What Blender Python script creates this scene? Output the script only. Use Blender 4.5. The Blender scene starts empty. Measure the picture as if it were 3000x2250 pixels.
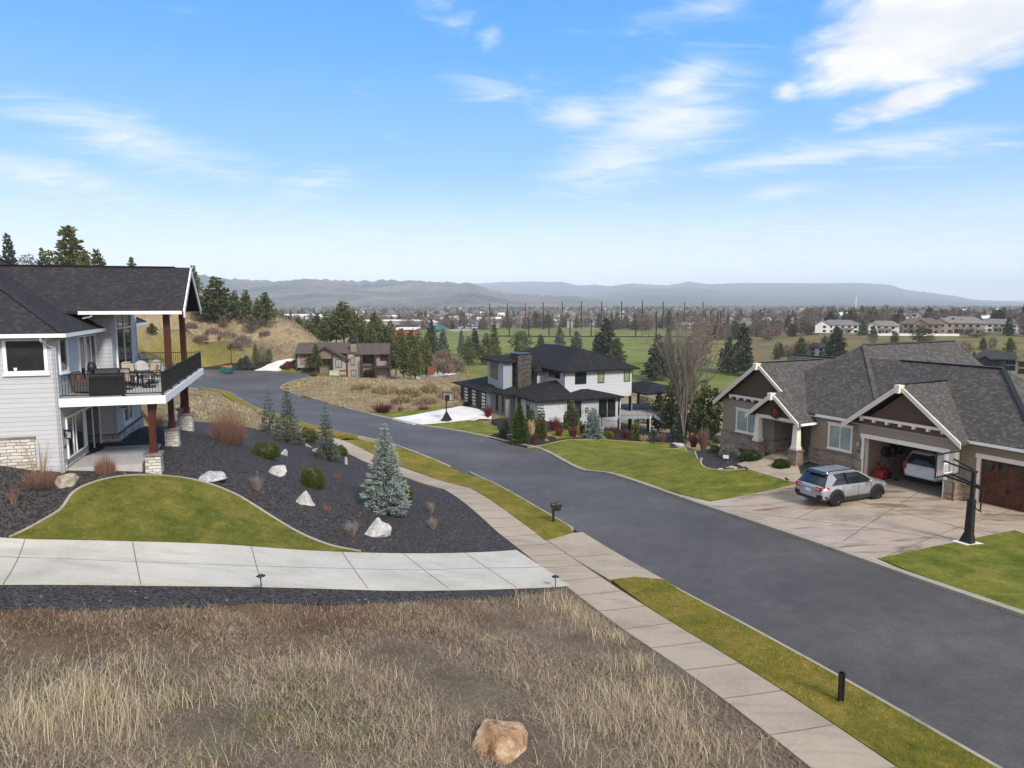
import bpy, bmesh, math, random
import numpy as np
from mathutils import Vector, Matrix
from mathutils.geometry import delaunay_2d_cdt
R = math.radians
rng = np.random.default_rng(7)
random.seed(7)
sc = bpy.context.scene
COL = sc.collection
# ---------------------------------------------------------------- camera
HAZE = 1.1e-4
PITCH = R(6.7)
cam = bpy.data.cameras.new("camera"); cam.sensor_width = 36; cam.lens = 36 * 2080 / 3000
cam.clip_start = 0.2; cam.clip_end = 40000
camo = bpy.data.objects.new("camera", cam); COL.objects.link(camo)
camo.location = (0, 0, 0); camo.rotation_euler = (R(90) - PITCH, 0, 0)
sc.camera = camo
# ---------------------------------------------------------------- light
SUN_EL, SUN_AZ = R(38), R(150)          # azimuth clockwise from +Y
sc.view_settings.view_transform = 'Standard'; sc.view_settings.look = 'None'
sc.view_settings.exposure = 1.0; sc.view_settings.gamma = 1
sun = bpy.data.lights.new("sun", 'SUN'); sun.energy = 2.0; sun.angle = R(12); sun.color = (1.0, .93, .84)
suno = bpy.data.objects.new("sun", sun); COL.objects.link(suno)
sd = Vector((math.sin(SUN_AZ) * math.cos(SUN_EL), math.cos(SUN_AZ) * math.cos(SUN_EL), math.sin(SUN_EL)))
suno.rotation_euler = (-sd).to_track_quat('-Z', 'Y').to_euler(); suno.location = (0, -20, 60)
sc.cycles.use_denoising = True
sc.cycles.max_bounces = 6; sc.cycles.diffuse_bounces = 3; sc.cycles.glossy_bounces = 2
sc.cycles.transmission_bounces = 2; sc.cycles.volume_bounces = 3; sc.cycles.transparent_max_bounces = 6

class NT:
    """tiny node-tree helper"""
    def __init__(s, tree): s.t = tree; s.n = tree.nodes; s.l = tree.links
    def add(s, typ, **kw):
        n = s.n.new(typ)
        for k, v in kw.items(): setattr(n, k, v)
        return n
    def put(s, sock, v):
        if isinstance(v, bpy.types.NodeSocket): s.l.new(v, sock)
        elif v is not None:
            if isinstance(v, tuple) and len(v) == 3 and sock.type == 'RGBA': v = (*v, 1)
            sock.default_value = v
    def math(s, op, a, b=None, c=None, clamp=False):
        n = s.add('ShaderNodeMath', operation=op, use_clamp=clamp)
        s.put(n.inputs[0], a); s.put(n.inputs[1], b); s.put(n.inputs[2], c); return n.outputs[0]
    def vmath(s, op, a, b=None):
        n = s.add('ShaderNodeVectorMath', operation=op); s.put(n.inputs[0], a); s.put(n.inputs[1], b)
        return n.outputs['Value' if op in ('LENGTH', 'DOT_PRODUCT', 'DISTANCE') else 'Vector']
    def noise(s, vec, scale, detail=3, rough=.55, dist=0):
        n = s.add('ShaderNodeTexNoise'); s.put(n.inputs['Vector'], vec)
        n.inputs['Scale'].default_value = scale; n.inputs['Detail'].default_value = detail
        n.inputs['Roughness'].default_value = rough; n.inputs['Distortion'].default_value = dist
        return n.outputs['Fac']
    def voro(s, vec, scale, out='Distance', feature='F1', rnd=1):
        n = s.add('ShaderNodeTexVoronoi', feature=feature); s.put(n.inputs['Vector'], vec)
        n.inputs['Scale'].default_value = scale; n.inputs['Randomness'].default_value = rnd
        return n.outputs[out]
    def ramp(s, fac, stops, interp='LINEAR'):
        n = s.add('ShaderNodeValToRGB'); s.put(n.inputs[0], fac); r = n.color_ramp; r.interpolation = interp
        while len(r.elements) < len(stops): r.elements.new(.5)
        for e, (p, c) in zip(r.elements, stops):
            e.position = p; e.color = (*c, 1) if isinstance(c, tuple) else (c, c, c, 1)
        return n.outputs[0]
    def mix(s, fac, a, b, mode='MIX'):
        n = s.add('ShaderNodeMix', data_type='RGBA', blend_type=mode)
        s.put(n.inputs[0], fac); s.put(n.inputs[6], a); s.put(n.inputs[7], b); return n.outputs[2]
    def smooth(s, v, lo, hi):
        n = s.add('ShaderNodeMapRange', interpolation_type='SMOOTHSTEP'); s.put(n.inputs[0], v)
        n.inputs[1].default_value = lo; n.inputs[2].default_value = hi; return n.outputs[0]
    def bump(s, h, strength=.5, dist=.02):
        n = s.add('ShaderNodeBump'); s.put(n.inputs['Height'], h)
        n.inputs['Strength'].default_value = strength; n.inputs['Distance'].default_value = dist
        return n.outputs[0]

# ---------------------------------------------------------------- sky
w = bpy.data.worlds.new("World"); sc.world = w; w.use_nodes = True
N = NT(w.node_tree); N.n.clear()
sky = N.add('ShaderNodeTexSky', sky_type='NISHITA', sun_disc=False)
sky.sun_elevation = SUN_EL; sky.sun_rotation = SUN_AZ; sky.altitude = 600; sky.air_density = 1.0; sky.dust_density = .6; sky.ozone_density = 1.6
tc = N.add('ShaderNodeTexCoord'); sep = N.add('ShaderNodeSeparateXYZ'); N.l.new(tc.outputs['Generated'], sep.inputs[0])
dx, dy, dz = sep.outputs
az = N.math('ARCTAN2', dx, dy)                       # radians from +Y, + to the right
el = N.math('ARCSINE', dz)
dyc = N.math('MAXIMUM', N.math('ADD', dz, .10), .03)
cv = N.add('ShaderNodeCombineXYZ'); N.put(cv.inputs[0], N.math('DIVIDE', dx, dyc)); N.put(cv.inputs[1], N.math('DIVIDE', dy, dyc))
cvec = cv.outputs[0]
def blob(a0, e0, ra, re, rot=0):
    """soft elliptical cloud region at azimuth a0, elevation e0 (degrees)"""
    u = N.math('SUBTRACT', az, R(a0)); v = N.math('SUBTRACT', el, R(e0))
    c, s_ = math.cos(R(rot)), math.sin(R(rot))
    uu = N.math('ADD', N.math('MULTIPLY', u, c / R(ra)), N.math('MULTIPLY', v, s_ / R(ra)))
    vv = N.math('ADD', N.math('MULTIPLY', u, -s_ / R(re)), N.math('MULTIPLY', v, c / R(re)))
    d = N.math('ADD', N.math('MULTIPLY', uu, uu), N.math('MULTIPLY', vv, vv))
    return N.math('SUBTRACT', 1.0, N.math('SQRT', d))     # 1 in the middle, 0 at rim, negative beyond
elc = N.math('MAXIMUM', el, 0)
eld = N.math('DIVIDE', elc, R(90))
grad = N.ramp(eld, [(0.0, (5.6, 5.9, 6.1)), (.045, (3.5, 4.5, 5.6)), (.11, (1.55, 3.2, 5.4)), (.20, (.65, 2.4, 5.3)), (.33, (.20, 1.6, 5.1)), (.50, (.9, 2.2, 4.6)), (1.0, (2.0, 2.6, 3.6))])
below = N.math('LESS_THAN', dz, 0.0)
skyb = N.mix(.10, grad, sky.outputs[0])
def pz(px, py):
    a, b = (px - 1500) / 2080, -(py - 1125) / 2080; c, s_ = math.cos(PITCH), math.sin(PITCH)
    x, y, z = a, c + b * s_, -s_ + b * c
    return math.degrees(math.atan2(x, y)), math.degrees(math.atan2(z, math.hypot(x, y)))
def cl(px, py, wpx, hpx, rot=0):
    a, e = pz(px, py); k = 57.3 / 2080 * .93; return blob(a, e, wpx * k, hpx * k, rot)
n1 = N.noise(cvec, 3.2, 8, .62, .35)
st = N.add('ShaderNodeMapping'); N.put(st.inputs[0], cvec); st.inputs['Rotation'].default_value = (0, 0, R(-24)); st.inputs['Scale'].default_value = (.8, 1.7, 1)
n2 = N.noise(st.outputs[0], 3.0, 10, .66, 1.1)
def layer(blobs, nz, gain, lo, hi, amp):
    m = None
    for b, wgt in blobs:
        q = N.math('MULTIPLY', N.math('MAXIMUM', b, -.6), wgt); m = q if m is None else N.math('MAXIMUM', m, q)
    return N.math('MULTIPLY', N.smooth(N.math('ADD', m, N.math('MULTIPLY', N.math('SUBTRACT', nz, .5), gain)), lo, hi), amp)
puff = layer([(cl(2830, 20, 430, 200, 14), 1.9), (cl(2560, 130, 220, 130, 30), 1.2), (cl(2660, 290, 210, 52, 12), 1.2), (cl(2300, 275, 60, 40, 0), .6), (cl(1300, 22, 110, 40, 0), .25), (cl(1440, 108, 46, 32, 20), .3)], n1, 1.7, .0, .85, .96)
wisp = layer([(cl(1960, 350, 300, 170, 18), .8), (cl(1800, 470, 260, 120, 12), .75), (cl(2000, 245, 170, 70, 14), .9), (cl(1430, 255, 200, 50, -8), .45), (cl(1700, 340, 160, 60, -5), .6), (cl(420, 420, 420, 90, -12), .55), (cl(120, 510, 320, 60, -8), .6), (cl(2350, 460, 420, 45, 3), .65), (cl(2650, 430, 350, 60, -3), .55), (cl(900, 540, 200, 60, 12), .35), (cl(2300, 560, 160, 30, 8), .5), (cl(2050, 20, 320, 60, 6), .38)], n2, 1.35, -.08, .95, .86)
# unseen broken overcast, added overhead and behind for neutral light, and a pale veil low over the valley
ovh = N.math('MULTIPLY', N.smooth(el, R(38), R(60)), N.smooth(N.noise(cvec, 1.1, 5, .6), .25, .6))
veil = N.math('MULTIPLY', N.smooth(el, R(9), R(1)), N.math('ADD', .25, N.math('MULTIPLY', N.smooth(n2, .35, .7), .45)))
back = N.smooth(dy, -.05, -.4)
ccol = N.mix(N.smooth(n1, .35, .7), (4.4, 4.55, 4.8), (5.6, 5.6, 5.6))
c = N.mix(veil, skyb, (5.6, 5.9, 6.1))
c = N.mix(wisp, c, (5.0, 5.2, 5.45)); c = N.mix(puff, c, ccol)
c = N.mix(N.math('MAXIMUM', N.math('MULTIPLY', ovh, .85), N.math('MULTIPLY', back, .75)), c, (6.3, 5.75, 5.1))
skycol = N.mix(below, c, (1.0, .9, .75))
SKYW = .1
bg = N.add('ShaderNodeBackground'); N.put(bg.inputs[0], skycol); bg.inputs[1].default_value = SKYW
out = N.add('ShaderNodeOutputWorld'); N.l.new(bg.outputs[0], out.inputs[0])

# ---------------------------------------------------------------- camera rays (used to measure where things stand on the ground)
F_, CX, CY = 2080.0, 1500.0, 1125.0
cp, sp = math.cos(PITCH), math.sin(PITCH)
def ray(px, py):
    a, b = (px - CX) / F_, -(py - CY) / F_
    return np.array([a, cp + b * sp, -sp + b * cp])
def aty(px, py, Y): r = ray(px, py); return r * (Y / r[1])
def atz(px, py, z): r = ray(px, py); return r * (z / r[2])

# ---------------------------------------------------------------- terrain
DV = np.array([-.3218, .9468]); CV = np.array([.9468, .3218])       # along / across the straight street
def zroad(x, y): return -9.5 + .02406 * x - .0708 * y
def rc(al, ac): return DV * al + CV * ac
CP = []
def cpt(x, y, z): CP.append((x, y, z))
for al in (-22, -8, 6, 20, 34, 48, 60):
    for ac in (10.8, 14.8, 19, 23.9):
        p = rc(al, ac); cpt(*p, zroad(*p))
for px, py, z in [(1090, 1225, -14.75), (1000, 1205, -14.9), (920, 1190, -14.95), (860, 1170, -15.05), (780, 1150, -15.0), (700, 1150, -14.9), (640, 1140, -14.7), (760, 1120, -14.9), (850, 1110, -14.7),
                  (700, 1100, -14.5), (840, 1093, -14.4), (600, 1100, -14.4), (590, 1092, -14.2), (500, 1095, -14.1), (1227, 1245, -15.0), (1308, 1231, -15.0), (1400, 1203, -14.75)]: cpt(*atz(px, py, z))
# right-hand lots
RHO = np.array([24.841, 39.925]); RHX = np.array([.4586, -.8886]); RHY = np.array([.8886, .4586])
for r_, n_, z in [(-18, -1, -11.75), (-18, 6, -11.9), (-13, -2, -11.5), (-9, -2, -11.45), (-4, -1, -11.42), (-4, 5, -11.4), (2, -.5, -11.4), (8, 0, -11.3), (8, 8, -11.2), (16, 0, -10.8), (14, -8, -10.6), (-4, 16, -11.8), (6, 18, -11.5), (-14, 18, -13), (-16, 28, -17), (0, 30, -16.5), (16, 30, -15), (-23, 4, -14.2), (-22, -4, -13.0), (-25, 10, -15.6), (-4, -6, -11.62), (3, -6, -11.2), (-12, -7, -12.3), (-19, -6, -13.1), (-24, -9, -14.0)]:
    p = RHO + RHX * r_ + RHY * n_; cpt(*p, z)
for r_, n_ in [(-20, -5.0), (-15, -4.5)]: pass
CHK = np.array([6.825, 92.0])                                        # corner of the white house
CHX = np.array([math.cos(R(24)), math.sin(R(24))]); CHY = np.array([-math.sin(R(24)), math.cos(R(24))])
for v, u, z in [(-9, 8, -14.75), (-9, 18, -14.8), (-4, 0, -15.0), (-4, 12, -15), (2, -4, -16.0), (8, -4, -17.1), (14, -5, -17.6), (16, 3, -17.8), (16, 14, -18.5), (4, 20, -17.5), (4, -9, -15.9), (10, -10, -16.5), (16, -12, -16.6), (24, 0, -18.5), (28, 14, -20)]:
    p = CHK + CHX * v + CHY * u; cpt(*p, z)
for px, py, z in [(1000, 1170, -14.8), (1200, 1185, -15.2), (1300, 1175, -15.8), (1100, 1145, -14.6), (1250, 1140, -15.6), (950, 1108, -14.3), (1050, 1118, -15.0), (1180, 1118, -16.0), (1330, 1110, -17.5), (1400, 1090, -20)]: cpt(*atz(px, py, z))
for x, y, z in [(-70, 152, -13.3), (-50, 152, -14.6), (-60, 170, -13.2), (-40, 175, -16.5), (-25, 160, -17), (-45, 140, -14.9), (0, 150, -19), (30, 150, -21), (60, 140, -21), (90, 150, -22), (0, 200, -23), (60, 200, -24), (-30, 210, -22), (120, 190, -23), (-60, 230, -19), (150, 120, -20), (90, 90, -17), (60, 75, -17), (150, 60, -12), (100, 30, -9), (60, 10, -8.6), (160, 250, -23)]: cpt(x, y, z)
# left-hand lots
LHO = np.array([-19.379, 30.074]); LHX = np.array([.9576, .2882]); LHY = np.array([-.2882, .9576])
for v, u, z in [(-9, -.5, -5.2), (-5, -.5, -6.2), (-2.5, -.5, -6.9), (0, -.6, -7.55), (1.5, -1.2, -7.72), (3.5, -1.0, -7.95), (.3, 2, -7.45), (3, 3, -7.42), (3.6, 5.6, -7.5), (3.6, 10.5, -7.55), (2, 12, -7.6), (-3, 6, -7.4), (-8, 10, -7.2), (4.8, 2, -7.75), (5, 8, -7.85), (-1, 16, -8.2), (4, 16, -8.9), (-10, 22, -7.5), (-20, 10, -4.5), (-20, -4, -4.8), (8, 3, -8.9), (8, 9, -9.3), (8, 15, -10.2)]:
    p = LHO + LHX * v + LHY * u; cpt(*p, z)
for x, y, z in [(-19.1, 25.7, -8.92), (-10, 29.0, -9.9), (-4.5, 30.8, -11.0), (.3, 32.3, -11.75), (-15.7, 20.6, -8.75), (-8, 24.6, -9.9), (2.3, 27.2, -11.4), (-26, 22, -7.9), (-24, 17, -7.4), (-36, 16, -6), (-36, 28, -4.4),
                (-8, 12.2, -8.7), (0, 14, -9.6), (-14, 9, -7.4), (-4, 4, -8.4), (6, 3, -8.8), (-20, 3, -6.2), (3, 18, -10.25), (-4, 19, -9.75), (0, -20, -7.2), (30, -20, -7.6), (-40, -10, -4)]: cpt(x, y, z)
for px, py, Y in [(569, 869, 190), (652, 916, 185), (753, 927, 180), (825, 945, 175), (898, 989, 170), (583, 1061, 138), (700, 1040, 150), (847, 1050, 158), (480, 960, 140), (560, 960, 150), (640, 990, 152), (720, 985, 160), (800, 1000, 162),
                  (430, 1030, 105), (480, 1040, 118), (300, 860, 165), (200, 800, 215), (0, 790, 205), (-300, 760, 180), (350, 830, 200), (440, 1080, 95), (950, 1018, 185), (1010, 1040, 200)]: cpt(*aty(px, py, Y))
for x, y, z in [(-120, 260, -6), (-80, 250, -17), (-170, 200, 12), (-160, 120, 8), (-110, 90, 1), (-70, 80, -4.5), (-45, 60, -6.8), (-60, 40, -3), (-28, 60, -10.0), (-24, 75, -12.5), (-36, 90, -12.6), (-200, 60, 10), (-140, 20, 3)]: cpt(x, y, z)
CP = np.array(CP); SC_ = 50.0
def _tps():
    P = CP[:, :2] / SC_; n = len(P)
    d2 = ((P[:, None] - P[None]) ** 2).sum(-1); K = np.where(d2 > 0, .5 * d2 * np.log(d2 + 1e-20), 0)
    A = np.zeros((n + 3, n + 3)); A[:n, :n] = K + np.eye(n) * 2e-3; A[:n, n] = 1; A[:n, n + 1:] = P; A[n, :n] = 1; A[n + 1:, :n] = P.T
    return np.linalg.solve(A, np.concatenate([CP[:, 2], np.zeros(3)]))
TW = _tps()
def sstep(x, a, b): t = np.clip((x - a) / (b - a), 0, 1); return t * t * (3 - 2 * t)
def tfar(x, y):
    d = np.hypot(x, y)
    z = -24 - 6 * sstep(d, 650, 1000) - 12 * sstep(d, 1000, 5000)
    a = np.degrees(np.arctan2(x, y))
    rid = sstep(a, 17, 26) * sstep(d, 290, 375) * (1 - .6 * sstep(d, 560, 900))
    return z + 6.6 * rid + .5 * np.sin(x * .03 + 1) * np.cos(y * .023) * sstep(d, 150, 260)
def T(x, y):
    x = np.asarray(x, float); y = np.asarray(y, float)
    q = np.stack([x.ravel(), y.ravel()], 1) / SC_; outz = np.empty(len(q))
    for i in range(0, len(q), 20000):
        qq = q[i:i + 20000]; d2 = ((qq[:, None] - CP[None, :, :2] / SC_) ** 2).sum(-1)
        outz[i:i + 20000] = (.5 * d2 * np.log(d2 + 1e-20)) @ TW[:-3] + TW[-3] + qq @ TW[-2:]
    near = outz.reshape(x.shape); d = np.hypot(x, y)
    wv = sstep(y, 185, 270); near = np.clip(near, -30, 25)
    return near * (1 - wv) + tfar(x, y) * wv
def Tz(x, y): return float(T(np.array([x]), np.array([y]))[0])
def at(px, py, zoff=0.0, tmin=3.0, tmax=9000.0):
    r = ray(px, py); t = np.geomspace(tmin, tmax, 400)
    f = r[2] * t - (T(r[0] * t, r[1] * t) + zoff)
    k = np.nonzero(f < 0)[0]
    if len(k) == 0: raise ValueError(f"no ground at {px},{py}")
    a, b = t[max(k[0] - 1, 0)], t[k[0]]
    for _ in range(4):
        s = np.linspace(a, b, 12); f = r[2] * s - (T(r[0] * s, r[1] * s) + zoff); j = max(np.nonzero(f < 0)[0][0], 1); a, b = s[j - 1], s[j]
    return r * ((a + b) / 2)
def at2(px, py): p = at(px, py); return (p[0], p[1])
# ---------------------------------------------------------------- objects
def tag(o, label=None, cat=None, group=None, kind=None):
    if label: o["label"] = label
    if cat: o["category"] = cat
    if group: o["group"] = group
    if kind: o["kind"] = kind
    return o
def thing(name, label, cat, loc=(0, 0, 0), rz=0.0, group=None):
    o = bpy.data.objects.new(name, None); o.empty_display_size = .3; COL.objects.link(o)
    o.location = loc; o.rotation_euler = (0, 0, rz); return tag(o, label, cat, group)
def dup(o, loc=None, rz=None, scale=None, label=None, group=None, parent=None):
    c = o.copy(); COL.objects.link(c)
    if parent is not None: c.parent = parent
    if loc is not None: c.location = loc
    if rz is not None: c.rotation_euler = (o.rotation_euler[0], o.rotation_euler[1], rz)
    if scale is not None: c.scale = (scale, scale, scale) if isinstance(scale, (int, float)) else scale
    if label: c["label"] = label
    if group: c["group"] = group
    for ch in list(o.children): dup(ch, parent=c)
    return c
class MB:
    """collects shapes into one mesh; UVs in metres from each face's own direction"""
    def __init__(s): s.v = []; s.f = []; s.m = []; s.sm = []
    def add(s, vs, fs, mat=0, smooth=False):
        b = len(s.v); s.v += [tuple(map(float, p)) for p in vs]
        for f in fs: s.f.append([b + i for i in f]); s.m.append(mat); s.sm.append(smooth)
        return s
    def poly(s, pts, mat=0): return s.add(pts, [list(range(len(pts)))], mat)
    def box(s, a, b, mat=0):
        x0, y0, z0 = [min(p, q) for p, q in zip(a, b)]; x1, y1, z1 = [max(p, q) for p, q in zip(a, b)]
        return s.hexa([(x0, y0, z0), (x1, y0, z0), (x1, y1, z0), (x0, y1, z0), (x0, y0, z1), (x1, y0, z1), (x1, y1, z1), (x0, y1, z1)], mat)
    def hexa(s, p, mat=0): return s.add(p, [(3, 2, 1, 0), (4, 5, 6, 7), (0, 1, 5, 4), (1, 2, 6, 5), (2, 3, 7, 6), (3, 0, 4, 7)], mat)
    def cbox(s, c, d, mat=0, rz=0):
        cx, cy, cz = c; hx, hy, hz = d[0] / 2, d[1] / 2, d[2] / 2; co, si = math.cos(rz), math.sin(rz)
        pts = [(cx + co * x - si * y, cy + si * x + co * y, cz + z) for z in (-hz, hz) for x, y in ((-hx, -hy), (hx, -hy), (hx, hy), (-hx, hy))]
        return s.hexa(pts, mat)
    def prism(s, pts, h, mat=0):
        """closed prism: planar polygon pts swept by vector h"""
        n = len(pts); q = [tuple(a + b for a, b in zip(p, h)) for p in pts]
        return s.add(list(pts) + q, [list(range(n))[::-1], list(range(n, 2 * n))] + [(i, (i + 1) % n, n + (i + 1) % n, n + i) for i in range(n)], mat)
    def bar(s, a, b, w, h=None, mat=0):
        """rectangular bar from a to b"""
        h = h or w; a, b = Vector(a), Vector(b); d = (b - a).normalized()
        up = Vector((0, 0, 1)) if abs(d.z) < .95 else Vector((0, 1, 0))
        x = d.cross(up).normalized() * (w / 2); y = x.cross(d).normalized() * (h / 2)
        return s.hexa([a - x - y, a + x - y, a + x + y, a - x + y, b - x - y, b + x - y, b + x + y, b - x + y], mat)
    def tube(s, a, b, r0, r1=None, n=8, mat=0, cap=True):
        r1 = r0 if r1 is None else r1; a, b = Vector(a), Vector(b); d = (b - a).normalized()
        up = Vector((0, 0, 1)) if abs(d.z) < .95 else Vector((1, 0, 0))
        x = d.cross(up).normalized(); y = x.cross(d)
        vs = [p + (x * math.cos(t) + y * math.sin(t)) * r for p, r in ((a, r0), (b, r1)) for t in [2 * math.pi * i / n for i in range(n)]]
        s.add(vs, [(i, (i + 1) % n, n + (i + 1) % n, n + i) for i in range(n)], mat, True)
        if cap: s.add(vs, [list(range(n))[::-1], list(range(n, 2 * n))], mat)
        return s
    def path(s, pts, r, n=6, mat=0):
        for a, b in zip(pts[:-1], pts[1:]): s.tube(a, b, r, r, n, mat, True)
        return s
    def lathe(s, prof, n=16, c=(0, 0, 0), mat=0):
        vs = [(c[0] + r * math.cos(2 * math.pi * i / n), c[1] + r * math.sin(2 * math.pi * i / n), c[2] + z) for r, z in prof for i in range(n)]
        k = len(prof); fs = [(j * n + i, j * n + (i + 1) % n, (j + 1) * n + (i + 1) % n, (j + 1) * n + i) for j in range(k - 1) for i in range(n)]
        return s.add(vs, fs, mat, True)
    def blob(s, c, r, mat=0, seed=0, amp=.25, sub=2, facet=False, fr=1.6):
        """lumpy closed stone-like body"""
        bm = bmesh.new(); bmesh.ops.create_icosphere(bm, subdivisions=sub, radius=1); g = np.random.default_rng(seed)
        K = g.normal(size=(7, 3)) * fr; ph = g.uniform(0, 6.3, 7); vs = []
        for v in bm.verts:
            p = np.array(v.co); d = 1 + amp * np.sin(K @ p + ph).sum() / 3
            if facet:
                for k in range(7): 
                    nn = K[k] / np.linalg.norm(K[k]); lim = .62 + .05 * k; e = (p * d) @ nn
                    if e > lim: p = (p * d - nn * (e - lim)) / d
            vs.append(tuple(np.array(c) + p * d * np.array(r)))
        s.add(vs, [[v.index for v in f.verts] for f in bm.faces], mat, not facet); bm.free(); return s
    def rock(s, r, seed=0, mat=0, peak=0.0, n=15):
        """angular boulder: hull of a few random points, edges worn, faces roughened"""
        g = np.random.default_rng(seed); bm = bmesh.new(); P = g.normal(size=(n, 3)); P /= np.linalg.norm(P, axis=1)[:, None]; P *= g.uniform(.82, 1.08, (n, 1))
        P[:, 2] = np.where(P[:, 2] < -.35, -.35, P[:, 2])
        if peak: P[0] = (.15, 0, 1 + peak)
        for p in P: bm.verts.new(p)
        bmesh.ops.convex_hull(bm, input=bm.verts[:]); bmesh.ops.delete(bm, geom=[v for v in bm.verts if not v.link_faces], context='VERTS')
        bmesh.ops.bevel(bm, geom=bm.edges[:], offset=.05, segments=1, affect='EDGES'); bmesh.ops.triangulate(bm, faces=bm.faces[:])
        for _ in range(2): bmesh.ops.subdivide_edges(bm, edges=bm.edges[:], cuts=1, use_grid_fill=True)
        K = g.normal(size=(9, 3)) * np.array([[3.0]] * 5 + [[8.0]] * 4); ph = g.uniform(0, 6.3, 9); am = np.array([.035] * 5 + [.014] * 4); vs = []
        for v in bm.verts: p = np.array(v.co); d = 1 + (am * np.sin(K @ p + ph)).sum(); vs.append(tuple(p * d * np.array(r)))
        bm.verts.index_update(); s.add(vs, [[v.index for v in f.verts] for f in bm.faces], mat, False); bm.free(); return s
    def build(s, name, mats, parent=None, bevel=0):
        me = bpy.data.meshes.new(name); me.from_pydata(s.v, [], s.f)
        for m in (mats if isinstance(mats, (list, tuple)) else [mats]): me.materials.append(m)
        me.polygons.foreach_set("material_index", s.m); me.polygons.foreach_set("use_smooth", s.sm)
        me.update()
        uv = me.uv_layers.new(name="UV"); nl = len(me.loops)
        vi = np.empty(nl, int); me.loops.foreach_get("vertex_index", vi); V = np.array(s.v).reshape(-1, 3)
        nr = np.empty(len(me.polygons) * 3); me.polygons.foreach_get("normal", nr); nr = nr.reshape(-1, 3)
        lt = np.empty(len(me.polygons), int); me.polygons.foreach_get("loop_total", lt); pn = np.repeat(nr, lt, axis=0)
        ux = np.stack([-pn[:, 1], pn[:, 0], np.zeros(nl)], 1); L = np.linalg.norm(ux, axis=1); flat = L < .05
        ux[flat] = (1, 0, 0); ux /= np.linalg.norm(ux, axis=1)[:, None]; vy = np.cross(pn, ux); P = V[vi]
        uv.data.foreach_set("uv", np.stack([(P * ux).sum(1), (P * vy).sum(1)], 1).ravel())
        o = bpy.data.objects.new(name, me); COL.objects.link(o)
        if parent is not None: o.parent = parent
        if bevel:
            b = o.modifiers.new("bevel", 'BEVEL'); b.width = bevel; b.segments = 2; b.limit_method = 'ANGLE'; b.angle_limit = R(40)
        return o
def raw_mesh(name, V, F, mats, parent=None, colors=None, smooth=False, mi=None):
    """numpy mesh: V (n,3), F (m,k) with equal k; colours per vertex"""
    me = bpy.data.meshes.new(name); V = np.asarray(V, float); F = np.asarray(F, int); m, k = F.shape
    me.vertices.add(len(V)); me.vertices.foreach_set("co", V.ravel())
    me.loops.add(m * k); me.loops.foreach_set("vertex_index", F.ravel())
    me.polygons.add(m); me.polygons.foreach_set("loop_start", np.arange(m) * k)
    if smooth: me.polygons.foreach_set("use_smooth", np.ones(m, bool))
    for mm in (mats if isinstance(mats, (list, tuple)) else [mats]): me.materials.append(mm)
    if mi is not None: me.polygons.foreach_set("material_index", np.asarray(mi, int))
    if colors is not None:
        c = np.asarray(colors, float)
        if c.shape[1] == 3: c = np.concatenate([c, np.ones((len(c), 1))], 1)
        a = me.color_attributes.new("tone", 'FLOAT_COLOR', 'POINT'); a.data.foreach_set("color", c.ravel())
    me.update(calc_edges=True)
    o = bpy.data.objects.new(name, me); COL.objects.link(o)
    if parent is not None: o.parent = parent
    return o
# ---------------------------------------------------------------- materials
def mat(name, rough=.8, spec=.3):
    m = bpy.data.materials.new(name); m.use_nodes = True; n = NT(m.node_tree)
    b = n.n["Principled BSDF"]; b.inputs["Roughness"].default_value = rough; b.inputs["Specular IOR Level"].default_value = spec
    n.b = b; n.m = m
    n.tc = n.add('ShaderNodeTexCoord'); n.uv = n.tc.outputs['UV']; n.ob = n.tc.outputs['Object']
    n.pos = n.add('ShaderNodeNewGeometry').outputs['Position']
    def col(c): n.put(b.inputs["Base Color"], c)
    def nrm(x): n.put(b.inputs["Normal"], x)
    n.col, n.nrm = col, nrm
    return n
def plain(name, c, rough=.6, spec=.3, metal=0, var=.12, sc_=3):
    n = mat(name, rough, spec); n.b.inputs["Metallic"].default_value = metal
    f = n.noise(n.ob, sc_, 4); lo = tuple(x * (1 - var) for x in c); hi = tuple(min(1, x * (1 + var)) for x in c)
    n.col(n.ramp(f, [(.3, lo), (.7, hi)])); return n.m
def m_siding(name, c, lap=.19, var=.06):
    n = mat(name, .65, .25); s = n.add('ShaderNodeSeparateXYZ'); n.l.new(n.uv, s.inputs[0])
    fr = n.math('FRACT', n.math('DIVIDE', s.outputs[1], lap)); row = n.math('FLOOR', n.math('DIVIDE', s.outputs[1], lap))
    gap = n.smooth(fr, .0, .11)  # dark line along each lap paints the lap's shadow into the colour
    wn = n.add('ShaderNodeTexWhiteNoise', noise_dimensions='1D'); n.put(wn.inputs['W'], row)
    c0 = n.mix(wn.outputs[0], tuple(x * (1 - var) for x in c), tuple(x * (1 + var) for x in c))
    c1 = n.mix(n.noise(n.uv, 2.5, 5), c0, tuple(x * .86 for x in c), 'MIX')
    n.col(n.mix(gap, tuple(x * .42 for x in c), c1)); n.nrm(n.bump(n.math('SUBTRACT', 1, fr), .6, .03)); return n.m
def m_batten(name, c, gap=.4):
    n = mat(name, .65, .25); s = n.add('ShaderNodeSeparateXYZ'); n.l.new(n.uv, s.inputs[0])
    fr = n.math('FRACT', n.math('DIVIDE', s.outputs[0], gap)); g = n.smooth(n.math('ABSOLUTE', n.math('SUBTRACT', fr, .5)), .05, .0)
    n.col(n.mix(n.noise(n.uv, 2, 4), tuple(x * .93 for x in c), c)); n.nrm(n.bump(g, .9, .04)); return n.m
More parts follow.
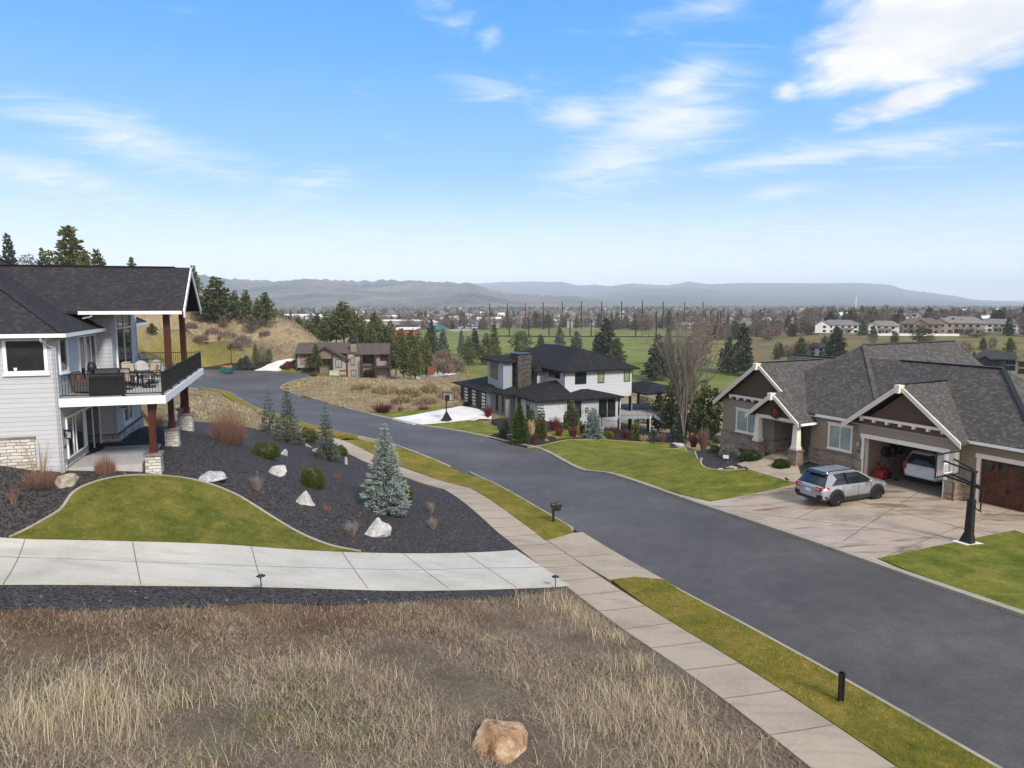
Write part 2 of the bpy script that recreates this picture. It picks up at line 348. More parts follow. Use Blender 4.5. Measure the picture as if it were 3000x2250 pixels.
def m_stone(name, cols, mortar, bw=.42, bh=.13, mort=.012):
    n = mat(name, .85, .2)
    dn = n.add('ShaderNodeTexNoise'); n.put(dn.inputs['Vector'], n.uv); dn.inputs['Scale'].default_value = 3.5
    v = n.vmath('ADD', n.uv, n.vmath('SCALE', n.vmath('SUBTRACT', dn.outputs['Color'], (.5, .5, .5)))); v.node.inputs[1].links[0].from_node.inputs['Scale'].default_value = .09
    br = n.add('ShaderNodeTexBrick', offset=.43, offset_frequency=2, squash=1.55, squash_frequency=3); n.put(br.inputs['Vector'], v)
    for k, x in (('Scale', 1), ('Mortar Size', mort), ('Mortar Smooth', .3), ('Bias', 0), ('Brick Width', bw), ('Row Height', bh)): br.inputs[k].default_value = x
    br.inputs['Color1'].default_value = (0, 0, 0, 1); br.inputs['Color2'].default_value = (1, 1, 1, 1); br.inputs['Mortar'].default_value = (.5, .5, .5, 1)
    k = len(cols); c = n.ramp(n.math('ADD', n.math('MULTIPLY', br.outputs['Color'], .8), n.math('MULTIPLY', n.noise(n.uv, 5, 3), .25)), [(i / k + .1 / k, cc) for i, cc in enumerate(cols)])
    c = n.mix(n.math('MULTIPLY', n.noise(n.uv, 22, 5, .7), .5), c, tuple(x * .55 for x in cols[0]))
    n.col(n.mix(br.outputs['Fac'], c, mortar))
    h = n.math('ADD', n.math('SUBTRACT', 1, br.outputs['Fac']), n.math('ADD', n.math('MULTIPLY', br.outputs['Color'], .6), n.math('MULTIPLY', n.noise(n.uv, 14, 4), .5)))
    n.nrm(n.bump(h, .9, .05)); return n.m
def m_shingle(name, cols, row=.15, wid=.19):
    n = mat(name, .9, .15)
    br = n.add('ShaderNodeTexBrick', offset=.37, offset_frequency=2); n.put(br.inputs['Vector'], n.uv)
    for k, x in (('Scale', 1), ('Mortar Size', .006), ('Mortar Smooth', .2), ('Bias', 0), ('Brick Width', wid), ('Row Height', row)): br.inputs[k].default_value = x
    br.inputs['Color1'].default_value = (0, 0, 0, 1); br.inputs['Color2'].default_value = (1, 1, 1, 1); br.inputs['Mortar'].default_value = (.3, .3, .3, 1)
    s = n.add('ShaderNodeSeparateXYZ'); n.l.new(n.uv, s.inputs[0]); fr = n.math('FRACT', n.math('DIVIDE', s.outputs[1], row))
    f = n.math('ADD', n.math('MULTIPLY', n.math('POWER', br.outputs['Color'], 2.0), .55), n.math('ADD', n.math('MULTIPLY', n.noise(n.uv, 7, 4, .75), .36), n.math('MULTIPLY', n.noise(n.uv, .5, 3), .10)))
    c = n.ramp(f, [(.15, cols[0]), (.48, cols[1]), (.82, cols[2])])
    c = n.mix(n.math('MULTIPLY', n.noise(n.uv, 60, 2), .6), c, tuple(x * .6 for x in cols[0]))
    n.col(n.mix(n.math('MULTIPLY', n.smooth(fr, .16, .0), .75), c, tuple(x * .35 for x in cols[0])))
    n.nrm(n.bump(n.math('ADD', n.math('SUBTRACT', 1, fr), n.math('MULTIPLY', br.outputs['Color'], .5)), .7, .02)); return n.m
def m_concrete(name, c, stain=None, amt=.5, scale=1.0, spec=.25, rough=.85):
    n = mat(name, rough, spec)
    f = n.math('ADD', n.math('MULTIPLY', n.noise(n.pos, .35 * scale, 5, .6), .6), n.math('MULTIPLY', n.noise(n.pos, 8, 6, .85), .5))
    b = n.ramp(f, [(.36, tuple(x * .72 for x in c)), (.54, c), (.72, tuple(x * 1.16 for x in c))])
    if stain:
        mp = n.add('ShaderNodeMapping'); n.put(mp.inputs[0], n.pos); mp.inputs['Rotation'].default_value = (0, 0, R(62)); mp.inputs['Scale'].default_value = (.30, 1.25, 1)
        st = n.smooth(n.noise(mp.outputs[0], .9, 6, .72, .8), .47, .68)
        b = n.mix(n.math('MULTIPLY', st, amt), b, stain)
    n.col(b); n.nrm(n.bump(n.noise(n.pos, 60, 3), .15, .01)); return n.m
def m_lawn(name, cols, stripes=0):
    n = mat(name, .9, .1)
    f = n.math('ADD', n.math('MULTIPLY', n.noise(n.pos, .55, 6, .6, .6), .42), n.math('ADD', n.math('MULTIPLY', n.noise(n.pos, 2.6, 5, .7), .30), n.math('MULTIPLY', n.noise(n.pos, 9, 5, .8), .34)))
    n.col(n.ramp(f, [(.40, cols[0]), (.53, cols[1]), (.66, cols[2])])); n.nrm(n.bump(n.noise(n.pos, 30, 4, .75), .8, .06)); return n.m
def m_rock_mulch(name, a, b, spot, scale=16):
    n = mat(name, .85, .3)
    d = n.voro(n.pos, scale); cc = n.voro(n.pos, scale, 'Color'); s = n.add('ShaderNodeSeparateColor'); n.l.new(cc, s.inputs[0])
    c = n.mix(s.outputs[0], a, b); c = n.mix(n.math('MULTIPLY', n.smooth(n.noise(n.pos, 5, 6, .8), .5, .75), .6), c, spot)
    c = n.mix(n.math('GREATER_THAN', s.outputs[1], .996), c, (.24, .22, .19))
    n.col(c); n.nrm(n.bump(n.math('SUBTRACT', 1, d), 1.0, .09)); return n.m
def m_leafy(name, lo, hi, rough=.75):
    """foliage: tone attribute picks between the two greens of the plant"""
    n = mat(name, rough, .2); a = n.add('ShaderNodeVertexColor', layer_name="tone")
    s = n.add('ShaderNodeSeparateColor'); n.l.new(a.outputs[0], s.inputs[0])
    oi = n.add('ShaderNodeObjectInfo'); f = n.math('ADD', n.math('MULTIPLY', s.outputs[0], .8), n.math('MULTIPLY', oi.outputs['Random'], .25))
    n.col(n.mix(f, lo, hi)); return n.m
def m_tone(name, rough=.9, spec=.1):
    n = mat(name, rough, spec); a = n.add('ShaderNodeVertexColor', layer_name="tone"); n.col(a.outputs[0]); return n
def m_glass(name, c=(.012, .015, .017), rough=.04):
    n = mat(name, rough, .7); n.col(n.ramp(n.noise(n.ob, .8, 3), [(.35, c), (.7, tuple(x * 1.8 for x in c))])); return n.m
# ---------------------------------------------------------------- draped ground sheets
def arc(pts, n=6):
    """smooth curve through points (Catmull-Rom)"""
    P = [np.array(p, float) for p in pts]; P = [2 * P[0] - P[1]] + P + [2 * P[-1] - P[-2]]; outp = []
    for i in range(1, len(P) - 2):
        for k in range(n):
            t = k / n; a, b, c, d = P[i - 1], P[i], P[i + 1], P[i + 2]
            outp.append(.5 * ((2 * b) + (-a + c) * t + (2 * a - 5 * b + 4 * c - d) * t * t + (-a + 3 * b - 3 * c + d) * t ** 3))
    outp.append(P[-2]); return [tuple(p) for p in outp]
def px_path(pts, n=6): return arc([at2(*p) for p in pts], n)
def resample(poly, step):
    outp = []
    for a, b in zip(poly, poly[1:] + poly[:1]):
        a, b = np.array(a), np.array(b); k = max(1, int(np.linalg.norm(b - a) / step))
        outp += [tuple(a + (b - a) * i / k) for i in range(k)]
    return outp
def inside(P, poly):
    x, y = P[:, 0], P[:, 1]; r = np.zeros(len(P), bool); q = np.array(poly)
    for (x0, y0), (x1, y1) in zip(q, np.roll(q, -1, 0)):
        c = (y0 > y) != (y1 > y)
        with np.errstate(divide='ignore', invalid='ignore'): xi = (x1 - x0) * (y - y0) / (y1 - y0) + x0
        r ^= c & (x < xi)
    return r
def drape(name, poly, material, off=.0, step=.6, skirt=.35, kind='structure', parent=None, bumps=0):
    poly = [tuple(map(float, p[:2])) for p in poly]
    B = resample(poly, step); b = np.array(B); lo, hi = b.min(0), b.max(0)
    gx, gy = np.meshgrid(np.arange(lo[0] + step / 2, hi[0], step), np.arange(lo[1] + step / 2, hi[1], step)); G = np.stack([gx.ravel(), gy.ravel()], 1)
    G = G[inside(G, B)]
    if len(G):
        keep = np.ones(len(G), bool)
        for i in range(0, len(G), 4000): keep[i:i + 4000] = (((G[i:i + 4000, None] - b[None]) ** 2).sum(-1).min(1) > (step * .4) ** 2)
        G = G[keep]
    n = len(B); pts = [Vector(p) for p in B] + [Vector(p) for p in G]
    r = delaunay_2d_cdt(pts, [], [list(range(n))], 1, 1e-5)
    V2 = np.array([tuple(p) for p in r[0]]); z = T(V2[:, 0], V2[:, 1]) + off
    if bumps: z += bumps * (np.sin(V2[:, 0] * 1.7) * np.cos(V2[:, 1] * 1.3) + np.sin(V2[:, 0] * .7 + V2[:, 1] * .9))
    V = [(x, y, zz) for (x, y), zz in zip(V2, z)]; Fc = [list(f) for f in r[2]]
    # keep the sheet facing up
    F2 = []
    for f in Fc:
        a, bb, c = V2[f[0]], V2[f[1]], V2[f[2]]
        F2.append(f if (bb[0] - a[0]) * (c[1] - a[1]) - (bb[1] - a[1]) * (c[0] - a[0]) > 0 else f[::-1])
    if skirt:
        ed = {}
        for f in F2:
            for i in range(len(f)): ed[(f[i], f[(i + 1) % len(f)])] = 1
        base = len(V); mp = {}
        for (a, c) in list(ed):
            if (c, a) not in ed:
                for q in (a, c):
                    if q not in mp: mp[q] = len(V); V.append((V[q][0], V[q][1], V[q][2] - skirt))
                F2.append([c, a, mp[a], mp[c]])
    me = bpy.data.meshes.new(name); me.from_pydata(V, [], F2); me.materials.append(material); me.update()
    o = bpy.data.objects.new(name, me); COL.objects.link(o)
    if parent is not None: o.parent = parent
    elif kind: o["kind"] = kind
    return o
def ribbon(name, path, wid, off, material, height=.2, kind='structure', parent=None, closed=False):
    """kerb or edging: a raised strip following the ground, top at off, width wid centred on the path"""
    P = [np.array(p[:2], float) for p in path]; Q = []
    for a, b in zip(P[:-1], P[1:]):
        k = max(1, int(np.linalg.norm(b - a) / .8)); Q += [a + (b - a) * i / k for i in range(k)]
    Q.append(P[-1]); Q = np.array(Q); t = np.gradient(Q, axis=0); t /= np.linalg.norm(t, axis=1)[:, None]; nn = np.stack([-t[:, 1], t[:, 0]], 1) * wid / 2
    z = T(Q[:, 0], Q[:, 1]) + off; V = []; F = []
    for q, m, zz in zip(Q, nn, z): V += [(*(q - m), zz - height), (*(q - m * .9), zz), (*(q + m * .9), zz), (*(q + m), zz - height)]
    for i in range(len(Q) - 1):
        for k in range(3): F.append([4 * i + k, 4 * i + k + 1, 4 * i + 5 + k, 4 * i + 4 + k])
    F += [[0, 1, 2, 3], [4 * len(Q) - 1, 4 * len(Q) - 2, 4 * len(Q) - 3, 4 * len(Q) - 4]]
    me = bpy.data.meshes.new(name); me.from_pydata(V, [], [f[::-1] for f in F]); me.materials.append(material); me.update()
    o = bpy.data.objects.new(name, me); COL.objects.link(o)
    if parent is not None: o.parent = parent
    elif kind: o["kind"] = kind
    return o
# ================================================================ GROUND
M_CONC_NEW = m_concrete("pale_concrete", (.455, .44, .39), (.33, .315, .275), .5)
M_CONC_WARM = m_concrete("tan_concrete", (.365, .305, .235), (.22, .185, .14), .6)
M_CONC_STAIN = m_concrete("stained_concrete", (.43, .355, .28), (.165, .11, .065), .95, rough=.30)
M_CONC_WHITE = m_concrete("white_concrete", (.66, .65, .64), (.5, .48, .45), .3)
M_KERB = m_concrete("kerb_concrete", (.33, .295, .235), (.20, .175, .135), .7)
M_JOINT = plain("dark_slab_joint", (.14, .125, .105), .9); M_JOINT2 = plain("wet_joint", (.17, .125, .09), .8)  # dark ribbons laid as the joints between slabs
M_GREEN = m_lawn("green_lawn_grass", [(.045, .066, .012), (.125, .130, .024), (.26, .20, .06)])
M_GREEN2 = m_lawn("yellowing_lawn_grass", [(.07, .095, .012), (.18, .155, .024), (.34, .235, .065)])
M_GREEN3 = m_lawn("street_lawn_grass", [(.05, .085, .010), (.145, .16, .022), (.29, .235, .06)])
M_LAVA = m_rock_mulch("black_lava_rock", (.010, .009, .010), (.085, .078, .078), (.060, .036, .024), 12)
M_MULCH = m_rock_mulch("dark_bark_mulch", (.018, .013, .011), (.05, .038, .032), (.04, .025, .018), 24)
def m_asphalt():
    n = mat("asphalt", .62, .28)
    f = n.math('ADD', n.math('MULTIPLY', n.noise(n.pos, .16, 5, .55), .36), n.math('ADD', n.math('MULTIPLY', n.noise(n.pos, 1.3, 5, .65, .4), .24), n.math('MULTIPLY', n.noise(n.pos, 9, 6, .85), .46)))
    c = n.ramp(f, [(.36, (.045, .041, .038)), (.53, (.083, .076, .071)), (.70, (.140, .130, .122))])
    # sparse pale hairline cracks
    wv = n.vmath('ADD', n.pos, n.vmath('SCALE', n.add('ShaderNodeTexNoise').outputs['Color'])); sc_n = wv.node.inputs[1].links[0].from_node; sc_n.inputs['Scale'].default_value = 1.4
    n.put(sc_n.inputs[0].links[0].from_node.inputs['Vector'], n.pos); sc_n.inputs[0].links[0].from_node.inputs['Scale'].default_value = .8
    e = n.voro(wv, .085, 'Distance', 'DISTANCE_TO_EDGE')
    cr = n.math('MULTIPLY', n.smooth(e, .0026, .0010), n.smooth(n.noise(n.pos, .14, 2), .60, .68))
    c = n.mix(n.math('MULTIPLY', cr, .75), c, (.30, .31, .33)); n.col(c)
    n.nrm(n.bump(n.noise(n.pos, 90, 2), .25, .01)); return n.m
M_ASPH = m_asphalt()
def m_field():
    n = mat("dry_field_soil", .95, .05)
    f = n.math('ADD', n.math('MULTIPLY', n.noise(n.pos, .5, 6, .65), .4), n.math('MULTIPLY', n.noise(n.pos, 9, 6, .85), .62))
    c = n.ramp(f, [(.34, (.10, .078, .056)), (.5, (.195, .155, .115)), (.66, (.31, .26, .195))])
    g = n.smooth(n.noise(n.pos, .42, 3), .56, .68); c = n.mix(n.math('MULTIPLY', g, .55), c, (.085, .10, .025))
    sx = n.add('ShaderNodeSeparateXYZ'); n.l.new(n.pos, sx.inputs[0]); d_ = n.math('SUBTRACT', n.math('MULTIPLY', n.math('SUBTRACT', sx.outputs[0], 2.3), .345), n.math('MULTIPLY', n.math('SUBTRACT', sx.outputs[1], 27.2), .94))
    red = n.math('MULTIPLY', n.math('MULTIPLY', n.smooth(n.math('ADD', d_, n.math('MULTIPLY', n.noise(n.pos, .7, 4), 4)), 9, 5), n.smooth(sx.outputs[0], 2, -5)), .8); c = n.mix(red, c, n.ramp(f, [(.38, (.075, .038, .022)), (.62, (.20, .115, .07))]))
    n.col(c); n.nrm(n.bump(n.noise(n.pos, 18, 5, .75), 1, .12)); return n.m
M_FIELD = m_field()
def m_drylot(name, cols, sc1=.3):
    n = mat(name, .95, .05)
    mp = n.add('ShaderNodeMapping'); n.put(mp.inputs[0], n.pos); mp.inputs['Scale'].default_value = (1, 1, .35)
    f = n.math('ADD', n.math('MULTIPLY', n.noise(n.pos, sc1, 6, .68, .5), .65), n.math('MULTIPLY', n.noise(n.pos, 3, 6, .75), .4))
    n.col(n.ramp(f, [(.36, cols[0]), (.5, cols[1]), (.64, cols[2])])); n.nrm(n.bump(n.noise(n.pos, 8, 6, .75), 1, .3)); return n.m
M_DRY = m_drylot("straw_coloured_dry_grass", [(.11, .082, .045), (.29, .23, .13), (.43, .36, .22)])
M_DRY2 = m_drylot("brown_dry_grass", [(.08, .06, .038), (.17, .135, .085), (.29, .235, .15)], .6)

# ---- base terrain: one sheet from behind the camera to the horizon
ys = np.concatenate([np.linspace(-30, 60, 46)[:-1], np.geomspace(60, 12000, 120)]); tt = np.linspace(-1.75, 1.75, 181)
YY, TT = np.meshgrid(ys, tt, indexing='ij'); XX = (np.abs(YY) + 35) * TT
ZZ = T(XX, YY); core = sstep(YY, -40, -32) * (1 - sstep(YY, 150, 185)) * (1 - sstep(np.abs(XX + 5), 62, 85)); ZZ = ZZ - .45 * core
# colour map of the land cover, as the land itself is coloured
A = np.degrees(np.arctan2(XX, YY)); D = np.hypot(XX, YY)
def nz(s, k): return .5 + .25 * (np.sin(XX * s + k) * np.cos(YY * s * 1.3 + 2 * k) + np.sin(XX * s * .37 - YY * s * .51 + 3 * k) * 1.0)
straw = np.array([.30, .235, .14]); brown = np.array([.135, .10, .065]); golf = np.array([.12, .155, .035]); golf2 = np.array([.165, .165, .05]); town = np.array([.15, .135, .11]); field = np.array([.22, .2, .15])
C = straw[None, None] * (1 - nz(.09, 1)[..., None] * .7) + brown * nz(.09, 1)[..., None] * .7
lm = sstep(A, -36, -34) * (1 - sstep(A, -21.5, -20)) * sstep(D, 92, 100) * (1 - sstep(D, 166, 174)) * (1 - sstep(ZZ, -7.6, -5.6)); C = C * (1 - lm[..., None]) + np.array([.150, .130, .036]) * (.75 + .5 * nz(.21, 3)[..., None]) * lm[..., None]
gm = sstep(D, 165, 200) * (1 - sstep(D, 590, 625)) * sstep(A, -9.5, -8); gm = gm * (1 - sstep(A, 15.5, 17) * sstep(D, 300, 400))
gcol = golf * nz(.035, 2)[..., None] + golf2 * (1 - nz(.035, 2)[..., None]); C = C * (1 - gm[..., None]) + gcol * gm[..., None]
rm = sstep(A, 15.5, 18) * sstep(D, 240, 330) * (1 - sstep(D, 460, 520)); rcol = np.array([.15, .145, .05]) * nz(.06, 4)[..., None] + np.array([.16, .115, .06]) * (1 - nz(.06, 4)[..., None])
C = C * (1 - rm[..., None]) + rcol * rm[..., None]
tm = sstep(D, 600, 660) if True else 0; tcol = town * nz(.012, 5)[..., None] + np.array([.13, .13, .085]) * (1 - nz(.012, 5)[..., None]); C = C * (1 - tm[..., None]) + tcol * tm[..., None]
fm = sstep(D, 1800, 2600) * (nz(.0021, 7) > .62); C[fm > .5] = field
def m_land():
    n = m_tone("open_land"); a = n.b.inputs["Base Color"].links[0].from_socket
    f = n.math('ADD', n.math('MULTIPLY', n.noise(n.pos, .06, 6, .7), .7), n.math('MULTIPLY', n.noise(n.pos, 1.2, 5, .7), .5))
    n.col(n.mix(1.0, a, n.ramp(f, [(.38, .35), (.55, .95), (.75, 1.45)]), 'MULTIPLY')); n.nrm(n.bump(n.noise(n.pos, 2, 6, .7), .8, .3)); return n.m
ny, nt_ = YY.shape; idx = np.arange(ny * nt_).reshape(ny, nt_)
F = np.stack([idx[:-1, :-1], idx[:-1, 1:], idx[1:, 1:], idx[1:, :-1]], -1).reshape(-1, 4)
g = raw_mesh("ground", np.stack([XX, YY, ZZ], -1).reshape(-1, 3), F, m_land(), colors=C.reshape(-1, 3), smooth=True); g["kind"] = "structure"

# ---- street
E_R = [rc(a, 23.85) for a in np.arange(-26, 62.1, 4)]
E_R2 = px_path([(1559, 1311), (1500, 1300), (1423, 1281), (1315, 1260), (1210, 1243), (1140, 1227), (1087, 1216), (1020, 1199), (953, 1180), (863, 1156), (826, 1142), (822, 1134), (838, 1124), (870, 1115), (903, 1107), (908, 1100), (880, 1093), (800, 1087), (700, 1086), (583, 1090), (520, 1093), (455, 1098), (440, 1112), (480, 1128), (554, 1137)], 5)
E_L2 = px_path([(554, 1137), (652, 1144), (702, 1168), (771, 1203), (880, 1238), (1018, 1272), (1110, 1292), (1180, 1312), (1270, 1346), (1356, 1383)], 5)
E_L = [rc(a, 14.85) for a in np.arange(50, -26.1, -4)]
drape("road", [tuple(p) for p in E_R] + E_R2 + E_L2[1:] + [tuple(p) for p in E_L], M_ASPH, 0, .8, .2)
def shift(path, d):
    P = np.array([p[:2] for p in path]); t = np.gradient(P, axis=0); t /= np.linalg.norm(t, axis=1)[:, None]; return [tuple(q) for q in P + np.stack([t[:, 1], -t[:, 0]], 1) * d]
kr = [tuple(p) for p in E_R] + E_R2
ribbon("kerb", shift(kr[:60] , .19), .38, .125, M_KERB, .3)
ribbon("kerb", shift(E_R2[44:72], .17), .34, .12, M_KERB, .3)
ribbon("kerb", shift(E_L2[:-2], .13), .26, .11, M_KERB, .3)
e33 = [tuple(p) for p in E_L if True]
ribbon("kerb", shift([rc(a, 14.85) for a in (54, 48, 42, 37, 33.5)], .1), .2, .10, M_KERB, .3)
ribbon("kerb", shift([rc(a, 14.85) for a in (24, 18, 12, 6, 0, -8, -16, -26)], .1), .2, .10, M_KERB, .3)

# ---- pavement, verges and driveway of the grey house
SW0, SW1 = 10.75, 12.62
sw = [tuple(rc(a, SW1)) for a in np.arange(-26, 46.1, 4)] + [at2(1148, 1361), at2(1062, 1318), at2(1010, 1294), at2(974, 1285), at2(970, 1296), at2(1016, 1330)] + [tuple(rc(a, SW0)) for a in np.arange(46, -26.1, -4)]
pave = drape("pavement", sw, M_CONC_WARM, .115, .6)
for k in range(40):
    a = 49.4 - k * 1.83
    if a > 45: continue
    ribbon("expansion_joint", [rc(a, SW0 + .02), rc(a, SW1 - .02)], .035, .122, M_JOINT, .05, kind=None, parent=pave)
drape("grass_verge", [tuple(rc(a, 12.64)) for a in np.arange(-26, 24.1, 3)] + [at2(1791, 1706), at2(1860, 1698), at2(1946, 1706)] + [tuple(rc(a, 14.68)) for a in np.arange(23, -26.1, -3)], M_GREEN2, .13, .4)
drape("grass_verge", [at2(1597, 1590), at2(1678, 1566)] + [tuple(rc(a, 14.68)) for a in np.arange(34, 52, 3)] + [at2(1270, 1349), at2(1180, 1318), at2(1110, 1299), at2(1040, 1291), at2(1008, 1294), at2(1062, 1317), at2(1148, 1360)] + [tuple(rc(a, 12.64)) for a in np.arange(46, 33.5, -3)], M_GREEN2, .13, .4)
drape("grass_verge", E_L2[1:-18] + [at2(1016, 1277), at2(985, 1283), at2(880, 1252), at2(768, 1216), at2(692, 1181), at2(645, 1150), at2(590, 1143)], M_GREEN2, .12, .6)
DF = [(1513, 1618), (1380, 1626), (1226, 1629), (1000, 1625), (737, 1609), (389, 1595), (0, 1584)]
DN = [(0, 1720), (414, 1722), (768, 1726), (1000, 1732), (1160, 1736), (1316, 1735), (1500, 1730), (1669, 1722)]
dfar, dnear = px_path(DF, 4), px_path(DN, 4)
ext = [(-24, 24.4), (-32, 22.6), (-33, 16.8), (-24.5, 18.6)]
drv = drape("driveway", dfar + ext + dnear, M_CONC_NEW, .12, .6)
for (a, b) in [((165 * .452, 1586), (25 * .452, 1720)), ((389, 1596), (413, 1722)), ((737, 1609), (768, 1726)), ((1003, 1626), (1078, 1733)), ((1182, 1630), (1316, 1734)), ((1362, 1627), (1512, 1729))]:
    ribbon("expansion_joint", [at2(*a), at2(*b)], .03, .127, M_JOINT, .05, kind=None, parent=drv)
ribbon("expansion_joint", px_path([(0, 1641), (400, 1656), (770, 1668), (1000, 1674), (1226, 1678), (1400, 1673), (1590, 1668)], 4), .03, .127, M_JOINT, .05, kind=None, parent=drv)
apr = drape("driveway", [at2(1597, 1590), at2(1640, 1577), at2(1678, 1566)] + [tuple(rc(a, 14.9)) for a in (32.5, 29, 26, 24.5)] + [at2(1946, 1706), at2(1860, 1698), at2(1791, 1707)], M_CONC_WARM, .09, .4)
ribbon("expansion_joint", [at2(1682, 1637), at2(1790, 1629)], .04, .096, M_JOINT, .05, kind=None, parent=apr)
ribbon("expansion_joint", [rc(33, 12.63), rc(25.6, 12.63)], .05, .124, M_JOINT, .05, kind=None, parent=apr)
# black rock beds
rb = [at2(1520, 1618)] + [tuple(rc(a, SW0 - .03)) for a in np.arange(36, 46.1, 3)] + [at2(1012, 1330), at2(966, 1296), at2(930, 1290), at2(801, 1272), at2(722, 1252), at2(640, 1241), at2(555, 1236), at2(480, 1232), (-25, 50), (-36, 44), (-36, 24), (-32, 22.7), (-24, 24.5)] + [at2(*p) for p in DF[::-1]]
drape("rock_bed", rb, M_LAVA, .06, .5)
strip = dnear + [at2(1640, 1730), at2(1500, 1752), at2(1300, 1768), at2(1000, 1775), at2(770, 1778), at2(400, 1788), at2(0, 1800), (-25, 17.0), (-33, 15.2), (-33, 16.8), (-24.5, 18.6)]
drape("rock_bed", strip, M_LAVA, .07, .45)
LW = [(32, 1582), (80, 1560), (127, 1534), (165, 1512), (188, 1494), (203, 1472), (219, 1451), (253, 1430), (307, 1412), (350, 1404), (398, 1400), (470, 1401), (542, 1408), (615, 1426), (687, 1455), (741, 1487), (808, 1530), (860, 1561), (910, 1585), (971, 1607), (1056, 1624)]
lawnp = px_path(LW, 3)
drape("lawn", lawnp + [at2(1000, 1624), at2(737, 1608), at2(389, 1594), at2(33, 1584)], M_GREEN, .11, .4)
ribbon("lawn_edging", shift(lawnp, -.06), .13, .14, M_KERB, .25)
# dry field under the camera
fd = [tuple(rc(a, SW0 - .02)) for a in np.arange(-26, 25.1, 3)] + [at2(*p) for p in [(1640, 1731), (1500, 1753), (1300, 1769), (1000, 1776), (770, 1779), (400, 1789), (0, 1801)]] + [(-25, 16.9), (-33, 15.1), (-34, -12), (0, -22), (20, -24)]
drape("field", fd, M_FIELD, .05, .45, bumps=.05)
# dry slope beyond the rock bed
drape("field", [at2(590, 1144), at2(645, 1151), at2(692, 1182), at2(768, 1217), at2(880, 1253), at2(985, 1284), at2(968, 1295), at2(930, 1290), at2(801, 1272), at2(722, 1252), at2(640, 1241), at2(555, 1236), at2(480, 1232), (-25, 50), (-33, 62), (-36, 75), at2(470, 1135)], M_DRY, .05, .8)
# dry lot inside the bend
lot = E_R2[25:72] + [at2(930, 1106), at2(1050, 1114), at2(1180, 1112), at2(1300, 1118), at2(1372, 1140), at2(1368, 1178), at2(1320, 1194), at2(1180, 1206), at2(1090, 1216)]
lot = [at2(*p) for p in [(1090, 1215), (1020, 1198), (953, 1179), (863, 1155), (828, 1141), (824, 1134), (840, 1125), (872, 1116), (905, 1108), (930, 1105), (1050, 1113), (1180, 1111), (1300, 1117), (1372, 1140), (1370, 1178), (1320, 1194), (1180, 1206)]]
drape("field", lot, M_DRY, .10, 1.0, bumps=.08)
drape("driveway", [at2(746, 1086), at2(780, 1086), at2(815, 1086), at2(868, 1061), at2(872, 1054), at2(850, 1052), at2(815, 1058), at2(786, 1068)], M_CONC_WHITE, .12, 1.5)
drape("mulch_bed", [at2(560, 1075), at2(620, 1083), at2(690, 1084), at2(742, 1084), at2(798, 1061), at2(740, 1064), at2(640, 1071)], M_MULCH, .1, 1.5)
drape("lawn", [at2(824, 1086), at2(880, 1090), at2(930, 1098), at2(1000, 1104), at2(1018, 1094), at2(960, 1083), at2(890, 1078), at2(838, 1078)], M_GREEN3, .12, 1.5)
# ---- white house lot
cd = drape("driveway", [at2(1141, 1227), at2(1210, 1244), at2(1238, 1245)] + [at2(1373, 1232), at2(1404, 1222), at2(1440, 1222), at2(1400, 1200), at2(1352, 1191), at2(1250, 1210)], M_CONC_WHITE, .10, .8)
drape("lawn", [at2(1240, 1246), at2(1373, 1233), at2(1415, 1238), at2(1456, 1252), at2(1462, 1270), at2(1425, 1280), at2(1315, 1258)], M_GREEN3, .12, .8)
drape("lawn", [at2(1085, 1214), at2(1140, 1226), at2(1250, 1209), at2(1330, 1196), at2(1320, 1192), at2(1180, 1205)], M_GREEN3, .12, .8)
bed = [at2(1425, 1281), at2(1462, 1270), at2(1456, 1252), at2(1440, 1230), at2(1500, 1225), at2(1640, 1240), at2(1760, 1250), at2(1990, 1270), at2(1990, 1305), at2(1963, 1302), at2(1866, 1298), at2(1798, 1294), at2(1762, 1291.5), at2(1689, 1291), at2(1658, 1293), at2(1626, 1298), at2(1590, 1307), at2(1548, 1314)] + [tuple(rc(a, 24.1)) for a in ()]
drape("mulch_bed", bed, M_MULCH, .09, .8)
drape("lawn", [at2(1590, 1272), at2(1625, 1285), at2(1640, 1288), at2(1720, 1280), at2(1725, 1266), at2(1660, 1262)], M_GREEN3, .14, .8)
# ---- tan house lot
RL = [(1545, 1314), (1590, 1307), (1626, 1298), (1658, 1292), (1689, 1290), (1762, 1290.5), (1798, 1293), (1866, 1297), (1963, 1301)]
RL2 = [(1942, 1316), (1979, 1317), (2013, 1321), (2040, 1332), (2057, 1346), (2056, 1360), (2065, 1371), (2088, 1378), (2126, 1381), (2187, 1378)]
p1_, p2_ = px_path(RL, 3), px_path(RL2, 4)
drape("lawn", p1_ + [at2(1964, 1310)] + p2_ + [at2(2192, 1381), at2(2305, 1415), at2(2340, 1422), at2(2080, 1475)] + [tuple(rc(a, 24.15)) for a in np.arange(41.5, 63, 4)], M_GREEN3, .12, .5)
ribbon("lawn_edging", shift(p1_, .07), .15, .15, M_KERB, .25); ribbon("lawn_edging", shift(p2_, .07), .15, .15, M_KERB, .25)
def rh(r_, n_): return tuple(RHO + RHX * r_ + RHY * n_)
drape("rock_bed", [at2(1966, 1301), at2(1964, 1312), at2(1942, 1317)] + p2_ + [at2(2192, 1380), at2(2306, 1414), at2(2342, 1421), rh(-5.4, -.3), rh(-5.4, 2), rh(-17, 2), rh(-21, 4), at2(1975, 1285)], M_LAVA, .08, .5)
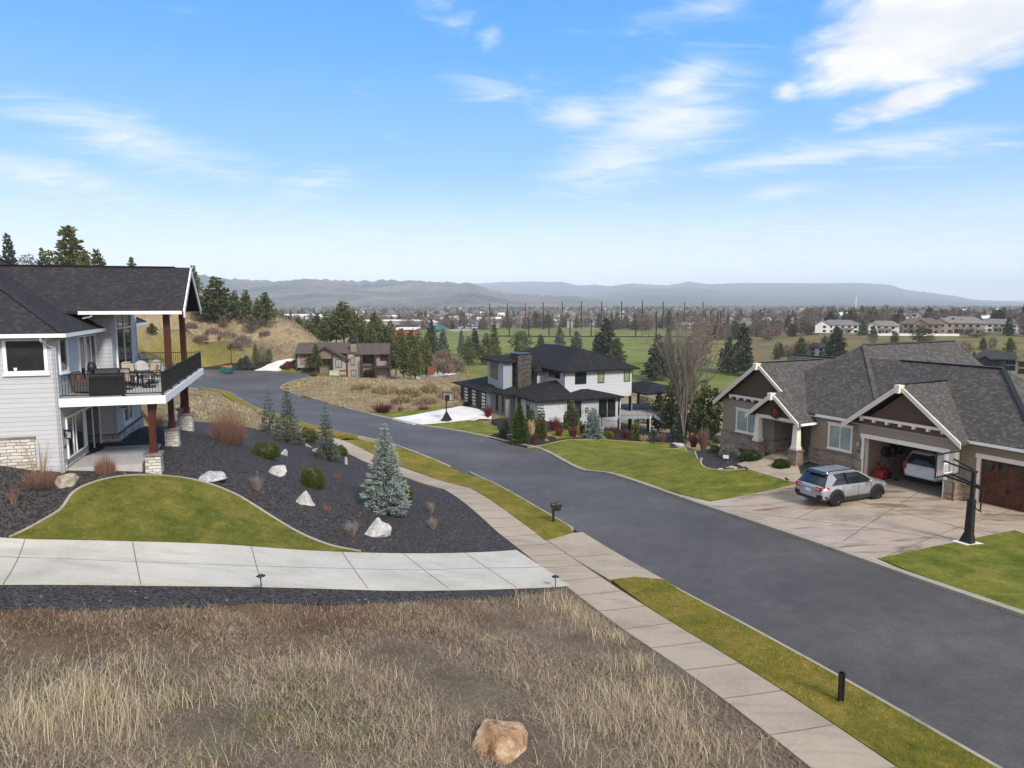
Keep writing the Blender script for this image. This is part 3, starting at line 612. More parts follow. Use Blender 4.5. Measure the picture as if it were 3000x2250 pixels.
rdrv = drape("driveway", [at2(2080, 1475), at2(2340, 1422), rh(-6.6, -1.0), rh(-5.5, -.2), rh(-5.3, .3), rh(.9, .3), rh(1.2, 1.0), rh(12, 1.0), rh(12, -6.4), at2(2973, 1560), at2(2819, 1592), at2(2567, 1643)] + [tuple(rc(a, 24.0)) for a in np.arange(20, 41, 4)], M_CONC_STAIN, .11, .6)
for a, b in [(rh(-4.5, .2), at2(2330, 1527)), (rh(-1.5, .2), at2(2470, 1592)), (rh(3.2, .9), at2(2600, 1635)), (at2(2218, 1446), at2(2700, 1500)), (at2(2170, 1505), at2(2790, 1592)), (at2(2330, 1424), at2(2900, 1576))]:
    ribbon("expansion_joint", [a, b], .045, .118, M_JOINT2, .05, kind=None, parent=rdrv)
drape("path", [at2(2306, 1414), at2(2192, 1380), at2(2159, 1364), at2(2231, 1345), rh(-12.4, -.1), rh(-12.4, 3.0), rh(-9.7, 3.0), rh(-9.6, .3), rh(-9.4, -1.0), at2(2345, 1394), at2(2389, 1405), at2(2342, 1421)], M_CONC_WARM, .13, .5)
drape("lawn", [at2(2570, 1643), at2(2819, 1592), at2(2973, 1560), rh(12.5, -6.4), rh(15, -9), (45, 2), (40, -12)] + [tuple(rc(a, 24.1)) for a in np.arange(-26, 19.6, 4)], M_GREEN3, .12, .5)
# ================================================================ GREY HOUSE
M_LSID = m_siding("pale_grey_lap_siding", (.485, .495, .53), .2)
M_LSID2 = m_siding("darker_grey_siding", (.43, .44, .475), .2)  # slightly darker grey for corner boards and downspouts
M_WHITE = plain("white_painted_trim", (.80, .80, .80), .5, .35, 0, .04)
M_LSTONE = m_stone("white_ledgestone", [(.30, .27, .23), (.52, .48, .42), (.66, .63, .58), (.74, .72, .68)], (.16, .14, .12), .38, .14)
M_DSH = m_shingle("charcoal_shingle", [(.030, .029, .034), (.047, .045, .053), (.070, .065, .074)])
M_GLASS = m_glass("window_glass")
M_GLASSB = m_glass("window_glass_with_blinds", (.20, .24, .24), .12)
M_BLACK = plain("black_powder_coat", (.008, .009, .010), .35, .4)
M_WOOD = plain("dark_stained_timber", (.060, .014, .007), .5, .35, 0, .35, 6)
M_CAP = plain("grey_cap_stone", (.19, .17, .155), .85, .2, 0, .3)
M_DECKB = plain("grey_deck_board", (.40, .385, .375), .7, .2)
M_SOFF = plain("soffit_grey", (.30, .31, .34), .8)
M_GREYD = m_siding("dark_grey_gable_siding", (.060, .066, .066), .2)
def frame_on(parent, M, name, wd, h, glass, fw=.09, depth=.05, mull=(), trans=(), fmat=None, head=0, sill=0, depth_in=.0):
    """window in the local x-z plane (faces -y) placed by matrix M: frame with pane and mullions"""
    b = MB(); 
    b.box((-fw, -depth, -fw), (0, .02, h + fw)); b.box((wd, -depth, -fw), (wd + fw, .02, h + fw)); b.box((0, -depth, h), (wd, .02, h + fw)); b.box((0, -depth, -fw), (wd, .02, 0))
    if head: b.box((-fw - .06, -depth - .03, h + fw), (wd + fw + .06, .02, h + fw + head))
    if sill: b.box((-fw - .06, -depth - .05, -fw - sill), (wd + fw + .06, .02, -fw))
    for m_ in mull: b.box((m_ * wd - .03, -depth + .012, 0), (m_ * wd + .03, .02, h))
    for t_ in trans: b.box((0, -depth + .01, t_ * h - .04), (wd, .02, t_ * h + .04))
    f = b.build(name, fmat or M_WHITE, parent); f.matrix_local = M
    p = MB().box((0, -.012, 0), (wd, .01, h)).build("pane", glass, f)
    return f
def face_y(x, y, z): return Matrix.Translation((x, y, z))                                    # window facing -y
def face_x(x, y, z): return Matrix.Translation((x, y, z)) @ Matrix.Rotation(R(90), 4, 'Z')    # window facing +x, width runs along +y
def face_nx(x, y, z): return Matrix.Translation((x, y, z)) @ Matrix.Rotation(R(-90), 4, 'Z')  # faces -x, width runs along -y
ZB = -7.5
H = thing("house", "pale grey house with charcoal shingle roof and a raised deck", "house", (LHO[0], LHO[1], ZB), R(16.75))
b = MB(); b.box((-19.5, 0, -2.5), (0, 15.9, 6.05)); b.build("wall", M_LSID, H)
b = MB(); b.box((-.002, 6.2, -.6), (.75, 12.2, 7.3)); b.box((-3, 6.3, 6), (.70, 12.1, 7.3)); b.build("wall", M_LSID, H)
# corner boards, band
for bs in [(((-.13, -.03, -.4), (.03, .0, 6.0)), ((.0, 0.0, -.4), (.03, .13, 6.0))), (((.75, 6.17, -.4), (.78, 6.32, 7.0)), ((.62, 6.17, -.4), (.75, 6.2, 7.0))), (((.75, 12.06, 0), (.78, 12.2, 6.6)),)]:
    b = MB()
    for q in bs: b.box(*q)
    b.build("corner_board", M_LSID2, H)
b = MB(); b.box((-11, -.09, -2.6), (-1.0, -.002, 1.68)); b.box((.002, .14, -.6), (.09, 3.42, .52)); b.box((.0, 6.11, -.5), (.86, 6.2, .6)); b.box((.75, 6.2, -.5), (.85, 12.2, .6)); b.build("stone_veneer", M_LSTONE, H)
b = MB(); b.box((-11, -.13, 1.68), (-.96, .0, 1.76)); b.box((.0, .12, .52), (.13, 3.44, .58)); b.box((0, 6.07, .6), (.9, 6.2, .66)); b.box((.75, 6.2, .6), (.89, 12.22, .66)); b.build("stone_cap", M_CAP, H)
frame_on(H, face_y(-1.78, 0, 4.56), "window", 1.36, 1.26, M_GLASS, .13, .06, head=.0, sill=.07)
frame_on(H, face_x(0, .48, 4.46), "window", .95, 1.36, M_GLASS, .11, .06, sill=.06)
frame_on(H, face_x(0, 3.35, 3.42), "sliding_door", 2.75, 2.35, M_GLASS, .10, .06, (.33, .42, .7))
frame_on(H, face_x(0, .75, .62), "window", 2.45, 1.72, M_GLASS, .10, .06, (.33, .5))
frame_on(H, face_x(0, 3.58, .06), "sliding_door", 2.4, 2.25, M_GLASS, .10, .06, (.5,))
frame_on(H, face_x(.75, 7.25, 3.6), "window", 3.4, 3.3, M_GLASS, .16, .07, (.5,), (.74,))
frame_on(H, face_x(.75, 7.85, .98), "window", 1.9, 1.15, M_GLASS, .13, .06, (.55,), sill=.05)
def quadroof(b, quads, th=.14, mat=0):
    """roof planes given as polygons (top side), each a slab of thickness th"""
    for q in quads: b.prism([tuple(p) for p in q], (0, 0, -th), mat)
# main hip roof: eaves at z 6.14
ze, pt = 6.14, .61; x0, x1, y0, y1 = -20, .47, -.47, 16.5; hy = (y1 - y0) / 2; zr = ze + pt * hy; yr = y0 + hy
b = MB()
quadroof(b, [[(x0, y0, ze), (x1, y0, ze), (x1 - hy, yr, zr), (x0, yr, zr)], [(x1, y0, ze), (x1, y1, ze), (x1 - hy, yr, zr)], [(x1, y1, ze), (x0, y1, ze), (x0, yr, zr), (x1 - hy, yr, zr)]])
rf = b.build("roof", M_DSH, H)
b = MB(); b.bar((x1, y0, ze + .02), (x1 - hy, yr, zr + .03), .26, .05); b.bar((x1, y1, ze + .02), (x1 - hy, yr, zr + .03), .26, .05); b.build("hip_cap", M_DSH, rf)
# gable over the deck
gy0, gy1, gz, gx = 4.55, 11.15, 7.02, 4.42; gc = (gy0 + gy1) / 2; gr = 9.27
b = MB(); quadroof(b, [[(-6, gy0, gz), (gx, gy0, gz), (gx, gc, gr), (-6, gc, gr)], [(gx, gy1, gz), (-6, gy1, gz), (-6, gc, gr), (gx, gc, gr)]], .16)
gf = b.build("roof", M_DSH, H)
b = MB(); b.bar((-6, gc, gr + .02), (gx - .75, gc, gr + .02), .24, .05); b.build("ridge_vent", M_BLACK, gf)
b = MB()
for ya, s_ in ((gy0 - .03, 1), (gy1 + .03, -1)): b.prism([(gx + .003, ya, gz - .34), (gx + .003, ya, gz - .02), (gx + .003, gc, gr - .02), (gx + .003, gc, gr - .30)], (.06, 0, 0))
b.prism([(gx + .003, gy0 - .03, gz - .36), (gx + .003, gy0 + .14, gz - .25), (gx + .003, gy0 + .14, gz), (gx + .003, gy0 - .03, gz - .02)], (.08, 0, 0)); b.build("rake_board", M_WHITE, gf)
b = MB(); b.prism([(3.40, gy0 + .35, gz + .05), (3.40, gy1 - .35, gz + .05), (3.40, gc, gr - .3)], (.1, 0, 0)); b.build("gable_infill", M_GREYD, H)
def gutter(b, a, c, d=(0, -.06, 0)):
    a, c = Vector(a), Vector(c); dd = Vector(d); b.bar(a + dd, c + dd, .13, .14); b.bar(a + dd * 1.9 + Vector((0, 0, .075)), c + dd * 1.9 + Vector((0, 0, .075)), .03, .035)
for a_, c_, d_ in [((-20, y0, ze - .1), (x1 + .1, y0, ze - .1), (0, -.06, 0)), ((x1, y0 - .1, ze - .1), (x1, 6.1, ze - .1), (.06, 0, 0)), ((x1, 12.0, ze - .1), (x1, y1, ze - .1), (.06, 0, 0)), ((-.2, gy0, gz - .12), (gx - .05, gy0, gz - .12), (0, -.06, 0)), ((-.2, gy1, gz - .12), (gx - .05, gy1, gz - .12), (0, .06, 0))]:
    b = MB(); gutter(b, a_, c_, d_); b.build("gutter", M_WHITE, H)
b = MB(); b.box((-20, y0 + .02, ze - .26), (x1 - .02, 0, ze - .2)); b.box((0, y0 + .02, ze - .262), (x1 - .02, 6.18, ze - .202)); b.box((-.3, gy0 + .05, gz - .2), (gx - .02, gy0 + .5, gz - .16)); b.build("soffit", M_SOFF, H)
b = MB(); b.path([(-.35, y0 - .06, ze - .16), (-.35, y0 - .06, ze - .3), (-.2, -.08, ze - .55), (-.06, -.08, ze - .6), (-.06, -.09, -.05), (.02, -.25, -.2)], .045, 6); b.build("downspout", M_LSID2, H); b = MB(); b.path([(.35, gy0 - .05, gz - .15), (.35, gy0 - .05, gz - .3), (-.05, gy0 + .0, gz - .38)], .04, 6); b.build("downspout", M_LSID2, H)
# deck
DK = H
b = MB(); b.box((.0, -.1, 3.22), (4.12, 13.2, 3.35)); dk = b.build("deck", M_DECKB, H)
b = MB(); b.box((0.03, -.16, 2.98), (4.18, -.1, 3.33)); b.box((4.12, -.1, 2.98), (4.18, 13.2, 3.33)); b.box((.8, 13.2, 2.98), (4.18, 13.26, 3.33)); b.build("fascia_board", M_WHITE, dk)
b = MB(); b.box((.1, .0, 3.1), (4.1, 13.1, 3.2)); b.build("deck_ceiling", M_SOFF, dk)
rail = MB()
def railing(parent, segs, ztop, zbot, step=.115, rr=.009):
    for (a, c) in segs:
        a, c = Vector(a), Vector(c); L = (c - a).length; d = (c - a) / L; b = MB()
        b.bar(a + Vector((0, 0, ztop)), c + Vector((0, 0, ztop)), .05, .04); b.bar(a + Vector((0, 0, zbot)), c + Vector((0, 0, zbot)), .04, .04)
        for k in range(1, int(L / step)): p = a + d * (k * step); b.bar(p + Vector((0, 0, zbot)), p + Vector((0, 0, ztop)), rr * 2)
        b.build("rail_panel", M_BLACK, parent)
yy = [.02, 2.2, 4.4, 6.6, 8.8, 11.0, 13.1]
railing(dk, [((.05, .0, 3.35), (2.5, .0, 3.35)), ((2.5, .0, 3.35), (4.03, .0, 3.35)), ((4.03, 13.1, 3.35), (2.4, 13.1, 3.35)), ((2.4, 13.1, 3.35), (.8, 13.1, 3.35))] + [((4.05, p, 3.35), (4.05, q, 3.35)) for p, q in zip(yy[:-1], yy[1:])], 1.0, .1)
for x, y in [(2.5, 0)] + [(4.05, q) for q in yy] + [(2.4, 13.1), (.85, 13.1)]:
    b = MB(); b.box((x - .04, y - .04, 3.35), (x + .04, y + .04, 4.4)); b.box((x - .08, y - .08, 3.35), (x + .08, y + .08, 3.37)); b.build("rail_post", M_BLACK, dk)
b = MB(); b.box((.10, .25, -.6), (3.0, 4.9, .24)); b.build("patio", M_DECKB, H)
def stone_pier(b, c, x, y, z0, z1, hw=.31):
    b.hexa([(x - hw * 1.1, y - hw * 1.1, z0), (x + hw * 1.1, y - hw * 1.1, z0), (x + hw * 1.1, y + hw * 1.1, z0), (x - hw * 1.1, y + hw * 1.1, z0), (x - hw, y - hw, z1), (x + hw, y - hw, z1), (x + hw, y + hw, z1), (x - hw, y + hw, z1)])
    c.box((x - hw - .07, y - hw - .07, z1), (x + hw + .07, y + hw + .07, z1 + .11))
for x, y, gz_, top in [(3.47, .45, -.5, 2.98), (3.5, 5.3, -.2, 2.98), (3.5, 10.4, -.2, 2.98), (2.6, 15.4, -.6, 2.6)]:
    b, c = MB(), MB(); stone_pier(b, c, x, y, gz_ - .4, gz_ + 1.08); pr = b.build("stone_pier", M_LSTONE, H); c.build("cap", M_CAP, pr)
    b = MB(); b.box((x - .16, y - .16, gz_ + 1.19), (x + .16, y + .16, gz_ + 1.5)); b.box((x - .13, y - .13, gz_ + 1.5), (x + .13, y + .13, top)); b.build("timber_post", M_WOOD, H)
b = MB(); b.bar((3.47, .58, 2.2), (3.47, 1.4, 2.95), .2); b.bar((3.0, .45, 2.35), (3.4, .45, 1.9), .01); b.build("brace", M_WOOD, H)
for y in (5.3, 10.4): b = MB(); b.box((3.37, y - .14, 3.36), (3.66, y + .14, 7.02)); b.build("timber_post", M_WOOD, H)
b = MB(); b.box((3.36, gy0 + .3, 6.86), (3.67, gy1 - .02, 7.16)); b.box((1, 5.17, 6.9), (3.36, 5.43, 7.1)); b.box((1, 10.27, 6.9), (3.36, 10.53, 7.1)); b.build("timber_beam", M_WOOD, H)
def wall_lantern(parent, M):
    b = MB(); b.box((-.06, -.03, .05), (.06, 0, .4)); b.bar((0, -.02, .34), (0, -.2, .38), .03); b.cbox((0, -.2, .33), (.24, .24, .03)); b.cbox((0, -.2, -.02), (.2, .2, .03))
    for x, y in ((-.09, -.09), (.09, -.09), (.09, .09), (-.09, .09)): b.bar((x, -.2 + y, -.02), (x, -.2 + y, .33), .02)
    o = b.build("wall_lantern", M_BLACK, parent); o.matrix_local = M; MB().cbox((0, -.2, .15), (.13, .13, .26)).build("shade", M_GLASSB, o)
wall_lantern(H, face_x(0, .35, 1.55)); wall_lantern(H, face_x(.75, 7.1, 1.9))
def text_mesh(name, s, size, material, parent, M):
    c = bpy.data.curves.new(name, 'FONT'); c.body = s; c.size = size; c.extrude = .006; c.align_x = 'CENTER'
    o = bpy.data.objects.new(name + "_src", c); COL.objects.link(o); dg = bpy.context.evaluated_depsgraph_get()
    me = bpy.data.meshes.new_from_object(o.evaluated_get(dg)); bpy.data.objects.remove(o); me.materials.clear(); me.materials.append(material)
    r = bpy.data.objects.new(name, me); COL.objects.link(r); r.parent = parent; r.matrix_local = M; return r
UP = Matrix.Rotation(R(90), 4, 'X')
text_mesh("house_number", "679", .2, M_BLACK, H, face_x(.03, .33, 1.12) @ UP)
# ---- things on the deck
M_COVER = plain("black_vinyl_cover", (.012, .012, .014), .45, .4, 0, .3)
M_WICK = plain("brown_wicker", (.085, .075, .072), .8, .2, 0, .35, 40)
M_RUST = plain("rust_red_cushion", (.20, .075, .05), .9)
M_SLING = plain("beige_sling_fabric", (.36, .30, .25), .9)
M_ADIR = plain("white_resin", (.78, .78, .77), .5)
M_STR = plain("striped_cushion", (.62, .62, .6), .9)
def lh(x, y, z=3.355): p = LHO + LHX * x + LHY * y; return (p[0], p[1], ZB + z)
LRZ = R(16.75)
t = thing("grill", "barbecue grill under a black cover by the deck railing", "grill", lh(1.75, .62), LRZ)
b = MB(); b.hexa([(-.68, -.32, 0), (.68, -.32, 0), (.68, .32, 0), (-.68, .32, 0), (-.64, -.3, .92), (.64, -.3, .92), (.64, .3, .92), (-.64, .3, .92)]); b.prism([(-.45, -.28, .92), (-.45, .28, .92), (-.45, .22, 1.14), (-.45, -.08, 1.2), (-.45, -.24, 1.1)], (.95, 0, 0)); o = b.build("cover", M_COVER, t, .04)
b = MB(); b.blob((-.62, .15, 1.18), (.2, .24, .26), 0, 3, .3); b.build("bunched_hood", M_COVER, o)
t = thing("armchair", "brown wicker armchair with a rust cushion in the deck corner", "chair", lh(.62, 1.75), LRZ + R(75))
b = MB(); b.box((-.38, -.38, .08), (.38, .38, .34)); b.box((-.38, -.38, .34), (-.26, .3, .6)); b.box((.26, -.38, .34), (.38, .3, .6)); b.build("seat", M_WICK, t, .03)
b = MB(); b.prism([(-.38, .26, .34), (-.38, .42, .34), (-.38, .52, .85), (-.38, .44, .98), (-.38, .36, .85)], (.76, 0, 0)); b.build("backrest", M_WICK, t, .03)
b = MB(); b.cbox((0, .24, .62), (.46, .16, .46)); b.build("cushion", M_RUST, t, .06)
t = thing("side_table", "low metal side table beside the wicker armchair", "table", lh(1.02, 2.3), LRZ)
b = MB(); b.lathe([(.0, .48), (.27, .48), (.27, .45), (0, .45)], 16); b.build("tabletop", M_ADIR, t); b = MB()
for k in range(4): a = k * 1.57 + .4; b = MB(); b.tube((.2 * math.cos(a), .2 * math.sin(a), .45), (.26 * math.cos(a), .26 * math.sin(a), 0), .014); b.build("leg", M_BLACK, t)
t = thing("patio_table", "dark round patio table on the raised deck", "table", lh(2.35, 3.75), LRZ)
b = MB(); b.lathe([(0, .72), (.68, .72), (.68, .68), (0, .68)], 24); b.build("tabletop", M_BLACK, t); b = MB(); b.tube((0, 0, .68), (0, 0, .1), .05)
for k in range(4): a = k * 1.57; b.tube((0, 0, .14), (.4 * math.cos(a), .4 * math.sin(a), .0), .025)
b.build("leg", M_BLACK, t)
def patio_chair(label, x, y, rz):
    t = thing("patio_chair", label, "chair", lh(x, y), LRZ + rz, "patio chairs round the deck table")
    b = MB(); b.prism([(-.27, -.27, .43), (-.27, .2, .40), (-.27, .2, .42), (-.27, -.27, .45)], (.54, 0, 0)); b.build("seat", M_SLING, t)
    b = MB(); b.prism([(-.27, .22, .41), (-.27, .38, .98), (-.27, .36, 1.0), (-.27, .2, .43)], (.54, 0, 0)); b.build("backrest", M_SLING, t)
    b = MB()
    for s_ in (-.29, .29): b.path([(s_, -.28, .02), (s_, -.29, .42), (s_, .2, .40), (s_, .42, 1.03)], .022, 6); b.path([(s_, .26, .64), (s_, -.3, .66), (s_, -.3, .42)], .022, 6)
    b.path([(-.29, .42, 1.03), (.29, .42, 1.03)], .022); b.lathe([(.0, .06), (.3, .05), (.3, .0), (0, 0)], 14); b.tube((0, 0, .05), (0, 0, .4), .05); b.build("frame", M_BLACK, t); return t
patio_chair("sling patio chair with its back to the deck rail", 2.05, 2.55, R(180))
patio_chair("beige sling chair turned sideways next to the corner post", 2.95, 3.15, R(-75))
patio_chair("beige sling chair at the house side of the deck table", 1.75, 4.9, R(20))
patio_chair("beige sling chair at the far side of the deck table", 2.75, 5.0, R(-25))
patio_chair("tan sling chair standing alone at the far deck rail", 1.2, 12.5, R(60))
def adirondack(label, x, y, rz):
    t = thing("adirondack_chair", label, "chair", lh(x, y), LRZ + rz, "white adirondack chairs on the deck")
    b = MB()
    for k in range(5): b.prism([(-.29 + k * .118, -.32, .36), (-.29 + k * .118, .3, .22), (-.29 + k * .118, .3, .25), (-.29 + k * .118, -.32, .39)], (.1, 0, 0))
    b.build("seat", M_ADIR, t); b = MB()
    for k in range(7):
        q = (k - 3) / 3; hh = 1.0 - .14 * q * q; b.prism([(-.05 + q * .22, .24, .24), (.035 + q * .22, .24, .24), (.045 + q * .30, .6, hh), (-.055 + q * .30, .6, hh)], (0, .03, .01))
    b.build("backrest", M_ADIR, t); b = MB()
    for s_ in (-.36, .36): b.box((s_ - .02, -.32, 0), (s_ + .02, -.22, .56)); b.bar((s_, -.3, .3), (s_, .5, .02), .03, .1); b.box((s_ - .08, -.38, .56), (s_ + .08, .4, .59))
    b.build("arm_and_leg_frame", M_ADIR, t); return t
adirondack("white adirondack chair with a tall fan back nearest the timber post", 2.75, 8.0, R(160))
adirondack("white adirondack chair seen from behind, left of its tall twin", 2.0, 7.6, R(170))
adirondack("white adirondack chair against the tall house window", 1.45, 8.4, R(-70))
t = thing("cushion_stack", "stack of striped cushions by the tall window", "cushions", lh(1.25, 6.75), LRZ)
for k in range(4): b = MB(); b.cbox((0, .02 * (k % 2), .52 + k * .13), (.46 - .02 * k, .42, .115)); b.build("cushion", M_STR if k % 2 else M_BLACK, t, .04)
b = MB(); b.box((-.3, -.3, 0), (.3, .3, .46)); b.build("stool_base", M_WICK, t, .02)
t = thing("side_chair", "pair of striped pillows on a dark wicker loveseat", "loveseat", lh(.5, 4.5), LRZ + R(90))
b = MB(); b.box((-.65, -.35, .1), (.65, .3, .42)); b.box((-.65, .22, .42), (.65, .38, .86)); b.build("seat", M_WICK, t, .03)
for s_ in (-.32, .32): b = MB(); b.cbox((s_, .12, .68), (.46, .16, .4)); b.build("cushion", M_STR, t, .06)
t = thing("flower_pot", "small white pot standing on the sill inside the picture window", "pot", lh(-1.5, -.03, 4.575), LRZ)
b = MB(); b.lathe([(.05, 0), (.07, .13), (.06, .13), (.05, .1)], 12); b.build("pot", M_ADIR, t)
# ================================================================ TAN HOUSE
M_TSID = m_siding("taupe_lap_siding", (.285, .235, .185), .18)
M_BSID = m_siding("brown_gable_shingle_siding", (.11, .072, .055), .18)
M_CREAM = plain("cream_painted_trim", (.74, .69, .62), .55, .3, 0, .05)
M_TSTONE = m_stone("tan_ledgestone", [(.17, .13, .11), (.36, .27, .19), (.52, .41, .29), (.44, .35, .29)], (.14, .11, .085), .36, .11)
M_TSH = m_shingle("grey_brown_shingle", [(.066, .062, .060), (.115, .108, .104), (.175, .166, .160)])
M_GDOOR = plain("stained_wood_garage_door", (.085, .028, .014), .5, .3, 0, .5, 5)
M_DARKIN = plain("dim_interior_wall", (.34, .26, .20), .9)
M_GFLOOR = plain("oily_garage_floor", (.17, .135, .105), .45)
ZT = -11.4
TH = thing("house", "taupe house with white gable trim, stone base and an open garage", "house", (RHO[0], RHO[1], ZT), math.atan2(RHX[1], RHX[0]))
def th(x, y, z=.12): p = RHO + RHX * x + RHY * y; return (p[0], p[1], ZT + z)
TRZ = math.atan2(RHX[1], RHX[0])
def walls(spec, name, m, parent):
    b = MB()
    for a, c in spec: b.box(a, c)
    return b.build(name, m, parent)
GX0, GX1, GH = -5.15, -.02, 2.72          # garage opening
walls([((-5.62, 0, -.3), (GX0, .16, 3.6)), ((GX1, 0, -.3), (.56, .16, 3.6)), ((GX0, 0, GH), (GX1, .16, 3.6))], "wall", M_TSID, TH)
walls([((.40, .16, -.3), (.56, 1.0, 3.6))], "wall", M_TSID, TH)
walls([((.5, .95, -.3), (1.42, 1.1, 3.65)), ((1.42, .95, 2.62), (4.3, 1.1, 3.65)), ((4.3, .95, -.3), (5.0, 1.1, 3.65)), ((4.85, 1.1, -.3), (5.0, 16, 3.6))], "wall", M_TSID, TH)
walls([((-9.55, .35, -.4), (-5.5, .5, 3.7)), ((-9.55, .5, -.4), (-9.4, 3.2, 3.7))], "wall", M_TSID, TH)
walls([((-17.7, .0, -1.0), (-12.5, .15, 3.75)), ((-12.65, .15, -.4), (-12.5, 3.2, 3.7)), ((-17.7, .15, -2.2), (-17.55, 14, 3.7)), ((-17.55, 13.85, -3), (4.85, 14, 3.7))], "wall", M_TSID, TH)
walls([((-12.5, 3.1, -.4), (-9.4, 3.25, 3.7))], "wall", M_TSID, TH)
def gab(b, xc, half, z0, y, rise, th_=.12): b.prism([(xc - half, y, z0), (xc + half, y, z0), (xc, y, z0 + rise)], (0, th_, 0))
PT = .76
b = MB(); gab(b, -2.72, 2.85, 3.62, .02, 2.9 * PT); b.build("gable_wall", M_BSID, TH)
b = MB(); gab(b, -13.9, 3.75, 3.70, .02, 3.75 * PT); b.build("gable_wall", M_BSID, TH)
# interior of the open garage
walls([((-5.5, .16, -.05), (.4, 6.9, .105))], "garage_floor", M_GFLOOR, TH)
walls([((-5.5, .36, .1), (-5.35, 6.9, 3.3)), ((.25, 1.1, .1), (.4, 6.9, 3.3)), ((-5.35, 6.75, .1), (.25, 6.9, 3.3)), ((-5.35, .17, 3.2), (.25, 6.75, 3.3))], "garage_lining", M_DARKIN, TH)
walls([((-5.3, 2.2, 2.55), (.2, 5.2, 2.62))], "raised_garage_door", M_GDOOR, TH)
# stone base
walls([((-9.62, .27, -.5), (-5.6, .349, 1.22)), ((-5.72, -.08, -.4), (-5.27, -.002, 1.2)), ((-9.62, .34, -.4), (-9.552, 2.6, 1.2)), ((GX1 + .1, -.09, -.3), (.66, -.002, 1.12)), ((.562, -.09, -.3), (.66, .86, 1.12)), ((.64, .86, -.3), (1.30, .948, 1.12)),
       ((-17.79, -.08, -1.2), (-12.42, -.002, 1.18)), ((-12.498, -.002, -.5), (-12.42, 3.0, 1.18)), ((-17.79, 0, -2), (-17.702, 13, 1.18))], "stone_veneer", M_TSTONE, TH)
walls([((-9.65, .23, 1.22), (-5.6, .35, 1.29)), ((-5.75, -.12, 1.2), (-5.27, .0, 1.27)), ((-17.83, -.12, 1.18), (-12.38, .0, 1.25)), ((-12.5, 0, 1.18), (-12.38, 3.0, 1.25)), ((.0, -.12, 1.12), (.7, -.0, 1.19)), ((.56, 0, 1.12), (.7, .83, 1.19)), ((.7, .83, 1.12), (1.30, .95, 1.19))], "stone_cap", M_CAP, TH)
# garage trim and right-hand door
walls([((GX0 - .2, -.05, -.1), (GX0, .1, GH)), ((GX1, -.05, -.1), (GX1 + .2, .1, GH)), ((GX0 - .27, -.07, GH), (GX1 + .27, .1, GH + .26)), ((GX0 - .01, .1, -.05), (GX0 + .015, .4, GH)), ((GX1 - .015, .1, -.05), (GX1 + .01, .4, GH))], "garage_door_trim", M_CREAM, TH)
walls([((1.22, .90, -.1), (1.42, 1.05, 2.62)), ((4.3, .90, -.1), (4.5, 1.05, 2.62)), ((1.15, .88, 2.62), (4.57, 1.05, 2.88))], "garage_door_trim", M_CREAM, TH)
b = MB(); b.box((1.42, 1.12, .0), (4.3, 1.18, 2.62))
for r_ in range(4):
    for c_ in range(4):
        if r_ < 3: b.box((1.5 + c_ * .7, 1.095, .08 + r_ * .65), (2.12 + c_ * .7, 1.12, .62 + r_ * .65))
gd = b.build("garage_door", M_GDOOR, TH)
for c_ in range(4): MB().box((1.56 + c_ * .7, 1.10, 2.06), (2.06 + c_ * .7, 1.122, 2.48)).build("door_window", M_GLASS, gd)
b = MB(); b.cbox((2.78, 1.07, 1.0), (.05, .04, .22)); b.cbox((2.95, 1.07, 1.0), (.05, .04, .22)); b.build("handle", M_BLACK, gd)
frame_on(TH, face_y(-8.02, .35, 1.62), "window", 1.62, 1.46, M_GLASSB, .12, .07, (.5,), head=.1, sill=.05, fmat=M_CREAM)
frame_on(TH, face_y(-16.1, 0, 1.48), "window", 2.1, 1.5, M_GLASSB, .13, .07, (.5,), head=.1, sill=.05, fmat=M_CREAM)
# front door at the back of the porch
walls([((-11.2, 3.02, .1), (-10.9, 3.1, 2.6)), ((-9.9, 3.02, .1), (-9.6, 3.1, 2.6)), ((-11.2, 3.02, 2.3), (-9.6, 3.1, 2.6))], "door_trim", M_CREAM, TH)
b = MB(); b.box((-10.9, 3.03, .1), (-9.9, 3.09, 2.3)); fd_ = b.build("front_door", M_BSID, TH); MB().box((-10.7, 3.01, .9), (-10.1, 3.03, 2.1)).build("pane", M_GLASS, fd_)
walls([((-12.45, -1.1, -.4), (-9.6, 3.05, .1))], "porch_floor", M_CONC_WARM, TH)
walls([((-12.4, -1.2, 2.95), (-9.6, 3.1, 3.02))], "porch_ceiling", M_BSID, TH)
def porch_post(x, y):
    b, c = MB(), MB(); stone_pier(b, c, x, y, -.5, 1.12, .33); pr = b.build("stone_pier", M_TSTONE, TH); c.build("cap", M_CAP, pr)
    b = MB(); b.box((x - .27, y - .27, 1.23), (x + .27, y + .27, 1.42)); b.hexa([(x - .22, y - .22, 1.42), (x + .22, y - .22, 1.42), (x + .22, y + .22, 1.42), (x - .22, y + .22, 1.42), (x - .17, y - .17, 3.0), (x + .17, y - .17, 3.0), (x + .17, y + .17, 3.0), (x - .17, y + .17, 3.0)]); b.build("porch_post", M_CREAM, TH)
porch_post(-13.05, -1.0); porch_post(-9.62, -1.0)
b = MB(); b.box((-13.2, -1.14, 3.0), (-9.4, -.86, 3.25)); b.build("porch_beam", M_CREAM, TH)
b = MB(); gab(b, -11.45, 1.9, 3.26, -1.05, 1.9 * PT); b.build("gable_wall", M_BSID, TH)
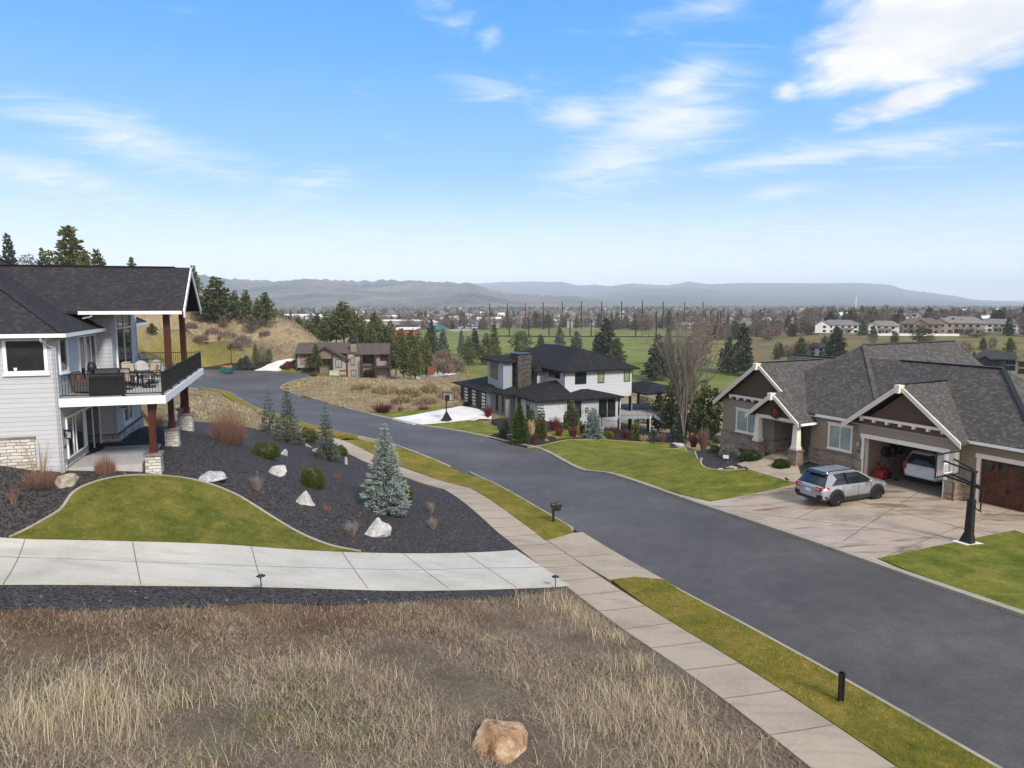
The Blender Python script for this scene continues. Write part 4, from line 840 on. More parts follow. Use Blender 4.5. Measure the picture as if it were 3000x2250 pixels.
# roofs: crossing gables and hips
def gable_roof(name, xc, half, zr, ya, yb, m, th_=.16, pt=PT):
    b = MB(); ze_ = zr - half * pt
    quadroof(b, [[(xc - half, yb, ze_), (xc - half, ya, ze_), (xc, ya, zr), (xc, yb, zr)][::-1], [(xc + half, ya, ze_), (xc + half, yb, ze_), (xc, yb, zr), (xc, ya, zr)]], th_)
    return b.build(name, m, TH)
def rake(parent, xc, half, zr, y, pt=PT, w=.33, cut=None):
    ze_ = zr - half * pt
    for s_ in (-1, 1):
        b = MB(); h0 = half
        if cut and s_ > 0: half, ze_ = cut, zr - cut * pt
        b.prism([(xc + s_ * half, y, ze_ - w), (xc + s_ * half, y, ze_), (xc, y, zr), (xc, y, zr - w)], (0, -.05, 0))
        b.prism([(xc + s_ * (half + .02), y - .05, ze_ - w * .42), (xc + s_ * (half + .02), y - .05, ze_ - .03), (xc, y - .05, zr + .0), (xc, y - .05, zr - w * .42)], (0, -.04, 0))
        b.build("rake_board", M_CREAM, parent); half = h0
    b = MB(); b.hexa([(xc - .12, y - .3, zr - .52), (xc + .12, y - .3, zr - .52), (xc + .12, y + .2, zr - .52), (xc - .12, y + .2, zr - .52), (xc - .17, y - .3, zr - .03), (xc + .17, y - .3, zr - .03), (xc + .17, y + .2, zr - .03), (xc - .17, y + .2, zr - .03)]); b.build("ridge_block", M_CREAM, parent)
g1 = gable_roof("roof", -2.72, 3.8, 6.42, -.45, 5.2, M_TSH); rake(g1, -2.72, 3.8, 6.43, -.46)
g2 = gable_roof("roof", -13.9, 4.42, 6.85, -.45, 9.0, M_TSH); rake(g2, -13.9, 4.42, 6.86, -.46, cut=2.4)
g3 = gable_roof("roof", -11.45, 2.4, 4.995, -1.5, 2.5, M_TSH); rake(g3, -11.45, 2.4, 5.0, -1.51)
def outlook(xa, xb, y, z, n_):
    b = MB(); b.box((xa, y - .22, z), (xb, y - .08, z + .16)); pr = b.build("outlooker_beam", M_CREAM, TH)
    for k in range(n_):
        x = xa + .12 + (xb - xa - .24) * k / (n_ - 1); b = MB(); b.box((x - .08, y - .21, z - .17), (x + .08, y, z)); b.build("bracket", M_CREAM, pr)
outlook(-5.5, -.05, 0, 3.98, 7); outlook(-16.9, -11.4, 0, 4.02, 8)
# main hip over the living rooms; ridge runs into the lot
b = MB(); ez = 3.72; ry0, rx, rz_ = 6.1, -10.1, 8.2; ef = ry0 - (rz_ - ez) / .75
hw = (rz_ - ez) / .75
quadroof(b, [[(rx - hw, ef, ez), (rx + hw, ef, ez), (rx, ry0, rz_)], [(rx + hw, ef, ez), (rx + hw, 17, ez), (rx, 17, rz_), (rx, ry0, rz_)], [(rx - hw, 17, ez), (rx - hw, ef, ez), (rx, ry0, rz_), (rx, 17, rz_)]], .15)
mr = b.build("roof", M_TSH, TH)
b = MB(); b.bar((rx, ry0, rz_ + .03), (rx, 17, rz_ + .03), .28, .06); b.bar((rx, ry0, rz_ + .02), (rx + 5.3, ef + .7, ez + .5), .26, .05); b.build("hip_cap", M_TSH, mr)
b = MB(); b.prism([(rx - hw + .4, 16.6, ez), (rx + hw - .4, 16.6, ez), (rx, 16.6, rz_ - .3)], (0, .1, 0)); b.build("gable_wall", M_TSID, TH)
# roof over the garage bays, hipped at the street corner
b = MB(); gy, gzr, gxa, gxb = 5.25, 7.36, -10, -.1; ge = 3.64; gf0 = .45; run = gy - gf0
gp = (gzr - ge) / run
quadroof(b, [[(gxa, gf0, ge), (gxb + run, gf0, ge), (gxb, gy, gzr), (gxa, gy, gzr)], [(gxb + run, gf0, ge), (gxb + run, gy + run, ge), (gxb, gy, gzr)], [(gxb + run, gy + run, ge), (gxa, gy + run, ge), (gxa, gy, gzr), (gxb, gy, gzr)]], .15)
gr_ = b.build("roof", M_TSH, TH)
b = MB(); b.bar((-6.6, gy, gzr + .03), (gxb, gy, gzr + .03), .26, .05, 0); b.bar((gxb, gy, gzr + .03), (gxb + run, gf0, ge + .02), .26, .05); b.build("hip_cap", M_BLACK, gr_)
b = MB(); b.bar((-2.72, -.3, 6.45), (-2.72, 4.1, 6.45), .2, .05); b.build("ridge_cap", M_BLACK, g1)
b = MB(); b.bar((-13.9, -.3, 6.88), (-13.9, 6.5, 6.88), .2, .05); b.build("ridge_cap", M_BLACK, g2)
b = MB(); zc = 6.9
quadroof(b, [[(-18.2, 5.0, zc - 3 * PT), (-11, 5.0, zc - 3 * PT), (-11, 8, zc), (-18.2, 8, zc)], [(-11, 11, zc - 3 * PT), (-18.2, 11, zc - 3 * PT), (-18.2, 8, zc), (-11, 8, zc)]], .15); br_ = b.build("roof", M_TSH, TH)
b = MB(); b.bar((-18.2, 8, zc + .03), (-12, 8, zc + .03), .2, .05); b.build("ridge_cap", M_BLACK, br_)
# gutters
for a_, c_, d_ in [((-9.02, -1.4, 3.05), (-9.02, .15, 3.05), (.06, 0, 0)), ((-9.0, .12, 3.62), (-6.5, .12, 3.62), (0, -.06, 0)), ((.78, .42, 3.52), (4.75, .42, 3.52), (0, -.06, 0)), ((.82, -.4, 3.45), (.82, .4, 3.45), (.06, 0, 0))]:
    b = MB(); gutter(b, a_, c_, d_); b.build("gutter", M_WHITE, TH)
walls([((-9.5, .1, 3.5), (-5.7, .4, 3.54))], "soffit", M_CREAM, TH)
b = MB(); b.tube((-7.2, 9.4, 6.0), (-7.2, 9.4, 7.0), .13, .13, 12); b.lathe([(.13, .95), (.2, 1.0), (.2, 1.12), (0, 1.16)], 12, (-7.2, 9.4, 6.0)); b.build("flue_pipe", M_BLACK, TH)
b = MB(); b.path([(-13.6, -1.25, 3.0), (-13.6, -1.25, 1.2)], .012, 5); b.build("rain_chain", M_BLACK, TH)
def lant2(x, y, z):
    b = MB(); b.box((-.06, -.02, -.1), (.06, 0, .25)); b.bar((0, -.02, .2), (0, -.2, .24), .03); b.lathe([(.02, .3), (.17, .16), (.15, .14)], 12, (0, -.2, 0)); o = b.build("wall_lantern", M_CAP, TH); o.location = (x, y, z)
    b = MB(); b.lathe([(.13, .14), (.10, -.12), (0, -.14)], 12, (0, -.2, 0)); b.build("shade", M_GLASSB, o)
lant2(-5.5, 0, 2.25)
text_mesh("house_number", "704", .26, M_BLACK, TH, Matrix.Translation((-5.5, -.02, 1.7)) @ UP)
# wreath
M_RED = plain("red_ribbon", (.34, .012, .012), .6); M_PINEG = plain("wreath_green", (.03, .055, .02), .9)
t = thing("wreath", "green wreath with a red bow on the porch gable", "wreath", th(-11.3, -1.18, 3.62), TRZ)
b = MB(); g_ = np.random.default_rng(3)
for k in range(46): a = k / 46 * 6.283; r_ = .3 + g_.uniform(-.04, .04); b.bar((r_ * math.cos(a), -.03, r_ * math.sin(a)), ((r_ + .16) * math.cos(a + .5), -.08 + g_.uniform(-.05, .05), (r_ + .16) * math.sin(a + .5)), .04)
b.build("greenery", M_PINEG, t)
b = MB()
for a in (.4, 1.3, 2.2, 3.3, 4.4, 5.2, 6.0): b.prism([(0, -.1, 0), (.1 * math.cos(a - .7), -.14, .1 * math.sin(a - .7)), (.36 * math.cos(a), -.1, .40 * math.sin(a)), (.1 * math.cos(a + .7), -.14, .1 * math.sin(a + .7))], (0, -.04, 0))
b.build("bow", M_RED, t)
# garage contents
M_REDP = plain("red_machine_paint", (.20, .010, .009), .4, .4); M_ORANGE = plain("orange_hose", (.65, .085, .015), .5)
M_TYRE = plain("tyre_rubber", (.012, .012, .013), .8, .2)
t = thing("snow_blower", "red snow blower just inside the open garage", "snow blower", th(-4.55, .95, .11), TRZ)
b = MB(); b.prism([(-.4, -.35, 0), (-.4, .1, 0), (-.4, .12, .5), (-.4, -.15, .52), (-.4, -.3, .3)], (.75, 0, 0)); b.build("auger_housing", M_REDP, t)
b = MB(); b.box((-.28, .1, .25), (.22, .6, .62)); b.build("engine", M_REDP, t, .03)
b = MB(); b.hexa([(-.12, -.1, .5), (.06, -.1, .5), (.06, .06, .5), (-.12, .06, .5), (-.3, -.3, 1.1), (-.12, -.3, 1.1), (-.12, -.16, 1.1), (-.3, -.16, 1.1)]); b.build("chute", M_REDP, t)
for s_ in (-.3, .3): b = MB(); b.tube((s_ - .06, .35, .22), (s_ + .06, .35, .22), .22, .22, 14); b.build("wheel", M_TYRE, t)
b = MB(); b.path([(-.25, .5, .6), (-.25, 1.1, 1.05), (.2, 1.1, 1.05), (.2, .5, .6)], .02); b.build("handlebar", M_BLACK, t)
t = thing("hose_reel", "orange hose looped over a red reel beside the white vehicle", "hose", th(-3.55, 2.3, .11), TRZ); t.scale = (.8, .8, .8)
b = MB(); b.tube((-.3, 0, .6), (.3, 0, .6), .42, .42, 18); b.box((-.36, -.3, 0), (-.3, .3, .6)); b.box((.3, -.3, 0), (.36, .3, .6)); b.build("reel", M_REDP, t)
b = MB()
for k in range(9):
    x = -.26 + k * .065; r_ = .44 + .04 * math.sin(k * 2); pts = [(x + .03 * math.sin(3 * a + k), -r_ * .5 * math.sin(a) - .12, .75 + r_ * math.cos(a) * (1.15 if k % 2 else .95)) for a in np.linspace(0, 6.28, 18)]; b.path(pts, .028, 5)
b.build("hose", M_ORANGE, t)
for nm, lab, x, h_ in [("broom", "long handled broom leaning in the open garage", -5.1, 1.7), ("string_trimmer", "thin garden trimmer standing by the red reel", -3.8, 1.6)]:
    t = thing(nm, lab, "garden tool", th(x, 1.3, .11), TRZ); b = MB(); b.tube((0, 0, .1), (.08, .5, h_), .018, .018, 6); b.build("handle", M_BLACK, t); b = MB(); b.cbox((0, 0, .06), (.3, .08, .12)); b.build("head", M_TYRE, t)
t = thing("storage_bag", "dark bags hanging high on the inner garage wall", "bag", th(-5.2, 2.6, 1.6), TRZ)
for k in range(3): b = MB(); b.blob((.15, k * .8 - .6, 0), (.2, .35, .4), 0, k, .2); b.build("bag", M_BLACK, t)
# ================================================================ WHITE MODERN HOUSE
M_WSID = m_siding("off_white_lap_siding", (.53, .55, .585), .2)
M_PANEL = m_batten("blue_grey_panel", (.30, .34, .39), .62)
M_CSTONE = m_stone("dark_ledgestone", [(.03, .028, .027), (.085, .08, .075), (.19, .175, .165), (.12, .105, .095)], (.012, .012, .012), .4, .12)
M_CSH = m_shingle("black_shingle", [(.014, .014, .017), (.030, .030, .034), (.052, .052, .058)])
M_GLAZE = m_glass("pale_blind_glass", (.16, .20, .11), .15)
ZC = -15.0
CH = thing("house", "white two storey modern house with black hip roofs and a dark stone chimney", "house", (CHK[0], CHK[1], ZC), R(24))
def cbuild(spec, name, m, parent=None): return walls(spec, name, m, parent or CH)
cbuild([((0, 0, 2.1), (10.45, 21, 5.9)), ((0, .02, -2.5), (6.4, 20.9, 2.1))], "wall", M_WSID)
cbuild([((-1.36, 5.4, -1), (-.002, 12, 5.5))], "wall", M_WSID)
cbuild([((-5.2, -2.8, -2.5), (6.5, -.002, 2.55)), ((-5.2, -.002, -2.5), (-.002, 5.39, 2.7))], "wall", M_WSID)
cbuild([((-6.3, 5.5, -1), (-5.0, 11, 6.95)), ((-5.0, 8.0, -1), (-1.37, 11, 6.95))], "wall", M_PANEL)
cbuild([((-7.5, 7.6, -.6), (-6.302, 18.5, 2.75)), ((-6.3, 11.002, -.6), (-.5, 18.5, 2.75))], "wall", M_PANEL)
cbuild([((-6.6, 4.0, -.6), (-5.21, 7.59, 2.6))], "wall", plain("grey_entry_wall", (.20, .20, .21), .8))
cb = cbuild([((-4.55, 4.6, -.5), (-2.55, 6.7, 7.85))], "chimney", M_CSTONE); cbuild([((-4.65, 4.5, 7.85), (-2.45, 6.8, 7.97))], "chimney_cap", M_BLACK, cb)
def hip(name, x0, x1, y0, y1, z, pt, m, th_=.22, cutx0=False, cutx1=False, cuty1=False):
    """hip roof on the rectangle; a cut side runs on level instead of being hipped"""
    b = MB(); run = min((x1 - x0) / (2 if not (cutx0 or cutx1) else 1), (y1 - y0) / (2 if not cuty1 else 1))
    q = [(x0 if cutx0 else x0 + run, y0 + run), (x1 if cutx1 else x1 - run, y0 + run), (x1 if cutx1 else x1 - run, y1 if cuty1 else y1 - run), (x0 if cutx0 else x0 + run, y1 if cuty1 else y1 - run)]
    zt = z + pt * run; e = [(x0, y0), (x1, y0), (x1, y1), (x0, y1)]
    E = [(*p, z) for p in e]; Q = [(*p, zt) for p in q]; qs = []
    def dist(a, c): return math.dist(a, c)
    def add(i, j):
        pts = [E[i], E[j], Q[j]] + ([Q[i]] if dist(Q[i], Q[j]) > .02 else [])
        qs.append(pts)
    add(0, 1)
    if not cutx1: add(1, 2)
    if not cuty1: add(2, 3)
    if not cutx0: add(3, 0)
    if dist(Q[0], Q[1]) > .05 and dist(Q[1], Q[2]) > .05: qs.append(Q)
    quadroof(b, qs, th_); return b.build(name, m, CH)
hip("roof", -.75, 11.25, -.75, 21.7, 5.95, .42, M_CSH)
hip("roof", -2.1, 5, 4.65, 13, 5.55, .42, M_CSH, cutx1=True)
hip("roof", -7.1, -1.2, 4.9, 12, 7.0, .2, M_CSH)
hip("roof", -8.4, 1, 6.8, 19.3, 2.78, .30, M_CSH, cutx1=False)
hip("roof", -7.35, -1.37, 3.2, 9.2, 2.86, .28, M_CSH, cutx1=True)
hip("roof", -5.95, -.003, -3.5, 8.0, 2.75, .30, M_CSH, cutx1=True)
hip("roof", -1.0, 7.0, -3.5, -.003, 2.62, .22, M_CSH, cuty1=True)
hip("roof", 10.46, 18.0, -3.3, 6.5, 2.75, .25, M_CSH)
def blk(p): return frame_on(*p)
for (x, w_, z, h_, g_) in [(1.65, 1.55, 4.15, 1.6, M_GLASS), (5.1, .85, 4.15, 1.6, M_GLAZE), (9.2, .82, 4.15, 1.6, M_GLAZE)]: frame_on(CH, face_y(x, 0, z), "window", w_, h_, g_, .08, .05, fmat=M_BLACK)
for (x, w_, z, h_) in [(3.65, 1.05, 0, 2.25), (4.95, 1.05, 0, 2.25), (-1.0, .5, .2, 2.0), (.1, .8, .2, 2.0)]: frame_on(CH, face_y(x, -2.8, z), "window", w_, h_, M_GLASS, .07, .05, fmat=M_BLACK)
frame_on(CH, face_nx(0, 4.4, 4.8), "window", 3.1, .75, M_GLASS, .08, .05, (.33, .66), fmat=M_BLACK)
frame_on(CH, face_nx(-1.36, 8.0, 4.3), "window", 1.2, 1.1, M_GLASS, .08, .05, fmat=M_BLACK)
for y in (9.9, 8.95, 8.0): frame_on(CH, face_nx(-6.3, y, 4.35), "window", .7, 2.3, m_glass("bronze_glass", (.06, .06, .035), .1) if y == 9.9 else bpy.data.materials["bronze_glass"], .06, .04, fmat=M_CAP)
for y in (7.2, 5.2): frame_on(CH, face_nx(-6.6, y, .2), "window", .6, 2.1, M_GLASS, .06, .04, fmat=M_BLACK)
frame_on(CH, face_nx(-5.2, 3.2, .1), "window", .9, 2.2, M_GLASS, .07, .05, fmat=M_BLACK); frame_on(CH, face_nx(-5.2, .4, .1), "window", .8, 2.2, M_GLASS, .07, .05, fmat=M_BLACK)
for y0 in (8.7, 12.4, 15.6):
    b = MB(); b.box((-7.56, y0, 0), (-7.5, y0 + 2.5, 2.4)); gd = b.build("garage_door", M_BLACK, CH)
    for k in range(5): MB().box((-7.575, y0 + .2, .12 + k * .46), (-7.56, y0 + 1.5, .40 + k * .46)).build("door_window", M_WHITE, gd)  # panes coloured plain white to paint in their pale reflection
cbuild([((-7.62, 11.4, -.4), (-7.5, 12.3, 2.7)), ((-7.62, 15.0, -.4), (-7.5, 15.5, 2.7)), ((-7.62, 18.2, -.4), (-7.5, 18.7, 2.7))], "stone_veneer", M_CSTONE)
for x, y in ((-.03, -.03), (10.42, -.03), (-1.39, 5.37)): cbuild([((x, y, 2.2 if x > 0 else 3.2), (x + .07, y + .07, 5.85))], "downspout", M_BLACK)
b = MB(); b.cbox((1.8, -2.86, 1.05), (.45, .12, .65)); b.build("meter_box", M_CAP, CH)
# covered deck with stairs
b = MB(); pl = [(6.5, -2.8), (10.2, -4.6), (15.4, -3.0), (15.6, 6), (6.5, 6)]; b.prism([(x, y, -.12) for x, y in pl], (0, 0, .12)); dk2 = b.build("deck", M_DECKB, CH)
b = MB(); 
for a_, c_ in zip(pl[:3], pl[1:4]): b.bar((*a_, -.2), (*c_, -.2), .06, .4)
b.build("fascia_board", M_PANEL, dk2)
for x, y, z0, z1, m_ in [(15.2, -2.8, -4, 2.7, M_BLACK), (15.3, 5.5, -4, 2.7, M_BLACK), (10.3, .1, -3, 2.1, M_BLACK), (10.2, -4.4, -3.2, 0, M_BLACK), (6.7, -2.6, -2.5, 2.5, M_BLACK), (10.4, 5.8, -3, 2.3, M_BLACK)]:
    b = MB(); b.box((x - .17, y - .17, z0), (x + .17, y + .17, z1)); b.build("post", m_, dk2)
    if m_ is M_BLACK: MB().box((x + .08, y - .2, z0 + .4), (x + .2, y - .172, z1 - .02)).build("post_trim", M_WHITE, dk2)
railing(dk2, [((10.1, -4.55, 0), (6.6, -2.9, 0)), ((12.0, -4.0, 0), (15.3, -3.0, 0)), ((15.5, -2.9, 0), (15.6, 6, 0))], 1.0, .1, .16)
sa, sb = Vector((10.9, -4.6, 0)), Vector((14.6, -6.2, -3.0)); sdir = (sb - sa).normalized(); sw_ = Vector((.39, .92, 0)) * .55
b = MB()
for s_ in (-1, 1): b.bar(sa + sw_ * s_, sb + sw_ * s_, .06, .34)
st = b.build("stair_stringer", M_PANEL, dk2)
b = MB()
for k in range(15): p = sa + (sb - sa) * (k + .5) / 15; b.cbox((p.x, p.y, p.z + .12), (.3, 1.1, .04), 0, -.4)
b.build("stair_tread", M_DECKB, st)
for s_ in (-1, 1):
    b = MB(); b.bar(sa + sw_ * s_ + Vector((0, 0, 1.05)), sb + sw_ * s_ + Vector((0, 0, 1.05)), .06)
    for k in range(24): p = sa + sw_ * s_ + (sb - sa) * k / 23; b.bar(p + Vector((0, 0, .1)), p + Vector((0, 0, 1.05)), .02)
    b.build("stair_railing", M_BLACK, st)
t = thing("dining_set", "dark outdoor table set under the covered deck roof", "table", tuple(Vector((CHK[0], CHK[1], ZC)) + Matrix.Rotation(R(24), 3, 'Z') @ Vector((9.3, 1.6, 0))), R(24))
b = MB(); b.box((-1, -.5, .68), (1, .5, .74)); b.build("tabletop", M_BLACK, t)
for x, y in ((-.9, -.4), (.9, -.4), (.9, .4), (-.9, .4)): b = MB(); b.box((x - .03, y - .03, 0), (x + .03, y + .03, .68)); b.build("leg", M_BLACK, t)
# ================================================================ BROWN HOUSE BY THE TURNING CIRCLE
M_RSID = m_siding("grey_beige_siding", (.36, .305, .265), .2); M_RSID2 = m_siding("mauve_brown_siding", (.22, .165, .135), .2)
M_RSH = m_shingle("brown_grey_shingle", [(.08, .064, .058), (.125, .102, .093), (.18, .152, .14)]); M_RTRIM = plain("dark_brown_trim", (.045, .026, .02), .7)
M_COPPER = plain("copper_roof", (.30, .075, .02), .5)
def brw(x, y): return 850 + x * .24864, 850 + y * .24864
BD = 150.0
def bx3(x, y, Y): p = aty(*brw(x, y), Y); return p
B0 = aty(*brw(500, 830), BD); ZBH = -13.8
BH = thing("house", "brown craftsman house at the end of the street with a stone chimney", "house", (B0[0], B0[1], ZBH), R(8)); sB = BD * .24864 / 2080   # metres per crop pixel
def bq(x, y): return ((x - 500) * sB, (830 - y) * sB)      # crop pixel -> local x, height above base
def bw(x0, x1, yt, yb, d0, d1): (a, t_), (c_, b_) = bq(x0, yt), bq(x1, yb); return ((a, d0, b_), (c_, d1, t_))
walls([bw(500, 668, 735, 1010, -1, 8), bw(60, 340, 690, 860, 3.0, 12), bw(668, 820, 700, 1010, 2.0, 12)], "wall", M_RSID, BH)
walls([bw(340, 500, 690, 960, 1.2, 9), bw(820, 990, 690, 1010, 4, 12)], "wall", M_RSID2, BH)
walls([bw(990, 1145, 680, 1010, 2.5, 12)], "wall", M_RSID, BH)
def bgab(xa, xb, ya, xm, ym, y0_, y1_, m, nm="gable_wall"):
    (a, za), (c_, _), (m_, zm) = bq(xa, ya), bq(xb, ya), bq(xm, ym); b = MB(); b.prism([(a, y0_, za), (c_, y0_, za), (m_, y0_, zm)], (0, y1_ - y0_, 0)); return b.build(nm, m, BH)
bgab(215, 660, 738, 420, 606, -1, -.8, M_RSID2)
def bridge(xa, xb, ye, yr, d0, d1, ov=.6):
    (a, ze_), (c_, _), (_, zr_) = bq(xa, ye), bq(xb, ye), bq(xa, yr); dm = (d0 + d1) / 2; b = MB(); quadroof(b, [[(a, d0 - ov, ze_), (c_, d0 - ov, ze_), (c_, dm, zr_), (a, dm, zr_)], [(c_, d1 + ov, ze_), (a, d1 + ov, ze_), (a, dm, zr_), (c_, dm, zr_)]], .2); return b.build("roof", M_RSH, BH)
bridge(50, 760, 680, 572, 2.4, 13); bridge(745, 1165, 693, 588, 2.0, 12.5)
(ga, gz_), (gc_, _), (gm_, gzr_) = bq(190, 738), bq(690, 738), bq(420, 594); b = MB()
quadroof(b, [[(ga, 9, gz_ - .3), (ga, -1.6, gz_ - .3), (gm_, -1.6, gzr_), (gm_, 9, gzr_)][::-1], [(gc_, -1.6, gz_ - .3), (gc_, 9, gz_ - .3), (gm_, 9, gzr_), (gm_, -1.6, gzr_)]], .2); b.build("roof", M_RSH, BH)
b = MB(); b.bar((ga, -1.62, gz_ - .42), (gm_, -1.62, gzr_ - .12), .12, .32); b.bar((gc_, -1.62, gz_ - .42), (gm_, -1.62, gzr_ - .12), .12, .32); b.build("rake_board", M_RTRIM, BH)
(pa, pz_), (pb, _), (pm, pzr) = bq(1000, 690), bq(1175, 690), bq(1092, 592); b = MB(); 
for s_ in (0, 1): b.bar((bq(1165, 0)[0] + .1, 1.4 if s_ else 13.1, bq(0, 700)[1]), (bq(1165, 0)[0] + .1, 7.25, bq(0, 590)[1]), .14, .4)
b.build("rake_board", M_RTRIM, BH)
(cx_, cz0), (cx2, cz1) = bq(702, 640), bq(768, 575); b = MB(); b.box((cx_, 2.4, cz0 - 2), (cx2, 3.6, cz1)); c_ = b.build("chimney", M_TSTONE, BH); b = MB(); b.box((cx_ - .05, 2.35, cz1), (cx2 + .05, 3.65, bq(0, 535)[1])); b.build("chimney_cap", M_BLACK, c_)
(ax, az_), (bx_, bz_) = bq(325, 738), bq(510, 700); b = MB(); b.prism([(ax, -.9, az_), (bx_, -.9, az_), (bx_, 1.2, bz_), (ax, 1.2, bz_)], (0, 0, .08)); b.build("entry_roof", M_COPPER, BH)
for (xa, xb, yt, yb, d) in [(545, 605, 752, 836, -1), (705, 745, 748, 828, 2), (705, 755, 895, 960, 2), (408, 438, 752, 815, 1.2), (1050, 1135, 700, 780, 2.5), (840, 960, 705, 815, 4), (860, 950, 910, 985, 4)]:
    (x0, zt), (x1_, zb_) = bq(xa, yt), bq(xb, yb); frame_on(BH, face_y(x0, d, zb_), "window", x1_ - x0, zt - zb_, M_GLASSB if xa < 800 else M_GLASS, .12, .06, (.5,), fmat=M_RTRIM)
(x0, zt), (x1_, zb_) = bq(105, 700), bq(205, 822); MB().box((x0, 2.9, zb_), (x1_, 2.998, zt)).build("garage_door", M_RSID2, BH)
for xx in (62, 215, 505, 668, 820, 990, 1145):
    (x0, zt) = bq(xx, 690); MB().box((x0 - .15, (2.0 if xx > 700 else -1.06 if xx > 400 else 2.94) - .08, -2.6), (x0 + .15, (2.0 if xx > 700 else -1.06 if xx > 400 else 2.94) + .05, zt)).build("corner_board", M_RTRIM, BH)
(x0, z1) = bq(505, 880); (x1_, _) = bq(668, 0); MB().box((x0, -1.05, z1 - .15), (x1_, -1.0, z1 + .1)).build("band_board", M_RTRIM, BH)
b = MB(); (x0, z0) = bq(835, 850); (x1_, z1) = bq(1170, 830); b.box((x0, 0, z0 - .15), (x1_, 2.4, z0 + .1)); dkb = b.build("balcony", M_RTRIM, BH)
railing(dkb, [((x0, .05, z0 + .1), (x1_, .05, z0 + .1))], 1.0, .1, .25)
for xx in (840, 1000, 1165): (x0, _) = bq(xx, 0); MB().box((x0 - .18, -.1, -3), (x0 + .18, .26, bq(0, 700)[1])).build("post", M_RTRIM, BH)
# ================================================================ VEHICLES
def m_paint(name, c, metal=.6, rough=.28):
    n = mat(name, rough, .5); n.b.inputs["Metallic"].default_value = metal; n.b.inputs["Coat Weight"].default_value = .4; n.b.inputs["Coat Roughness"].default_value = .08
    n.col(n.mix(n.noise(n.ob, 2, 4), tuple(x * .93 for x in c), c)); return n.m
M_SILVER = m_paint("silver_car_paint", (.40, .415, .45)); M_WHITECAR = m_paint("white_car_paint", (.78, .79, .80), 0, .2)
M_CLAD = plain("black_plastic_cladding", (.022, .022, .024), .6); M_CGLASS = m_glass("dark_car_glass", (.010, .011, .012), .12)
M_RIM = plain("black_alloy", (.012, .012, .013), .35, .5); M_LAMP = plain("red_tail_lamp", (.42, .010, .016), .2, .6); M_LAMPW = plain("clear_lamp", (.55, .55, .56), .15, .6)
M_PLATE = plain("plate", (.62, .66, .70), .5); M_CHROME = plain("brushed_metal", (.6, .6, .6), .3, .5, .9)
def loft(b, st, mat_=0):
    """body from stations (x, [(y, z) ...]) mirrored in y; smooth skin with end caps"""
    rings = [[(x, y, z) for y, z in pr] + [(x, -y, z) for y, z in pr[::-1]] for x, pr in st]; n = len(rings[0]); vs = [p for r_ in rings for p in r_]
    fs = [(i * n + j, i * n + (j + 1) % n, (i + 1) * n + (j + 1) % n, (i + 1) * n + j) for i in range(len(rings) - 1) for j in range(n)]
    b.add(vs, fs, mat_, True); b.add(vs, [list(range(n))[::-1], list(range((len(rings) - 1) * n, len(rings) * n))], mat_); return b
def wheel(parent, x, y, r, wd, side):
    b = MB(); b.lathe([(r * .62, -wd / 2), (r * .93, -wd / 2), (r, -wd * .32), (r, wd * .32), (r * .93, wd / 2), (r * .62, wd / 2), (r * .6, wd * .2)], 24)
    o = b.build("wheel", M_TYRE, parent); o.matrix_local = Matrix.Translation((x, y, r)) @ Matrix.Rotation(R(-90 * side), 4, 'X')
    b = MB(); b.lathe([(0, wd * .34), (r * .12, wd * .36), (r * .14, wd * .28)], 12); b.lathe([(r * .58, wd * .12), (r * .64, wd * .46), (r * .6, wd * .46), (r * .54, wd * .14)], 24); b.lathe([(0, wd * .05), (r * .58, wd * .05)], 24)
    for k in range(7): a = 6.283 * k / 7; b.bar((r * .1 * math.cos(a), r * .1 * math.sin(a), wd * .3), (r * .6 * math.cos(a), r * .6 * math.sin(a), wd * .36), r * .12, wd * .12)
    b.build("rim", M_RIM, o)
